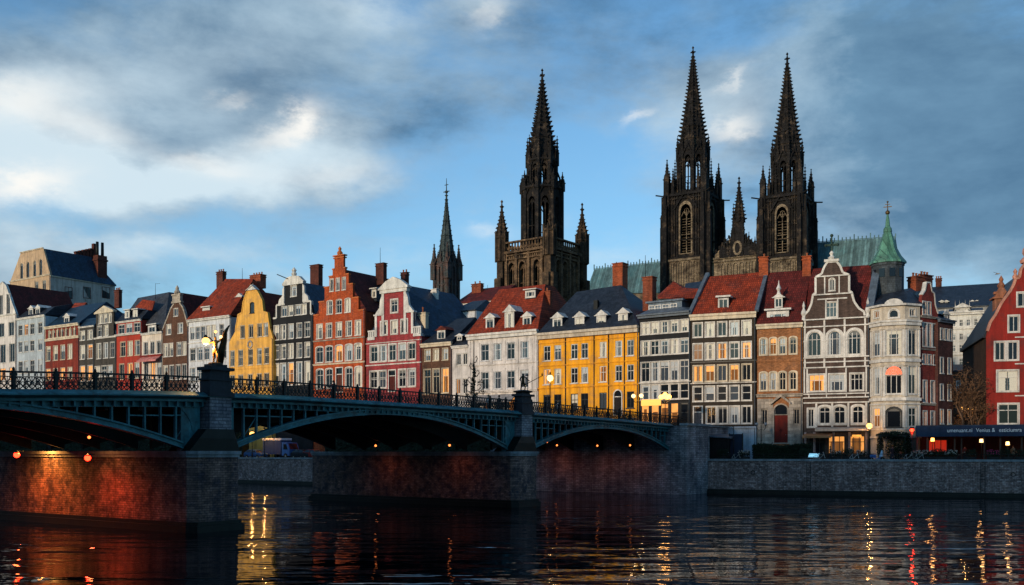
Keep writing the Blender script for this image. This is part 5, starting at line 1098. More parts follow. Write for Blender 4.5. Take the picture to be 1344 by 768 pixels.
# west towers of the cathedral --------------------------------------------------
cath = Frame((672*0+ (900-672)/1300.*230, 230.), atan2(-.53, .85))
croot = empty('cathedral', 'dark Gothic cathedral with twin openwork spires and green copper roofs behind the houses', 'cathedral', (cath.O.x, cath.O.y, 4), cath.a)
def cx(px, y=0.): return cath.x(px, y)
def cz(py, px, y=0.): return cath.z(py, px, y)
def west_tower(px0, px1, y, pys):
    # pys: tip, spire base, octagon base, shaft base(ledge), bottom, corner pinnacle tip
    x0, x1 = cx(px0, y), cx(px1, y); W_ = x1-x0; pm = (px0+px1)/2; z = lambda p: cz(p, pm, y)
    tip, sb, ob, lb, bot, pt = [z(p) for p in pys]
    t = bpy.data.objects.new('west_tower', None); COL.objects.link(t); t.parent = croot; t.location = (x0, y, 0)
    c = (W_/2, W_/2)
    mb = MB(); fns = side_fns(W_)
    ww = W_*.30; zb_, zt_ = lb+1.2, ob-2.6
    for k, fn in enumerate(fns):
        hl = lancet(W_/2, zb_, zt_, ww)
        mb.wall([(0, lb), (W_, lb), (W_, ob), (0, ob)], [hl], fn, 0., reveal=.7)
    shaft = mb.build('shaft', goth, t)
    mb = MB()
    for fn in fns:
        tracery(mb, fn, W_/2, zb_, zt_, ww, 2, louv=True)
        hl = lancet(W_/2, zb_, zt_, ww); oo = [(W_/2+(a-W_/2)*1.28, zb_-.2+(b-zb_)*1.08) for a, b in hl]; mb.ring(oo, hl, -.25, -.0, fn=fn)
    mb.build('window_tracery', goth_l, t)
    mb = MB()
    for fn in fns:
        P = [(W_/2-ww*1.1, zt_-1.2), (W_/2, zt_+3.0), (W_/2+ww*1.1, zt_-1.2)]
        for a, b in zip(P[:-1], P[1:]):
            mb.bar(fn(*a, -.4), fn(*b, -.4), .3)
            for q in range(6): f_ = (q+.5)/6; p_ = fn(a[0]+(b[0]-a[0])*f_, a[1]+(b[1]-a[1])*f_+.3, -.4); mb.box(p_[0]-.14, p_[0]+.14, p_[1]-.14, p_[1]+.14, p_[2]-.1, p_[2]+.28)
        # slim shafts either side and blind panelling
        for q in (.06, .13, .20, .27, .73, .80, .87, .94):
            mb.prism([(W_*q-.11, lb), (W_*q+.11, lb), (W_*q+.11, ob-.3), (W_*q-.11, ob-.3)], fn, -.35, -.003)
            mb.prism([(W_*q-.25, lb+(ob-lb)*.5), (W_*q+.25, lb+(ob-lb)*.5), (W_*q, lb+(ob-lb)*.5+1.0)], fn, -.5, -.353)
        for zz, hh_, pr in ((ob-.5, .5, .6), (ob-1.3, .25, .45), (lb, .4, .6), (lb+(ob-lb)*.28, .16, .4)): mb.prism([(-pr, zz), (W_+pr, zz), (W_+pr, zz+hh_), (-pr, zz+hh_)], fn, -pr, -.004 if pr > .5 else -.01)
        for q in range(12):
            xx = W_*(q+.5)/12; mb.prism([(xx-.16, ob), (xx+.16, ob), (xx, ob+.95)], fn, -.3, 0)
        mb.prism([(0, ob+.003), (W_, ob+.003), (W_, ob+.3), (0, ob+.3)], fn, -.3, -.1)
    mb.build('gable_ornament', goth, t)
    # corner buttresses with stacked pinnacles
    mb = MB(); bw = W_*.13
    for X_, Y_ in ((0, 0), (W_, 0), (W_, W_), (0, W_)):
        sx_, sy_ = (-1 if X_ == 0 else 1), (-1 if Y_ == 0 else 1)
        mb.box(X_-bw*.6+sx_*.2, X_+bw*.6+sx_*.2, Y_-bw*.6+sy_*.2, Y_+bw*.6+sy_*.2, bot, ob)
        pinnacle(mb, X_+sx_*.2, Y_+sy_*.2, ob, pt, bw*1.1)
        pinnacle(mb, X_+sx_*.2-sx_*bw*1.3, Y_+sy_*.2, ob, pt-(pt-ob)*.28, bw*.6); pinnacle(mb, X_+sx_*.2, Y_+sy_*.2-sy_*bw*1.3, ob, pt-(pt-ob)*.28, bw*.6)
        for dx, dy in ((1, 0), (0, 1)):
            px_, py_ = X_+sx_*(.2+dx*bw*.95), Y_+sy_*(.2+dy*bw*.95)
            zt2 = lb+(ob-lb)*(.50 if dx else .62)
            mb.box(px_-bw*.42, px_+bw*.42, py_-bw*.42, py_+bw*.42, bot, zt2); pinnacle(mb, px_, py_, zt2, zt2+(ob-lb)*.34, bw*.75)
            mb.box(px_-bw*.22, px_+bw*.22, py_-bw*.22, py_+bw*.22, zt2, ob-.4)
        # gargoyle
        mb.bar((X_+sx_*.5, Y_+sy_*.5, ob-.4), (X_+sx_*2.2, Y_+sy_*2.2, ob-.25), .25)
    mb.build('corner_buttresses', goth, t)
    mb = MB(); ro = W_*.39; mb.lathe((c[0], c[1], sb+.25), [(ro*.97, 0), (ro*1.05, .2), (ro*1.05, .5), (ro*.93, .7)], 8, rot=pi/8)
    for k in range(8):
        a = k*pi/4; ca, sa = cos(a), sin(a); r_ = ro*cos(pi/8)
        fn = (lambda ca, sa, r_: (lambda p, q, d: (c[0]+ca*(r_-d)-sa*p, c[1]+sa*(r_-d)+ca*p, q)))(ca, sa, r_)
        ln_ = 2*ro*sin(pi/8); hl = lancet(0, ob+.4, sb-.7, ro*.42); mb.wall([(-ln_/2, ob-.5), (ln_/2, ob-.5), (ln_/2, sb+.3), (-ln_/2, sb+.3)], [hl], fn, 0, reveal=.6); tracery(mb, fn, 0, ob+.4, sb-.7, ro*.42, 2, .2)
        mb.ring([(p*1.35, ob+.2+(q-ob-.2)*1.1) for p, q in hl], hl, -.25, -.0, fn=fn)
        mb.bar(fn(-ro*.42, sb-1.2, -.35), fn(0, sb+1.9, -.35), .2); mb.bar(fn(ro*.42, sb-1.2, -.35), fn(0, sb+1.9, -.35), .2); mb.bar(fn(0, sb+1.6, -.35), fn(0, sb+2.8, -.35), .16)
        a2 = a+pi/8; mb.box(c[0]+(ro+.1)*cos(a2)-.28, c[0]+(ro+.1)*cos(a2)+.28, c[1]+(ro+.1)*sin(a2)-.28, c[1]+(ro+.1)*sin(a2)+.28, ob, sb); pinnacle(mb, c[0]+(ro+.15)*cos(a2), c[1]+(ro+.15)*sin(a2), sb-1.5, sb+4.6, .62); pinnacle(mb, c[0]+(ro+.75)*cos(a2), c[1]+(ro+.75)*sin(a2), ob, sb-1.0, .5)
    mb.build('octagon', goth, t)
    mb = MB(); spire(mb, c, ro*.93, sb+.6, tip-1.6, cs=.50, crk=1.05)
    for fz_, hh_ in ((.16, 2.6), (.36, 2.0), (.56, 1.5)):
        zz = sb+.6+(tip-2.0-sb)*fz_; rr = ro*.93*(1-fz_)**1.18
        for k in range(8): a = k*pi/4; pinnacle(mb, c[0]+rr*1.0*cos(a), c[1]+rr*1.0*sin(a), zz-.8, zz+hh_, .42*(1.2-fz_))
    mb.build('spire', goth, t)
    # lower stage down to the roofs
    mb = MB(); mb.box(-.5, W_+.5, -.5, W_+.5, bot, lb-.01)
    for fn in fns:
        for q in range(7): xx = W_*(q+.5)/7; mb.ring(lancet(xx, bot+.5, lb-.8, W_*.10), [(xx+(a-xx)*.7, b-.1) for a, b in lancet(xx, bot+.5, lb-.8, W_*.10)], -.75, -.5, fn=fn)
        mb.prism([(-.9, lb-.6), (W_+.9, lb-.6), (W_+.9, lb-.1), (-.9, lb-.1)], fn, -.9, -.504); mb.prism([(-.7, bot+(lb-bot)*.3), (W_+.7, bot+(lb-bot)*.3), (W_+.7, bot+(lb-bot)*.3+.25), (-.7, bot+(lb-bot)*.3+.25)], fn, -.7, -.505)
    mb.build('base_storey', goth_l, t)
    return x0, x1, W_
TA = west_tower(877, 924, 0., (57, 197, 253, 339, 388, 206)); TB = west_tower(1003, 1050, 0., (66, 205, 256, 338, 388, 214))
# gabled front between the towers with its small fleche
xa, xb = TA[1], TB[0]; xm = cx(971, 2.)
mb = MB(); y = 2.; z = lambda p: cz(p, 971, y)
mb.box(xa-.5, xb+.5, y-1, y+6, 0, z(338)); mb.prism([(xa+1, z(338)), (xb-1, z(338)), (xm, z(300))], FX, y-.6, y+.4)
for pxx in range(951, 992, 8): xx = cx(pxx, y); mb.ring(lancet(xx, z(372), z(345), 1.0), [(xx+(a-xx)*.7, b-.15) for a, b in lancet(xx, z(372), z(345), 1.0)], y-1.3, y-1.0)
for zz in (338, 342): mb.box(xa, xb, y-1.4, y-1.003, z(zz)-.15, z(zz)+.2)
mb.build('front_gable', goth_l, croot)
mb = MB()
for s_ in (-1, 1):
    xe = xa+1 if s_ < 0 else xb-1
    for k in range(9): f_ = k/9; xx = xe+(xm-xe)*f_; zz = z(338)+(z(300)-z(338))*f_; mb.box(xx-.18, xx+.18, y-1, y-.6, zz, zz+.75)
for i, pxx in enumerate((949, 953, 957, 962, 966, 976, 981, 985, 989, 993)): xx = cx(pxx, y); pinnacle(mb, xx, y-1.1, z(338), z(300+abs(pxx-971)*.9-(i % 2)*5), .75)
mb.box(xm-.9, xm+.9, y-1.4, y+.4, z(338), z(292)); pinnacle(mb, xm-1.1, y-1.2, z(330), z(268), .7); pinnacle(mb, xm+1.1, y-1.2, z(330), z(268), .7); spire(mb, (xm, y-.5), 1.15, z(293), z(247), cs=.35, crk=.9, tipx=False)
mb.build('fleche', goth, croot)
mb = MB(); mb.ring([(xm+1.1*cos(k*pi/6), z(327)+1.7*sin(k*pi/6)) for k in range(12)], [(xm+.6*cos(k*pi/6), z(327)+1.2*sin(k*pi/6)) for k in range(12)], y-1.7, y-1.45); mb.build('rose_ring', goth_l, croot)
# copper roofs: long nave running behind, side roofs
def croof(pl, pr, yl, yr, top, bot, m=copper, depth=8, name='nave_roof'):
    a = (cx(pl, yl), yl); b = (cx(pr, yr), yr); ta, tb = top; ba, bb = bot
    mb = MB(); d = (Vector(b)-Vector(a)).normalized(); nn = Vector((-d.y, d.x))*depth
    za, zb = cz(ta, pl, yl+depth/2), cz(tb, pr, yr+depth/2); a2, b2 = Vector(a)+nn, Vector(b)+nn; am, bm = Vector(a)+nn/2, Vector(b)+nn/2
    mb.hull([(a[0], a[1], cz(ba, pl, yl)), (b[0], b[1], cz(bb, pr, yr)), (a2.x, a2.y, cz(ba, pl, yl)), (b2.x, b2.y, cz(bb, pr, yr)), (am.x, am.y, za), (bm.x, bm.y, zb)])
    r_ = mb.build(name, m, croot)
    mb = MB(); n = int((bm-am).length/.9)
    for k in range(n+1):
        p = am+(bm-am)*k/n; zz = za+(zb-za)*k/n; mb.box(p.x-.1, p.x+.1, p.y-.1, p.y+.1, zz-.1, zz+(.75 if k % 4 else 1.3))
    mb.bar((am.x, am.y, za+.15), (bm.x, bm.y, zb+.15), .2, .12); mb.build('ridge_cresting', mat('cresting_copper', (.08, .16, .18)), croot)
    mb = MB(); mb.hull([(a[0]+.3, a[1]+.3, 0), (b[0]-.3, b[1]+.3, 0), (a2.x+.3, a2.y, 0), (b2.x-.3, b2.y, 0), (a[0]+.3, a[1]+.3, cz(ba, pl, yl)-.1), (b[0]-.3, b[1]+.3, cz(bb, pr, yr)-.1), (a2.x+.3, a2.y, cz(ba, pl, yl)-.1), (b2.x-.3, b2.y, cz(bb, pr, yr)-.1)]); mb.build('nave_wall', goth_l, croot)
croof(768, 876, 16., 12., (355, 343), (386, 384)); croof(1052, 1168, 12., 8., (320, 312), (352, 350), depth=6)
croof(925, 951, 4., 4., (333, 331), (347, 346), depth=5, name='side_roof'); croof(1045, 1062, 4., 4., (335, 333), (346, 346), depth=4, name='side_roof')

# the single great tower ---------------------------------------------------------
TF = Frame(((660-672)/1300.*205, 205.), atan2(-.60, .80))
W1 = TF.x(721)
troot = empty('church_tower', 'tall Gothic church tower with lantern spire and corner turrets, left of the twin spires', 'church tower', (TF.O.x, TF.O.y, 4), TF.a)
z = lambda p, y=None: TF.z(p, 713, W1/2 if y is None else y)
zb_, zp, zg = TF.z(392, 722, 0), TF.z(322, 722, 0), TF.z(310, 722, 0); fns = side_fns(W1)
mb = MB(); zt_ = TF.z(341, 700, 0)
for k, fn in enumerate(fns):
    hl = [lancet(W1*q, zb_+1, zt_, W1*.13) for q in ((.2, .43, .74) if k != 1 else (.25, .46, .66))]; mb.wall([(0, zb_-12), (W1, zb_-12), (W1, zp), (0, zp)], hl, fn, 0, reveal=.8)
mb.build('shaft', goth_w, troot)
mb = MB()
for k, fn in enumerate(fns):
    for q in ((.2, .43, .74) if k != 1 else (.25, .46, .66)):
        hl = lancet(W1*q, zb_+1, zt_, W1*.13); tracery(mb, fn, W1*q, zb_+1, zt_, W1*.13, 2); mb.ring([(W1*q+(a-W1*q)*1.3, zb_+1+(b-zb_-1)*1.07) for a, b in hl], hl, -.22, 0, fn=fn)
    for q in (.10, .315, .585, .86): mb.prism([(W1*q-.3, zb_-12), (W1*q+.3, zb_-12), (W1*q+.3, zp-.5), (W1*q-.3, zp-.5)], fn, -.55, -.003)
    for zz, hh_, pr in ((zp-.6, .5, .8), (zp-1.9, .25, .5), (zt_+1.3, .3, .5), (zg-.3, .35, .7)): mb.prism([(-pr, zz), (W1+pr, zz), (W1+pr, zz+hh_), (-pr, zz+hh_)], fn, -pr, -.004)
    n = 16
    for q in range(n): xx = W1*(q+.5)/n; mb.prism([(xx-.12, zp-.1), (xx+.12, zp-.1), (xx+.12, zg-.3), (xx-.12, zg-.3)], fn, -.3, -.05)
    for q in range(n): xx = W1*(q+.5)/n; P = [(xx-.4, zp+.2), (xx, zg-.6), (xx+.4, zp+.2)]; mb.bar(fn(*P[0], -.18), fn(*P[1], -.18), .14); mb.bar(fn(*P[1], -.18), fn(*P[2], -.18), .14)
    n = 22
    for q in range(n): xx = W1*(q+.5)/n; mb.prism([(xx-.14, zt_+1.6), (xx+.14, zt_+1.6), (xx+.14, zp-2), (xx-.14, zp-2)], fn, -.25, -.003)
mb.build('window_tracery', goth_w, troot)
mb = MB(); mb.box(.8, W1-.8, .8, W1-.8, zb_-12, zb_+.5); mb.box(.3, W1-.3, .3, W1-.3, zp-.6, zp-.2); mb.build('floor_slab', goth_d, troot)
mb = MB()
for X_, Y_ in ((0, 0), (W1, 0), (W1, W1), (0, W1)):
    sx_, sy_ = (-1 if X_ == 0 else 1), (-1 if Y_ == 0 else 1); x, y = X_+sx_*.15, Y_+sy_*.15; front = (X_ > 0 and Y_ == 0)
    for dx, dy in ((0, 0), (1, 0), (0, 1)): mb.box(x-.75+dx*sx_*.7, x+.75+dx*sx_*.7, y-.75+dy*sy_*.7, y+.75+dy*sy_*.7, zb_-12, zp-(1.5+4*(dx+dy)))
    tip = z(300 if front else 266); mb.lathe((x, y, zp-2), [(1.25, 0), (1.25, 4.6), (1.5, 4.8), (1.5, 5.1), (1.2, 5.3)], 8, rot=pi/8)
    for k in range(8): a = pi/8+k*pi/4; mb.box(x+1.3*cos(a)-.14, x+1.3*cos(a)+.14, y+1.3*sin(a)-.14, y+1.3*sin(a)+.14, zp-2, zp+4.2)
    spire(mb, (x, y), 1.15 if not front else .9, zp+3.3, tip-(2.2 if not front else 1.2), cs=.28, crk=.95, tipx=False)
mb.build('corner_turrets', mat('dark_brown_sandstone', (.05, .034, .024), rough=.9, var=.5, pattern='ashlar', col2=(.16, .10, .06), c2amt=.35, c2scale=.5), troot)
c = (W1/2, W1/2); r3 = W1*.35; z3a, z3b = zp-.4, z(250)
mb = MB()
def ocw(mb, r_, za, zb__, m_frac=.5, gab=True):
    for k in range(8):
        a = k*pi/4; rr = r_*cos(pi/8); ln = 2*r_*sin(pi/8); ca, sa = cos(a), sin(a)
        fn = (lambda ca, sa, rr: (lambda p, q, d: (c[0]+ca*(rr-d)-sa*p, c[1]+sa*(rr-d)+ca*p, q)))(ca, sa, rr)
        hl = lancet(0, za+(zb__-za)*.08, zb__-(zb__-za)*.14, ln*m_frac); mb.wall([(-ln/2, za), (ln/2, za), (ln/2, zb__), (-ln/2, zb__)], [hl], fn, 0, reveal=.5)
        tracery(mb, fn, 0, za+(zb__-za)*.08, zb__-(zb__-za)*.14, ln*m_frac, 2, .15)
        if gab: mb.bar(fn(-ln*.4, zb__-1.4, -.2), fn(0, zb__+1.2, -.2), .2); mb.bar(fn(ln*.4, zb__-1.4, -.2), fn(0, zb__+1.2, -.2), .2)
        for q in range(5): mb.prism([(-ln/2+ln*(q+.5)/5-.14, zb__), (-ln/2+ln*(q+.5)/5+.14, zb__), (-ln/2+ln*(q+.5)/5, zb__+.9)], fn, -.3, -.1)
        a2 = a+pi/8; mb.box(c[0]+r_*cos(a2)-.35, c[0]+r_*cos(a2)+.35, c[1]+r_*sin(a2)-.35, c[1]+r_*sin(a2)+.35, za, zb__)
    mb.lathe((c[0], c[1], zb__-.3), [(r_+.1, 0), (r_+.5, .2), (r_+.5, .5), (r_-.6, .6)], 8, rot=pi/8)
ocw(mb, r3, z3a, z3b)
for k in range(8): a = pi/8+k*pi/4; pinnacle(mb, c[0]+(r3+.2)*cos(a), c[1]+(r3+.2)*sin(a), z3b-.5, z(228), .8)
mb.build('lantern', goth, troot)
mb = MB(); r4 = W1*.245; z4 = z(194); ocw(mb, r4, z3b, z4-3, .5)
for k in range(8): a = pi/8+k*pi/4; pinnacle(mb, c[0]+(r4+.3)*cos(a), c[1]+(r4+.3)*sin(a), z4-4, z(180), .6); mb.bar((c[0]+r3*cos(a), c[1]+r3*sin(a), z3b+1.2), (c[0]+r4*cos(a), c[1]+r4*sin(a), z3b+4.5), .35)
mb.lathe((c[0], c[1], z4-3), [(r4, 0), (r4*.9, 1.5), (r4*.85, 3)], 8, rot=pi/8)
mb.build('upper_lantern', goth, troot)
mb = MB(); spire(mb, c, r4*.82, z4-1, z(89)-2.6, cs=.5, crk=1.15); mb.build('spire', goth, troot)
mb = MB(); x, y = c[0]-r3*.0, c[1]; mb.build('cross_base', goth, troot) if mb.v else None

# slim distant spire ---------------------------------------------------------------
SF = Frame(((586-672)/1300.*262, 262.), atan2(-.60, .80)); sroot = empty('church_spire', 'slender grey-green church spire rising behind the pink-red house', 'church spire', (SF.O.x, SF.O.y, 4), SF.a)
z = lambda p: SF.z(p, 586, 0)
k_ = 262/1300.
mb = MB(); b0 = 15.5*k_*.72; mb.box(-b0, b0, -b0, b0, 0, z(345)); 
for fn in [lambda a, b, d: (a, -b0+d, b), lambda a, b, d: (b0-d, a, b), lambda a, b, d: (-b0+d, a, b)]:
    for q in (-.5, 0, .5): hl = lancet(b0*q*1.1, z(376), z(350), b0*.3); mb.ring([(b0*q*1.1+(a-b0*q*1.1)*1.4, b+.3) for a, b in hl], hl, -.3, 0, fn=fn)
    for q in (-.95, -.28, .28, .95): mb.prism([(b0*q-.3, 0), (b0*q+.3, 0), (b0*q+.3, z(346)), (b0*q-.3, z(346))], fn, -.4, 0)
for X_ in (-1, 1):
    for Y_ in (-1, 1): pinnacle(mb, X_*b0*1.02, Y_*b0*1.02, z(368), z(321), 1.5)
for k in range(8): a = k*pi/4; pinnacle(mb, b0*1.0*cos(a), b0*1.0*sin(a), z(352), z(331), .9)
mb.build('shaft', mat('red_brown_stone', (.10, .06, .055), pattern='ashlar', var=.5, col2=(.05, .06, .065), c2amt=.6, c2scale=.5), sroot)
mb = MB(); spire(mb, (0, 0), 12*k_, z(350), z(262), cs=.25, crk=1.6, tipx=False); mb.tube([(0, 0, z(266)), (0, 0, z(234))], [.22, .06], 6); mb.box(-1.0, 1.0, -.1, .1, z(252), z(251)); mb.box(-.6, .6, -.1, .1, z(243), z(242.3)); mb.sphere((0, 0, z(252)), .45, 8)
mb.build('spire', goth_g, sroot)
# ------------------------------------------------------------------ lamps, statues, people, plants, vehicles
def dep(fr, px, x):
    k = (px-672)/1300.; return (k*(fr.O.y+x*fr.u.y)-fr.O.x-x*fr.u.x)/(fr.n.x-k*fr.n.y)
def skin_mesh(name, verts, edges, radii, mats, pick=None, sub=1, parent=None, root=0):
    me = bpy.data.meshes.new(name); me.from_pydata(verts, edges, []); o = bpy.data.objects.new(name, me); COL.objects.link(o)
    sk = o.modifiers.new('skin', 'SKIN'); 
    for i, r in enumerate(radii):
        r = r if isinstance(r, tuple) else (r, r); me.skin_vertices[0].data[i].radius = r
    me.skin_vertices[0].data[root].use_root = True
    if sub: sb = o.modifiers.new('sub', 'SUBSURF'); sb.levels = sub; sb.render_levels = sub
    bpy.context.view_layer.update(); dg = bpy.context.evaluated_depsgraph_get(); m2 = bpy.data.meshes.new_from_object(o.evaluated_get(dg))
    bpy.data.objects.remove(o); m2.name = name
    m2.materials.clear()
    for m in mats: m2.materials.append(m)
    for p in m2.polygons:
        p.use_smooth = True
        if pick: p.material_index = pick(p.center)
    o = bpy.data.objects.new(name, m2); COL.objects.link(o)
    if parent: o.parent = parent
    return o
def person(loc, rz, label, top, legs, hairm, stride=.0, arm=.0, group='people'):
    r = empty('person', label, 'person', loc, rz, group)
    s = stride
    V = [(0, 0, .95), (0, 0, 1.12), (0, .01, 1.30), (0, .01, 1.44), (0, 0, 1.53), (0, -.01, 1.64), (0, -.01, 1.74),
         (.09, 0, .90), (.10, -s*.5, .50), (.10, -s, .09), (.10, -s-.14, .04), (-.09, 0, .90), (-.10, s*.35, .50), (-.10, s, .09), (-.10, s-.14, .04),
         (.19, 0, 1.41), (.24, .03-arm*.1, 1.15), (.24, -.10-arm*.3, .95+arm*.25), (.235, -.17-arm*.35, .90+arm*.3), (-.19, 0, 1.41), (-.24, .03, 1.15), (-.24, -.08, .93), (-.235, -.12, .86)]
    E = [(0, 1), (1, 2), (2, 3), (3, 4), (4, 5), (5, 6), (0, 7), (7, 8), (8, 9), (9, 10), (0, 11), (11, 12), (12, 13), (13, 14), (3, 15), (15, 16), (16, 17), (17, 18), (3, 19), (19, 20), (20, 21), (21, 22)]
    R = [(.16, .11), (.14, .10), (.17, .12), (.13, .09), .055, (.085, .10), (.06, .075), .095, .065, .045, .04, .095, .065, .045, .04, .065, .05, .04, .035, .065, .05, .04, .035]
    def pick(c):
        if c.z > 1.50 or (abs(c.x) > .19 and c.z < .93+arm*.25): return 2
        if c.z < .09: return 3
        return 0 if c.z > .80 else 1
    skin_mesh('body', V, E, R, [top, legs, skin, rubber], pick, 1, r)
    mb = MB(); mb.lathe((0, .015, 1.60), [(.085, 0), (.105, .06), (.10, .12), (.06, .17), (.01, .185)], 8, sm=True, sxy=(.95, 1.05)); mb.build('hair', hairm, r)
    return r
coat_d = mat('dark_coat', (.02, .02, .026), var=.2); coat_b = mat('beige_coat', (.40, .28, .19), var=.15); coat_w = mat('white_coat', (.6, .58, .55), var=.1); coat_r = mat('red_coat', (.30, .03, .03), var=.1); jeans = mat('blue_jeans', (.03, .05, .10), var=.2); hair_b = mat('brown_hair', (.05, .025, .012)); hair_l = mat('fair_hair', (.3, .2, .1))
# -- street lamps
def globe(parent, loc, r, m, light=None, col=(1, .6, .25), name='lamp_globe'):
    mb = MB(); mb.sphere((0, 0, 0), r, 12); o = mb.build(name, m, parent, loc=loc)
    if light: point_light('lamp_light', Vector(loc)+Vector((0, 0, -r-.15)), light, col, .12, parent)
    return o
def lamp_post(loc, h, label, arms=1, m=glow_p, r=.24, light=60, rz=0, fancy=True, cat='street lamp', col=(1, .6, .25), spread=.55):
    o = empty('street_lamp', label, cat, loc, rz)
    mb = MB(); mb.lathe((0, 0, 0), [(.22, 0), (.22, .12), (.14, .25), (.16, .6), (.10, .75), (.075, 1.0), (.06, h*.55), (.09, h*.56), (.05, h*.6), (.045, h-.1), (.09, h-.05), (.05, h)], 8, sm=False)
    mb.build('pole', iron, o)
    if arms == 1:
        globe(o, (0, 0, h+r), r, m, light, col); mb = MB(); mb.lathe((0, 0, h+2*r-.03), [(.12, 0), (.16, .05), (.06, .16), (.09, .22), (.02, .34)], 8); mb.build('finial', iron, o)
    else:
        mb = MB()
        for k in range(arms):
            a = 2*pi*k/arms; ca, sa = cos(a)*spread, sin(a)*spread
            mb.tube([(0, 0, h-.5), (ca*.5, sa*.5, h-.62), (ca, sa, h-.35), (ca, sa, h-.1)], .035, 5)
            mb.lathe((ca, sa, h-.12), [(.05, 0), (.12, .06), (.12, .1)], 8)
        mb.build('arms', iron, o)
        for k in range(arms): a = 2*pi*k/arms; globe(o, (cos(a)*spread, sin(a)*spread, h+r-.04), r, m, light/arms if light else None, col)
        if arms > 2: globe(o, (0, 0, h+r+.25), r, m)
    return o
def on_bridge(px, y, dz=-.09): s = BR.x(px, y); p = BR.w(s, y); return (p.x, p.y, zf(s)+dz)
lamp_post(on_bridge(722, 1.2), 3.6, 'black bridge lamp with one glowing white globe before the yellow building', 1, glow_p, .33, 90)
s_ = 69.; y_ = dep(BR, 836.5, s_); p_ = BR.w(s_, y_); lamp_post((p_.x, p_.y, 8.21), 3.7, 'twin-globe lamp post glowing beside the yellow building corner', 2, glow_p, .26, 70, A_L)
s_ = 70.5; y_ = dep(BR, 873, s_); p_ = BR.w(s_, y_); lamp_post((p_.x, p_.y, 8.21), 3.5, 'amber cluster lamp with four globes before the black glass-fronted house', 4, glow_y, .30, 160, A_L, col=(1, .45, .12))
# lamps on the far left quay, seen under the middle arch
for px, py, lb in ((331, 570, 'round amber street lamp on the far quay beside the nearer pier'), (347, 567, 'amber street lamp on the far quay left of the blue truck')):
    y = 1.5; x = FQ.x(px, y); p = FQ.w(x, y); zt = 5+(594-py)*p.y/1300.; lamp_post((p.x, p.y, 4.0), zt-4-.45, lb, 1, glow_y, .45, 220, col=(1, .45, .12))
lamp_post(tuple(QR.w(QR.x(999, 5), 5))+(4.0,), 4.4, 'unlit black twin-arm lamp post in front of the white plinth', 2, mat('unlit_glass_globe', (.25, .28, .32), rough=.1), .2, None, A_R)
o = lamp_post(tuple(QR.w(QR.x(1141, 6.5), 6.5))+(4.0,), 3.9, 'golden lantern on a black post between the gabled and bay-fronted houses', 1, glow_y, .34, 160, col=(1, .5, .15))
for k, px in enumerate((1264, 1273, 1281, 1287.5)):
    y = 20+k*3; p = QR.w(QR.x(px, y), y); zt = 5+(594-537)*p.y/1300.; lamp_post((p.x, p.y, 4.0), zt-4-.3, ['first', 'second', 'third', 'fourth'][k]+' amber lamp from the left along the narrow street gap', 1, glow_y, .30, 120, col=(1, .5, .15))
# red signal lamp
p = QR.w(QR.x(1197, 3.0), 3.0); o = empty('signal_lamp', 'red glowing signal lamp on a slim post by the restaurant awning', 'signal lamp', (p.x, p.y, 4.0), A_R)
mb = MB(); mb.tube([(0, 0, 0), (0, 0, 3.6)], [.07, .05], 6); mb.box(-.22, .22, -.05, .2, 3.15, 4.0); mb.build('post', iron, o); globe(o, (0, -.1, 3.6), .2, glow_r, 60, (1, .05, .02))
# small wall lamps under the bridge
def wall_lamp(px, py, s, side, label, m=None, power=30, col=(1, .25, .08), r=.11):
    y = dep(BR, px, s); p = BR.w(s, y); z = 5+(594-py)*p.y/1300.
    o = empty('bulkhead_lamp', label, 'lamp', (p.x, p.y, z), BR.a, 'small lamps under the bridge')
    mb = MB(); mb.bar((side*.5, 0, .25), (0, 0, .25), .05); mb.lathe((0, 0, .1), [(.16, 0), (.12, .12), (.03, .18)], 8); mb.build('bracket', iron, o); globe(o, (0, 0, 0), r, m or glow_r)
    l = bpy.data.objects.new('lamp_light', bpy.data.lights.new('lamp_light', 'SPOT')); COL.objects.link(l); l.parent = o; l.location = (-side*.0, 0, -r-.05); l.data.energy = power*3; l.data.color = col; l.data.spot_size = radians(172); l.data.spot_blend = 1.0; l.data.shadow_soft_size = .12
orange = emat('lamp_glow_orange', (1.0, .24, .05), 2.6)
for px, py, lb in ((493, 585, 'left of the two orange lamps on the farther pier'), (590, 584.5, 'right of the two orange lamps on the farther pier')): wall_lamp(px, py, 29.6, 1, lb, orange, 38, (1, .22, .08))
for px, py, lb in ((718, 580, 'leftmost small lamp under the far arch'), (731, 584.5, 'second small lamp under the far arch, close to the leftmost'), (784, 585, 'small lamp under the middle of the far arch'), (827, 584.5, 'rightmost small lamp under the far arch')): wall_lamp(px, py, 62.4, 1, lb, orange, 34, (1, .20, .07))
wall_lamp(50, 572, -4.3, 1, 'orange lamp hung under the nearest arch at the left', orange, 560, (1, .36, .07), .18); wall_lamp(117, 574, -5.0, 1, 'pale orange lamp hung under the nearest arch, right of the other', orange, 120, (1, .35, .1), .1)
wall_lamp(22, 597, -5.6, 1, 'red lamp at the far left on the nearer pier', glow_r, 500, (1, .14, .03), .2); wall_lamp(115, 601, -5.2, 1, 'red lamp low on the nearer pier under the orange lamps', glow_r, 330, (1, .08, .03), .2)
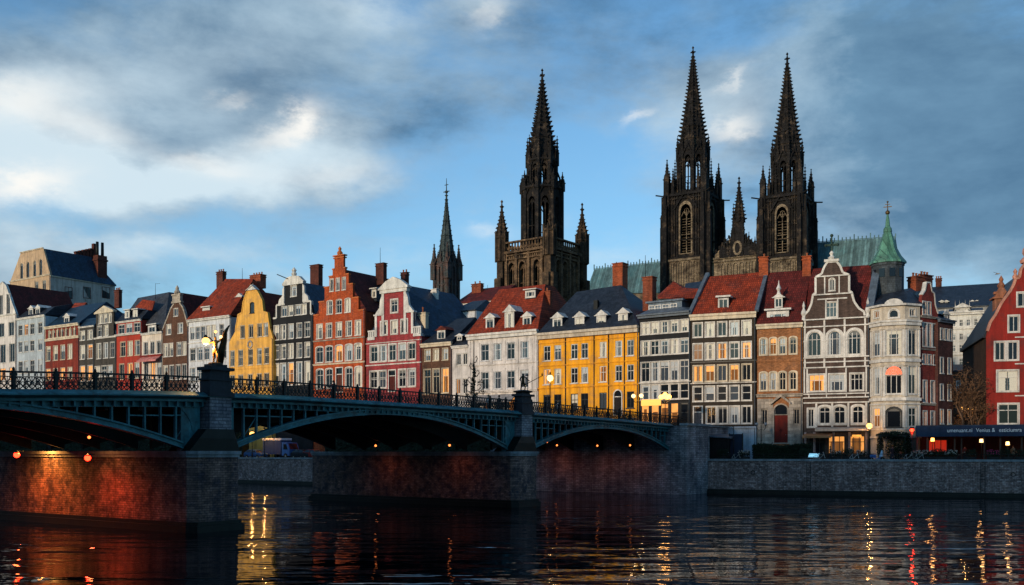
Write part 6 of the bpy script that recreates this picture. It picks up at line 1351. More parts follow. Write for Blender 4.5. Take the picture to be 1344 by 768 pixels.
# -- statue with lamps on the nearer pier
def figure(parent, sc=1.0, pose=0):
    V = [(0, 0, .95), (0, -.02, 1.15), (0, -.03, 1.35), (0, -.02, 1.52), (0, -.02, 1.62), (0, -.05, 1.74), (0, -.05, 1.86),
         (.13, 0, .85), (.2, -.1, .48), (.16, 0, .1), (.17, -.16, .04), (-.12, 0, .85), (-.16, .06, .48), (-.2, .1, .1), (-.2, -.06, .04),
         (.22, 0, 1.50), (.46, -.05, 1.72), (.66, -.08, 2.10), (.72, -.08, 2.22), (-.22, 0, 1.48), (-.46, -.1, 1.40), (-.70, -.16, 1.62), (-.8, -.18, 1.68)]
    if pose: V[16:19] = [(.40, -.1, 1.30), (.52, -.3, 1.12), (.58, -.38, 1.10)]; V[20:23] = [(-.3, .1, 1.2), (-.2, -.15, 1.05), (-.1, -.25, 1.08)]
    V = [tuple(c*sc for c in v) for v in V]
    E = [(0, 1), (1, 2), (2, 3), (3, 4), (4, 5), (5, 6), (0, 7), (7, 8), (8, 9), (9, 10), (0, 11), (11, 12), (12, 13), (13, 14), (3, 15), (15, 16), (16, 17), (17, 18), (3, 19), (19, 20), (20, 21), (21, 22)]
    R = [(.17, .12), (.15, .11), (.18, .12), (.14, .1), .06, (.09, .10), (.07, .08), .11, .075, .05, .045, .11, .075, .05, .045, .07, .055, .045, .04, .07, .055, .045, .04]
    R = [tuple(c*sc for c in r) if isinstance(r, tuple) else r*sc for r in R]
    return skin_mesh('figure', V, E, R, [bronze], None, 1, parent)
def on_ped(s0): p = BR.w(s0-.75, -.4); return (p.x, p.y, zf(s0)+1.95)
p = on_ped(0); o = empty('lamp_statue', 'bronze figure raising glowing globes on the nearer bridge pier', 'statue', p, radians(-12)); fg = figure(o, .98); fg.data.materials[0] = mat('lamplit_bronze', (.40, .22, .07), rough=.38, metal=.7, var=.35)  # gold tone painted in for lamp glow on the dark bronze
mb = MB(); mb.lathe((0, 0, -.02), [(.5, 0), (.45, .12), (.3, .16)], 8)
mb.tube([(.15, .2, 0), (.28, .25, .9), (.48, .2, 1.55), (.62, .1, 2.1), (.95, 0, 2.5)], [.24, .24, .2, .14, .04], 6)
mb.tube([(-.15, .1, 1.4), (-.45, .05, 1.75), (-.72, -.1, 1.72)], [.06, .05, .04], 6); mb.build('torch_horn', bronze, o)
globe(o, (-.56, -.25, 1.50), .24, glow_y, 700, (1, .50, .14)); globe(o, (.05, -.1, 2.1), .09, glow_y); globe(o, (.5, -.25, 1.75), .1, glow_p)
mb = MB(); mb.lathe((-.56, -.25, 1.71), [(.12, 0), (.16, .05), (.04, .2)], 8); mb.build('lamp_cap', bronze, o)
p = on_ped(35); o = empty('lance_statue', 'dark bronze figure with slanting lance on the farther bridge pier', 'statue', p, radians(20)); figure(o, .95, 1)
mb = MB(); mb.lathe((0, 0, -.02), [(.9, 0), (.95, .1), (.5, .2), (.35, .24)], 10); mb.tube([(-.15, -.2, .55), (1.75, -.45, 1.55)], [.035, .03], 5); mb.lathe((1.75, -.45, 1.5), [(.02, 0), (.1, .1), (.02, .35)], 6); mb.build('lance_and_base', bronze, o)
p = on_bridge(692.5, -.1, 0); o = empty('flagpole', 'thin black pole beside the lance statue', 'pole', p, 0); mb = MB(); mb.tube([(0, 0, 0), (0, 0, 3.6)], [.05, .025], 6); mb.sphere((0, 0, 3.65), .09, 6); mb.build('pole', iron, o)
# ironwork standard wrapped in creeper
def leaves(mb, cen, rad, n, size=.12, shell=.45, mi=0):
    for _ in range(n):
        while True:
            v = Vector((random.uniform(-1, 1), random.uniform(-1, 1), random.uniform(-1, 1)))
            if shell < v.length < 1: break
        p = Vector(cen)+Vector((v.x*rad[0], v.y*rad[1], v.z*rad[2])); a = Vector((random.gauss(0, 1), random.gauss(0, 1), random.gauss(0, 1))).normalized(); b = a.orthogonal().normalized(); s = size*random.uniform(.6, 1.4)
        mb.add([p-a*s, p+b*s*.6, p+a*s, p-b*s*.6], [(0, 1, 2, 3)], mi)
p = on_bridge(622, .6, 0); o = empty('creeper_standard', 'tall ironwork standard wrapped in dark creeper on the bridge before the white house', 'lamp standard', p, 0)
mb = MB(); mb.tube([(0, 0, 0), (0, 0, 6.2)], [.09, .035], 6)
for k in range(6):
    z = 1.1+k*.62; r = .75-.09*k; sg = 1 if k % 2 else -1
    mb.tube([(0, 0, z), (sg*r*.6, 0, z+.1), (sg*r, 0, z+.4), (sg*r*.75, 0, z+.65), (sg*r*.45, 0, z+.5)], .04, 5)
mb.build('pole', iron, o); mb = MB()
for k in range(26): z = .3+k*.15; r = .55*(1-k/30.)+.06; leaves(mb, (random.uniform(-.28, .28)*(1-k/28), 0, z), (r*.55, .35, .28), 26, .085, 0)
for cx_, cz_ in ((.62, 2.5), (-.75, 2.4), (.7, 1.7), (-.6, 1.2)): leaves(mb, (cx_, 0, cz_), (.3, .3, .3), 45, .08, 0)
mb.build('creeper', leaf, o)

# -- people
def P_on(px, s): y = dep(BR, px, s); p = BR.w(s, y); return (p.x, p.y, 8.21)
person(P_on(817.5, 74), 1.2, 'person in beige coat standing by the arched doorway of the yellow building', coat_b, jeans, hair_b, .12)
person(P_on(783, 72), 2.2, 'person in dark coat walking past the yellow building', coat_d, coat_d, hair_b, .22)
p = on_bridge(733, 1.4); person(p, 2.6, 'person in white coat crossing the bridge near the globe lamp', coat_w, jeans, hair_l, .2)
p = on_bridge(655, 1.6); person(p, -.6, 'person in dark coat on the bridge left of the lance statue', coat_d, jeans, hair_b, .2)
p = on_bridge(641, 2.0); person(p, -.6, 'person in white coat on the bridge left of the lance statue', coat_w, coat_d, hair_l, .2)
p = on_bridge(438, 1.5); person(p, .6, 'person in red coat on the bridge before the stepped gable house', coat_r, coat_d, hair_b, .18)
def Q(px, y): p = QR.w(QR.x(px, y), y); return (p.x, p.y, 4.0)
for px, y, lb, a, b, c, rz in ((1046, 5.5, 'person in white coat before the stone portal steps', coat_w, jeans, hair_b, .3), (1037, 6, 'person in red coat standing beside the stone portal', coat_r, coat_d, hair_b, 2), (1090, 5, 'person in dark coat under the orange awning', coat_d, jeans, hair_b, 1.0),
        (1118, 6, 'person in beige coat under the cream awning', coat_b, jeans, hair_l, -.5), (1171, 3.5, 'person in blue jeans and dark coat left of the red signal lamp', coat_d, jeans, hair_b, .2), (1266, 5.5, 'person in red coat standing under the restaurant awning', coat_r, coat_d, hair_b, .1), (1330, 5, 'person in beige coat at the right end of the terrace', coat_b, coat_d, hair_b, -.2)):
    person(Q(px, y), rz, lb, a, b, c, .1, .5)

# -- vehicles
def wheel(parent, loc, r, w, rot=0):
    mb = MB(); mb.lathe((0, 0, -w/2), [(r*.6, 0), (r*.95, 0), (r, w*.2), (r, w*.8), (r*.95, w), (r*.6, w)], 14, sm=False); o = mb.build('tyre', rubber, parent, loc=loc); o.rotation_euler = (pi/2, 0, rot)
    mb = MB(); mb.lathe((0, 0, -w*.52), [(.03, 0), (r*.6, .01), (r*.6, w*1.04-.01), (.03, w*1.04)], 10); mb.build('rim', chrome, o); return o
def car(loc, rz, paint, label, L_=4.1):
    o = empty('parked_car', label, 'car', loc, rz)
    prof = [(-2.05, .35), (2.0, .35), (2.05, .7), (1.95, .88), (1.0, 1.0), (.45, 1.42), (-1.2, 1.46), (-1.85, 1.05), (-2.05, .8)]
    mb = MB(); 
    lo = [(x, z) for x, z in prof if z < 1.06]
    mb.hull([(x, s*(.86 if z > .4 else .80), z) for x, z in lo for s in (-1, 1)]); mb.build('body', paint, o)
    mb = MB(); mb.hull([(x, s*y, z) for x, z, y in ((1.0, 1.0, .80), (.42, 1.40, .62), (-1.2, 1.44, .62), (-1.85, 1.04, .80)) for s in (-1, 1)]); mb.build('cabin_glass', MATS['pane_dark'], o)
    mb = MB(); mb.hull([(x, s*y, z) for x, z, y in ((.46, 1.39, .63), (.3, 1.46, .58), (-1.15, 1.49, .58), (-1.28, 1.42, .63)) for s in (-1, 1)])
    for s in (-1, 1):
        for x0, x1 in ((1.0, .44), (-.35, -.37), (-1.86, -1.22)): mb.bar((x0, s*.81, 1.0), (x1, s*.63, 1.42), .07, .05)
    mb.build('roof', paint, o)
    for x in (-1.3, 1.3):
        for s in (-1, 1): wheel(o, (x, s*.78, .32), .32, .2)
    for s in (-1, 1):
        mb = MB(); mb.box(1.96, 2.04, s*.62-.16, s*.62+.16, .66, .82); mb.build('headlight', MATS['pane_pale'], o); mb = MB(); mb.box(-2.06, -1.99, s*.66-.12, s*.66+.12, .72, .9); mb.build('tail_light', redc, o)
    return o
c = P_on(793, 75); car(c, A_L, car_w, 'white hatchback parked before the yellow building at the bridge end')
c = P_on(829, 76); car(c, A_L, coat_w, 'small pale car beside the twin-globe lamp post')
def truck(px, y, rz, label):
    p = FQ.w(FQ.x(px, y), y); o = empty('box_truck', label, 'truck', (p.x, p.y, 4.0), rz)
    mb = MB(); mb.box(-3.0, 1.4, -1.1, 1.1, .7, 3.0); mb.build('cargo_box', mat('dark_blue_panel', (.03, .06, .15), var=.2), o)
    mb = MB(); mb.box(-3.05, 1.45, -1.15, 1.15, 3.003, 3.35); mb.build('box_roof', car_w, o)
    mb = MB(); mb.hull([(x, s, z) for x, z in ((1.5, .5), (3.3, .5), (3.3, 1.5), (2.8, 2.6), (1.5, 2.7)) for s in (-1.05, 1.05)]); cb = mb.build('cab', mat('bright_blue_paint', (.03, .14, .38), rough=.35, var=.1), o)
    mb = MB(); mb.add([(3.32, -.9, 1.55), (3.32, .9, 1.55), (2.86, .85, 2.5), (2.86, -.85, 2.5)], [(0, 1, 2, 3)]); mb.add([(1.9, -1.07, 1.5), (2.9, -1.07, 1.5), (2.6, -1.07, 2.35), (1.9, -1.07, 2.35)], [(0, 1, 2, 3)]); mb.build('windows', MATS['pane_dark'], cb)
    for x in (-2.0, 2.4):
        for s in (-1, 1): wheel(o, (x, s*.95, .45), .45, .28)
truck(368, 4.2, A_L, 'blue box truck with white roof parked on the far quay under the arch')
for i, (px, m, lb) in enumerate(((336, car_b, 'dark blue car parked on the far quay left of the truck'), (398, coat_d, 'black car parked on the far quay right of the truck'), (413, redc, 'red car parked on the far quay, right of the black car'))):
    p = FQ.w(FQ.x(px, 2.4), 2.4); car((p.x, p.y, 4.0), A_L, m, lb)
def bicycle(loc, rz, m, label, lean=.12):
    o = empty('bicycle', label, 'bicycle', loc, rz, 'bicycles along the quay'); o.rotation_euler = (lean, 0, rz)
    for x in (-.52, .52):
        mb = MB(); P = [(x+.33*cos(k*pi/7), 0, .34+.33*sin(k*pi/7)) for k in range(15)]; mb.tube(P, .022, 5, cap=False)
        for k in range(7): mb.bar((x, 0, .34), P[k*2], .008)
        mb.build('wheel', rubber, o)
    mb = MB()
    for a, b in (((-.52, .34), (-.12, .30)), ((-.12, .30), (-.25, .82)), ((-.25, .78), (.36, .84)), ((-.12, .30), (.38, .78)), ((-.52, .34), (-.24, .74)), ((.52, .34), (.36, .92)), ((.36, .92), (.34, 1.04))): mb.bar((a[0], 0, a[1]), (b[0], 0, b[1]), .035)
    mb.build('frame', m, o)
    mb = MB(); mb.hull([(-.40, -.08, .86), (-.40, .08, .86), (-.12, 0, .88), (-.38, -.07, .91), (-.38, .07, .91)]); mb.build('saddle', rubber, o)
    mb = MB(); mb.tube([(.26, -.27, 1.04), (.36, -.1, 1.06), (.36, .1, 1.06), (.26, .27, 1.04)], .018, 5); mb.build('handlebar', chrome, o)
    return o
for i, (px, y, m, lb, rz) in enumerate(((1077, .95, car_w, 'white bicycle leaning by the quay right of the lit board', 0), (1086, 1.2, coat_d, 'black bicycle right of the white bicycle', .1), (1104, 1.0, coat_d, 'black bicycle below the cream awning', -.1), (1121, 1.1, car_w, 'pale bicycle left of the blue scooter', .15), (1178, 1.0, coat_d, 'black bicycle under the dark ivy doorway', 0), (1192, 1.1, coat_w, 'pale bicycle at the foot of the red signal lamp', .1), (1206, 1.0, coat_w, 'pale bicycle left of the red-lit restaurant window', -.1), (1262, 1.1, coat_d, 'black bicycle before the restaurant', 0), (953, 1.2, coat_d, 'black bicycle right of the dark shed', .1), (966, 1.2, coat_w, 'pale bicycle left of the hedge', 0))):
    bicycle(Q(px, y), A_R+rz, m, lb)
b0 = bicycle((0, 0, 0), 0, coat_d, 'dark bicycle leaning against the inside of the bridge railing'); b0['group'] = 'bicycles along the bridge railing'
RB = random.Random(4); sb_ = -13.; first = True
while sb_ < 56:
    if not (-2.6 < sb_ < 1.2 or 33.4 < sb_ < 37):
        bk = b0 if first else copy_tree(b0); first = False; q = BR.w(sb_, .55+RB.uniform(-.05, .1)); bk.location = (q.x, q.y, zf(sb_)+.04); bk.rotation_euler = (RB.choice((.12, .16)), 0, BR.a+RB.choice((0, pi))+RB.uniform(-.12, .12))
    sb_ += RB.choice((1.3, 1.7, 2.4, 3.3))
p = Q(1151, 1.4); o = empty('motor_scooter', 'blue motor scooter under the cream bay house', 'scooter', p, A_R+.1)
mb = MB(); mb.hull([(-.75, s*.2, z) for s in (-1, 1) for z in (.45, .75)]+[(-.1, s*.2, .35) for s in (-1, 1)]+[(-.1, s*.16, .78) for s in (-1, 1)]); mb.hull([(.35, -.22, .35), (.35, .22, .35), (.55, -.2, 1.0), (.55, .2, 1.0), (.45, -.2, 1.0), (.45, .2, 1.0), (.25, -.2, .3), (.25, .2, .3)]); mb.box(-.2, .35, -.16, .16, .26, .34); mb.build('body', mat('scooter_blue', (.03, .16, .48), rough=.3), o)
mb = MB(); mb.hull([(-.72, -.15, .76), (-.72, .15, .76), (-.1, -.13, .80), (-.1, .13, .80), (-.68, -.13, .88), (-.68, .13, .88), (-.12, -.1, .88), (-.12, .1, .88)]); mb.build('seat', rubber, o)
mb = MB(); mb.tube([(.42, -.32, 1.05), (.5, 0, 1.08), (.42, .32, 1.05)], .025, 5); mb.box(.52, .62, -.1, .1, .85, 1.02); mb.build('handlebar', chrome, o)
mb = MB(); mb.hull([(.2, -.24, .5), (.2, .24, .5), (.62, -.22, .5), (.62, .22, .5), (.6, -.25, 1.25), (.6, .25, 1.25), (.5, -.25, 1.3), (.5, .25, 1.3)]); mb.build('windshield', mat('pale_windshield', (.35, .55, .75), rough=.15), o)
for x in (-.6, .62): wheel(o, (x, 0, .24), .24, .11)
# -- boards, shed, hedge, planters
p = Q(1068, 1.0); o = empty('notice_board', 'backlit pale blue tilted notice board on the quay edge', 'sign board', p, A_R)
mb = MB(); mb.box(-.5, -.42, 0, .08, 0, .7); mb.box(.42, .5, 0, .08, 0, .7); mb.add([(-.7, -.12, .42), (.6, -.12, .42), (.75, .22, 1.02), (-.55, .22, 1.02), (-.7, -.04, .40), (.6, -.04, .40), (.75, .30, 1.0), (-.55, .30, 1.0)], [(0, 1, 2, 3), (4, 5, 6, 7), (0, 1, 5, 4), (1, 2, 6, 5), (2, 3, 7, 6), (3, 0, 4, 7)]); mb.build('frame', iron, o)
mb = MB(); mb.add([(-.63, -.135, .46), (.53, -.135, .46), (.67, .205, .98), (-.49, .205, .98)], [(0, 1, 2, 3)]); mb.build('panel', board_e, o)
p = QR.w(QR.x(930, 2.2), 2.2); o = empty('wooden_shed', 'dark wooden shed against the stone abutment wall', 'shed', (p.x, p.y, 4.0), A_R)
w_ = QR.x(957, 2.2)-QR.x(930, 2.2); mb = MB(); mb.box(0, w_, 0, 3, 0, 2.9); 
for k in range(12): mb.box(w_*k/12+.02, w_*(k+1)/12-.02, -.04, -.003, .05, 2.85)
mb.build('wall', mat('tarred_wood', (.016, .011, .010), var=.4), o); mb = MB(); mb.hull([(-.3, -.3, 2.95), (w_+.3, -.3, 2.75), (w_+.3, 3.2, 2.75), (-.3, 3.2, 2.95), (-.3, -.3, 3.1), (w_+.3, -.3, 2.9), (w_+.3, 3.2, 3.3), (-.3, 3.2, 3.5)]); mb.build('roof', lead, o)
p = QR.w(QR.x(958, 3), 3); o = empty('hoarding', 'dark blue panel standing between shed and white plinth', 'panel', (p.x, p.y, 4.0), A_R); mb = MB(); mb.box(0, 1.5, 0, .12, 0, 3.3); mb.build('panel', mat('navy_panel', (.012, .022, .045)), o); mb = MB(); mb.box(-.12, -.003, -.02, .14, 0, 3.4); mb.box(1.503, 1.62, -.02, .14, 0, 3.4); mb.build('posts', iron, o)
p = QR.w(QR.x(963, 1.8), 1.8); o = empty('pole', 'tall thin pole before the white plinth', 'pole', (p.x, p.y, 4.0), 0); mb = MB(); mb.tube([(0, 0, 0), (0, 0, 4.2)], [.06, .04], 6); mb.bar((-2.4, .6, 4.15), (0, 0, 4.15), .05); mb.build('pole', iron, o)
x0, x1 = QR.x(987, 3), QR.x(1066, 3); p = QR.w(x0, 3); o = empty('hedge', 'clipped dark green hedge in front of the stone portal house', 'hedge', (p.x, p.y, 4.0), A_R)
mb = MB(); mb.box(.1, x1-x0-.1, .1, .9, 0, 1.75); mb.build('twig_mass', mat('hedge_core', (.008, .014, .006)), o)
mb = MB()
for k in range(5200):
    f = random.random(); x = random.uniform(0, x1-x0); 
    if f < .55: q = (x, random.gauss(0.05, .05), random.uniform(.05, 1.85+.15*sin(x*1.3)))
    else: q = (x, random.uniform(0, 1), 1.78+random.gauss(.04, .09)+.12*sin(x*1.3))
    leaves(mb, q, (.03, .03, .03), 1, .085, 0)
mb.build('foliage', leaf, o)
def screen_hedge(pa, pb, label, hh=6.0, y=2.2, seed=1):  # hedge added as a dark screen behind the arches
    x0, x1 = FQ.x(pa, y), FQ.x(pb, y); p = FQ.w(x0, y); o = empty('hedge', label, 'hedge', (p.x, p.y, 4.0), A_L, 'tall hedges added to blacken the arches')
    mb = MB(); mb.box(.2, x1-x0-.2, .2, 1.6, 0, hh-.5); mb.build('twig_mass', mat('hedge_core', (.008, .014, .006)), o); mb = MB(); n = int((x1-x0)*110)
    for k in range(n): x = random.uniform(0, x1-x0); leaves(mb, (x, random.gauss(.1, .12), random.uniform(.05, hh+.35*sin(x*.9)+.25*sin(x*2.3))), (.05, .05, .05), 1, .16, 0)
    mb.build('foliage', leaf, o)
screen_hedge(-40, 318, 'tall dark hedge added on the far quay to blacken the nearest arch'); screen_hedge(424, 700, 'tall dark hedge added on the far quay to blacken the middle arch', y=.6)
def planter(px, y, label, w_=1.3, h_=.9, fm=None, n=500):
    p = Q(px, y); o = empty('planter', label, 'planter', p, A_R, 'planters along the quay')
    mb = MB(); mb.hull([(-w_/2, -.25, .5), (w_/2, -.25, .5), (-w_/2, .25, .5), (w_/2, .25, .5), (-w_/2+.08, -.2, 0), (w_/2-.08, -.2, 0), (-w_/2+.08, .2, 0), (w_/2-.08, .2, 0)]); mb.build('trough', mat('dark_planter', (.03, .028, .026)), o)
    mb = MB()
    for k in range(4): leaves(mb, (-w_*.36+k*w_*.24, 0, .5+h_*.45), (w_*.22, .35, h_*random.uniform(.45, .65)), n//4, .07, 0)
    mb.build('foliage', leaf, o)
    if fm:
        mb = MB(); 
        for _ in range(46): q = (random.uniform(-w_/2, w_/2), random.uniform(-.35, .1), .5+h_*random.uniform(.35, 1.05)); mb.sphere(q, .055, 6)
        mb.build('flowers', fm, o)
for px, y, lb, fm in ((949, 1.5, 'planter with loose shrubs right of the dark shed', None), (977, 1.5, 'planter with pale flowers left of the hedge', white_f), (1057, 1.5, 'leafy planter left of the lit board', None), (1097, 2.4, 'planter under the orange awning', white_f), (1113, 2.5, 'planter under the cream awning', None), (1131, 2.2, 'planter left of the golden lantern', white_f),
        (1205, 2.6, 'planter with pale flowers beside the red signal lamp', white_f), (1217, 2.6, 'pale-flowered planter before the red-lit window', white_f), (1232, 2.4, 'dark leafy planter right of the red-lit window', None), (1248, 2.3, 'planter with pale flowers before the restaurant middle', white_f), (1273, 2.6, 'leafy planter under the first table lamp', None), (1303.5, 1.2, 'planter full of bright pink flowers on the quay edge', pink_f), (1322, 2.5, 'leafy planter under the second table lamp', None), (1340, 2.2, 'planter at the right edge of the terrace', None)):
    planter(px, y, lb, fm=fm, h_=1.0 if fm is None else .75)
# ivy arbour by the bay house doorway
p = QR.w(QR.x(1172, 5.2), 5.2); o = empty('ivy_arbour', 'dark ivy-covered doorway arbour of the bay-fronted house', 'arbour', (p.x, p.y, 4.0), A_R)
mb = MB(); 
for x in (-1.4, 1.4):
    for y in (0, 1.4): mb.box(x-.07, x+.07, y-.07, y+.07, 0, 3.0)
mb.box(-1.6, 1.6, -.1, 1.5, 2.95, 3.08); mb.build('frame', wood_d, o)
mb = MB(); leaves(mb, (0, .5, 3.1), (2.0, .9, .45), 1500, .10, 0); leaves(mb, (-1.45, .3, 1.8), (.4, .7, 1.6), 700, .1, 0); leaves(mb, (1.5, .2, 1.7), (.55, .7, 1.7), 900, .1, 0); leaves(mb, (.2, .8, 1.4), (1.1, .4, 1.4), 900, .1, 0); mb.build('ivy', leaf, o)
# -- restaurant pavilion
x0, x1 = QR.x(1203, 3.4), QR.x(1420, 3.4); w_ = x1-x0; p = QR.w(x0, 3.4); o = empty('restaurant_pavilion', 'low restaurant pavilion with navy lettered awning and glowing interior', 'restaurant', (p.x, p.y, 4.0), A_R)
navy = mat('navy_awning', (.022, .040, .085), rough=.6, var=.2)
zt, zb = 4.05, 3.05
mb = MB(); mb.box(0, w_, .5, 7.5, zt-.12, zt+.05); mb.box(-.1, w_, .35, .495, zt-.25, zt+.12); mb.build('roof', mat('felt_roof', (.05, .07, .10)), o)
mb = MB(); mb.prism([(-.7, zb), (-.7, zb+.06), (.34, zt), (.34, zt-.06), (-.62, zb+.05)], lambda a, b, d: (d, a, b), -.1, w_); mb.box(-.1, w_, -.76, -.70, zb-.22, zb+.05); mb.build('awning', navy, o)
mb = MB(); mb.box(-.1, w_, -.70, -.66, zb+.06, zb+.90); mb.build('sign_fascia', navy, o)
mb = MB(); xs = [QR.x(a, 3.4)-x0 for a in (1204, 1217, 1253, 1262, 1292, 1313, 1341)]
for x in xs: mb = MB(); mb.box(x-.09, x+.09, -.1, .08, 0, zb); mb.build('post', mat('dark_oak_post', (.12, .06, .04), var=.3), o)
mb = MB(); mb.box(0, w_, 7.3, 7.45, 0, zt-.13); mb.box(-.05, .05, .1, 7.29, 0, zt-.13); mb.build('wall', mat('dark_red_panelling', (.10, .015, .010), var=.3), o)
for a, b, z0, z1, m in ((1219, 1243, 1.15, 2.45, glow_rs),):
    X0, X1 = QR.x(a, 5)-x0, QR.x(b, 5)-x0; mb = MB(); mb.box(X0, X1, 2.9, 3.0, z0, z1); mb.build('red_lit_panel', m, o)
    mb = MB(); mb.box(X0-.1, X1+.1, 2.82, 2.897, z0-.12, z0-.003); mb.box(X0-.1, X1+.1, 2.82, 2.897, z1+.003, z1+.12)
    for k in range(4): x = X0+(X1-X0)*k/3; mb.box(x-.04, x+.04, 2.84, 2.89, z0, z1)
    mb.build('red_panel_bars', wood_d, o)
for px, py, lb in ((1288, 578.5, 'square amber table lamp under the restaurant awning'), (1322.5, 582, 'square amber table lamp nearer the right edge'), (1224, 577, 'small round orange lamp in front of the red-lit window')):
    y = 5.2; pp = QR.w(QR.x(px, y), y); z = 5+(594-py)*pp.y/1300.; l = empty('table_lamp', lb, 'lamp', (pp.x, pp.y, 4.0), A_R, 'lamps in the restaurant')
    mb = MB(); mb.tube([(0, 0, 0), (0, 0, z-4-.2)], .03, 5); mb.lathe((0, 0, 0), [(.2, 0), (.2, .04), (.03, .06)], 8); mb.build('stand', iron, l)
    mb = MB(); mb.lathe((0, 0, z-4-.2), [(.22, 0), (.18, .4)], 8); mb.build('lamp_shade', glow_p if px > 1250 else glow_y, l); point_light('lamp_light', (0, -.3, z-4), 25, (1, .45, .15), .2, l)
def text(parent, s, x, z, y, size, xw):
    c = bpy.data.curves.new('sign_lettering', 'FONT'); c.body = s; c.size = size; c.extrude = .012; c.align_x = 'LEFT'; t_ = bpy.data.objects.new('sign_lettering', c); COL.objects.link(t_); t_.parent = parent
    bpy.context.view_layer.update(); me = bpy.data.meshes.new_from_object(t_.evaluated_get(bpy.context.evaluated_depsgraph_get())); bpy.data.objects.remove(t_)
    wx = max(v.co.x for v in me.vertices); sxx = xw/wx
    for v in me.vertices: v.co = (x+v.co.x*sxx, y-v.co.z, z+v.co.y)
    me.materials.clear(); me.materials.append(mat('white_lettering', (.80, .80, .80), rough=.4, streak=0, var=.05)); t_ = bpy.data.objects.new('sign_lettering', me); COL.objects.link(t_); t_.parent = parent; return t_
for s_t, a, b in (('umenuant.ni', 1243, 1276), ('Venius &', 1281, 1306), ('esticiumra', 1311, 1341)):
    X0, X1 = QR.x(a, 2.7)-x0, QR.x(b, 2.7)-x0; text(o, s_t, X0, zb+.28, -.72, .62, X1-X0)
def cafe_chair():
    r = empty('cafe_chair', 'dark slatted cafe chair on the terrace', 'chair', (0, 0, 0), 0, 'cafe chairs on the terrace'); m = mat('dark_cafe_wood', (.05, .03, .02), var=.3)
    mb = MB(); mb.box(-.2, .2, -.2, .2, .43, .46); mb.build('seat', m, r); mb = MB(); mb.box(-.2, .2, .18, .21, .50, .60); mb.box(-.2, .2, .18, .21, .66, .76); mb.box(-.2, -.17, .175, .205, .46, .86); mb.box(.17, .2, .175, .205, .46, .86); mb.build('backrest', m, r)
    for x in (-.18, .18):
        for y in (-.18, .18): q = MB(); q.box(x-.015, x+.015, y-.015, y+.015, 0, .43); q.build('leg', iron, r)
    return r
def cafe_table():
    r = empty('cafe_table', 'small round cafe table on the terrace', 'table', (0, 0, 0), 0, 'cafe tables on the terrace')
    mb = MB(); mb.lathe((0, 0, .72), [(.36, 0), (.36, .03)], 12); mb.build('table_top', cream_c, r); mb = MB(); mb.lathe((0, 0, 0), [(.25, 0), (.22, .03), (.03, .06), (.03, .72)], 8); mb.build('pedestal', iron, r); return r
ch0, tb0 = cafe_chair(), cafe_table(); fc = ft = True
for i, (px, y) in enumerate(((1078, 4.2), (1092, 4.4), (1108, 4.2), (1124, 4.4), (1226, 4.4), (1240, 4.6), (1256, 4.4), (1276, 4.6), (1298, 4.5), (1312, 4.6), (1334, 4.4))):
    q = Q(px, y); tb = tb0 if ft else copy_tree(tb0); ft = False; tb.location = q; tb.rotation_euler = (0, 0, A_R)
    for s_ in (-1, 1):
        c = ch0 if fc else copy_tree(ch0); fc = False; v = Vector((cos(A_R), sin(A_R), 0))*s_*.62; c.location = Vector(q)+v; c.rotation_euler = (0, 0, A_R-s_*pi/2)
# pinkish parapet posts of terrace before the gabled house
# -- bare trees in the gap
def bare_tree(loc, h, label, seed, spread=1.0, leafm=leaf2, nl=2600):
    rnd = random.Random(seed); o = empty('bare_tree', label, 'tree', loc, 0, 'bare trees in the street gap'); T = MB(); C = MB(); tips = []
    def grow(p, d, ln, r, lev):
        n = 3; pts = [p]; dd = d.copy()
        for k in range(n): dd = (dd+Vector((rnd.gauss(0, .12), rnd.gauss(0, .12), rnd.gauss(0.03, .07)))).normalized(); pts.append(pts[-1]+dd*ln/n)
        (T if lev < 2 else C).tube(pts, [r*(1-.4*k/n) for k in range(n+1)], 7 if lev < 1 else 5 if lev < 3 else 3, cap=False)
        if lev >= 5: tips.append(pts[-1]); return
        for k in range(3 if lev < 2 else rnd.choice((2, 3, 3))):
            a = rnd.uniform(0, 2*pi); t = rnd.uniform(.3, .75)*spread; o1 = dd.orthogonal().normalized(); o2 = dd.cross(o1); nd = (dd+(o1*cos(a)+o2*sin(a))*t*1.1).normalized(); st = pts[-1] if k < 2 else pts[rnd.choice((1, 2))]
            grow(st, nd, ln*rnd.uniform(.62, .82), r*.66, lev+1)
        tips.append(pts[-1])
    grow(Vector((0, 0, 0)), Vector((0, 0, 1)), h*.30, h*.022, 0)
    T.build('trunk', bark, o); C.build('crown', mat('brown_twigs', (.15, .085, .05), var=.4, scale=2), o)
    mb = MB()
    for _ in range(nl): q = rnd.choice(tips)+Vector((rnd.gauss(0, .35), rnd.gauss(0, .35), rnd.gauss(0, .3))); leaves(mb, q, (.02, .02, .02), 1, .10, 0)
    mb.build('dry_leaves', leafm, o)
p = Q(1229, 7.8); 
for px, y, h_, lb, sd_ in ((1266, 13, 13.5, 'larger bare brown tree before the distant white building', 3), (1240, 13.5, 12, 'bare reddish tree against the shaded brick house', 8), (1289, 14, 9.5, 'small bare tree against the dark side of the deep red house', 5)):
    q = QR.w(QR.x(px, y), y); bare_tree((q.x, q.y, 4.0), h_*1.08, lb, sd_)
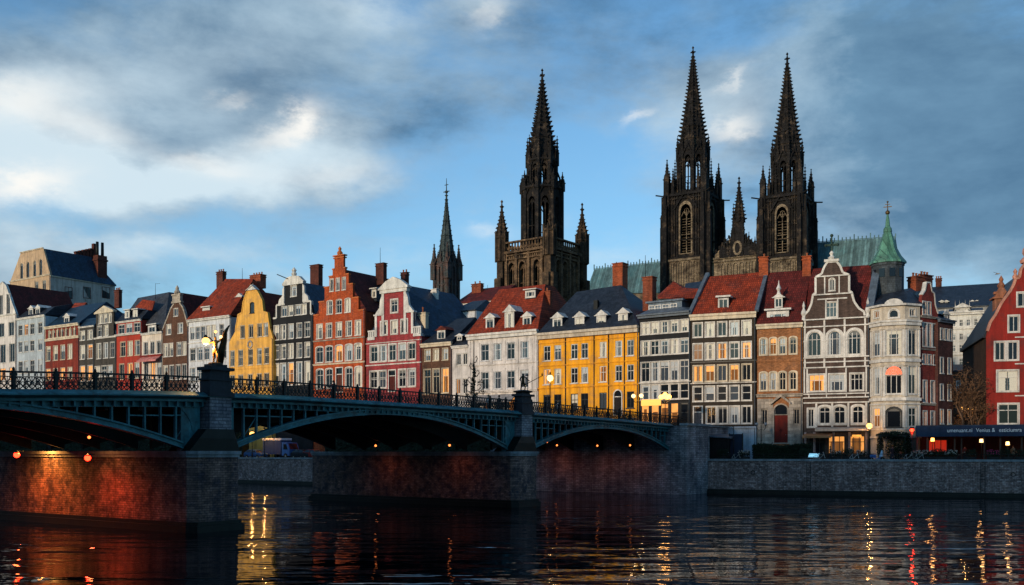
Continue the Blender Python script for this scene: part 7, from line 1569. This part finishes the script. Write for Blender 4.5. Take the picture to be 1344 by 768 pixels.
# gull in the sky
o = empty('gull', 'small gull flying right of the green copper spire', 'bird', (49.5, 101, 23.2), .5)
V = [(0, -.25, 0), (0, -.1, .02), (0, .15, .02), (0, .3, 0), (.2, 0, .1), (.6, .05, .16), (-.2, 0, .1), (-.6, .05, .16)]; E = [(0, 1), (1, 2), (2, 3), (1, 4), (4, 5), (1, 6), (6, 7)]; skin_mesh('body', V, E, [.04, .07, .06, .02, (.05, .02), (.03, .01), (.05, .02), (.03, .01)], [mat('gull_feather', (.35, .35, .36))], None, 1, o, 1)
# copings and posts on the low quay: thin rail
q = MB(); xq = 0
o = empty('quay_railing', 'thin dark iron rail standing along the right quay edge', 'railing', (QR.O.x, QR.O.y, 4.21), A_R)
mb = MB()
while xq < 120: mb.box(xq-.03, xq+.03, .28, .34, .0, .62); xq += 2.4
mb.bar((0, .31, .60), (120, .31, .60), .045); mb.bar((0, .31, .32), (120, .31, .32), .025); mb.build('rail', iron, o)
# ------------------------------------------------------------------ unseen houses on our own bank, added and sized to shade the river
NB = Frame(tuple(BR.w(-59, 30)), BR.a+pi/2)   # x runs upstream
tints = [(.45, .38, .3), (.35, .12, .08), (.5, .5, .48), (.3, .2, .14)]
for i, (y0, n) in enumerate([(8, 0), (38, 1), (68, 2), (98, 3), (128, 0), (160, 1), (190, 2), (222, 3), (-22, 2), (-54, 1), (-86, 0)]):
    hgt = [25, 26.5, 25.5, 27][(i*3) % 4]; m = mat('near_bank_render_%d' % n, tints[n], var=.2)
    p = BR.w(-57, y0)
    r = empty('offscreen_house', ['tall unseen house on the near bank with pale ochre front', 'tall unseen brick red house on the near bank', 'tall unseen grey rendered house on the near bank', 'tall unseen brown house on the near bank'][n]+' number row position %s' % ['by the bridge', 'second upstream', 'third upstream', 'fourth upstream', 'fifth upstream', 'sixth upstream', 'seventh upstream', 'eighth upstream', 'first downstream', 'second downstream', 'third downstream'][i], 'apartment house', (p.x, p.y, 4), BR.a+pi/2, 'unseen sun-blocking houses on the near bank')
    r['label'] = r['label'].replace(' number row position', ',')
    wd = 30 if i < 8 else 31.5
    fn = lambda a, b, d: (a, d, b)
    mb = MB(); hs = []
    for fl in range(6):
        for k in range(8): x = 1.9+k*3.5; hs.append([(x, 1.4+fl*3.7), (x+1.5, 1.4+fl*3.7), (x+1.5, 3.7+fl*3.7), (x, 3.7+fl*3.7)])
    mb.wall([(0, 0), (wd, 0), (wd, hgt-2), (0, hgt-2)], hs, fn, 0); mb.box(0, wd, 13.9, 14, 0, hgt-2); mb.box(-.01, 0.1, .01, 13.9, 0, hgt-2); mb.box(wd-.1, wd+.01, .01, 13.9, 0, hgt-2); mb.build('wall', m, r)
    mb = MB(); mb.hull([(-.2, -.4, hgt-2), (wd+.2, -.4, hgt-2), (-.2, 14.4, hgt-2), (wd+.2, 14.4, hgt-2), (.5, 6, hgt+3.2), (wd-.5, 6, hgt+3.2), (.5, 8, hgt+3.2), (wd-.5, 8, hgt+3.2)]); mb.build('roof', t_brown, r)
    mb = MB(); [mb.add([(q[0][0], .15, q[0][1]), (q[1][0], .15, q[0][1]), (q[1][0], .15, q[2][1]), (q[0][0], .15, q[2][1])], [(0, 1, 2, 3)]) for q in hs]; tag(mb.build('window_panes', MATS['pane_dark'], r), None, None, None, 'stuff')
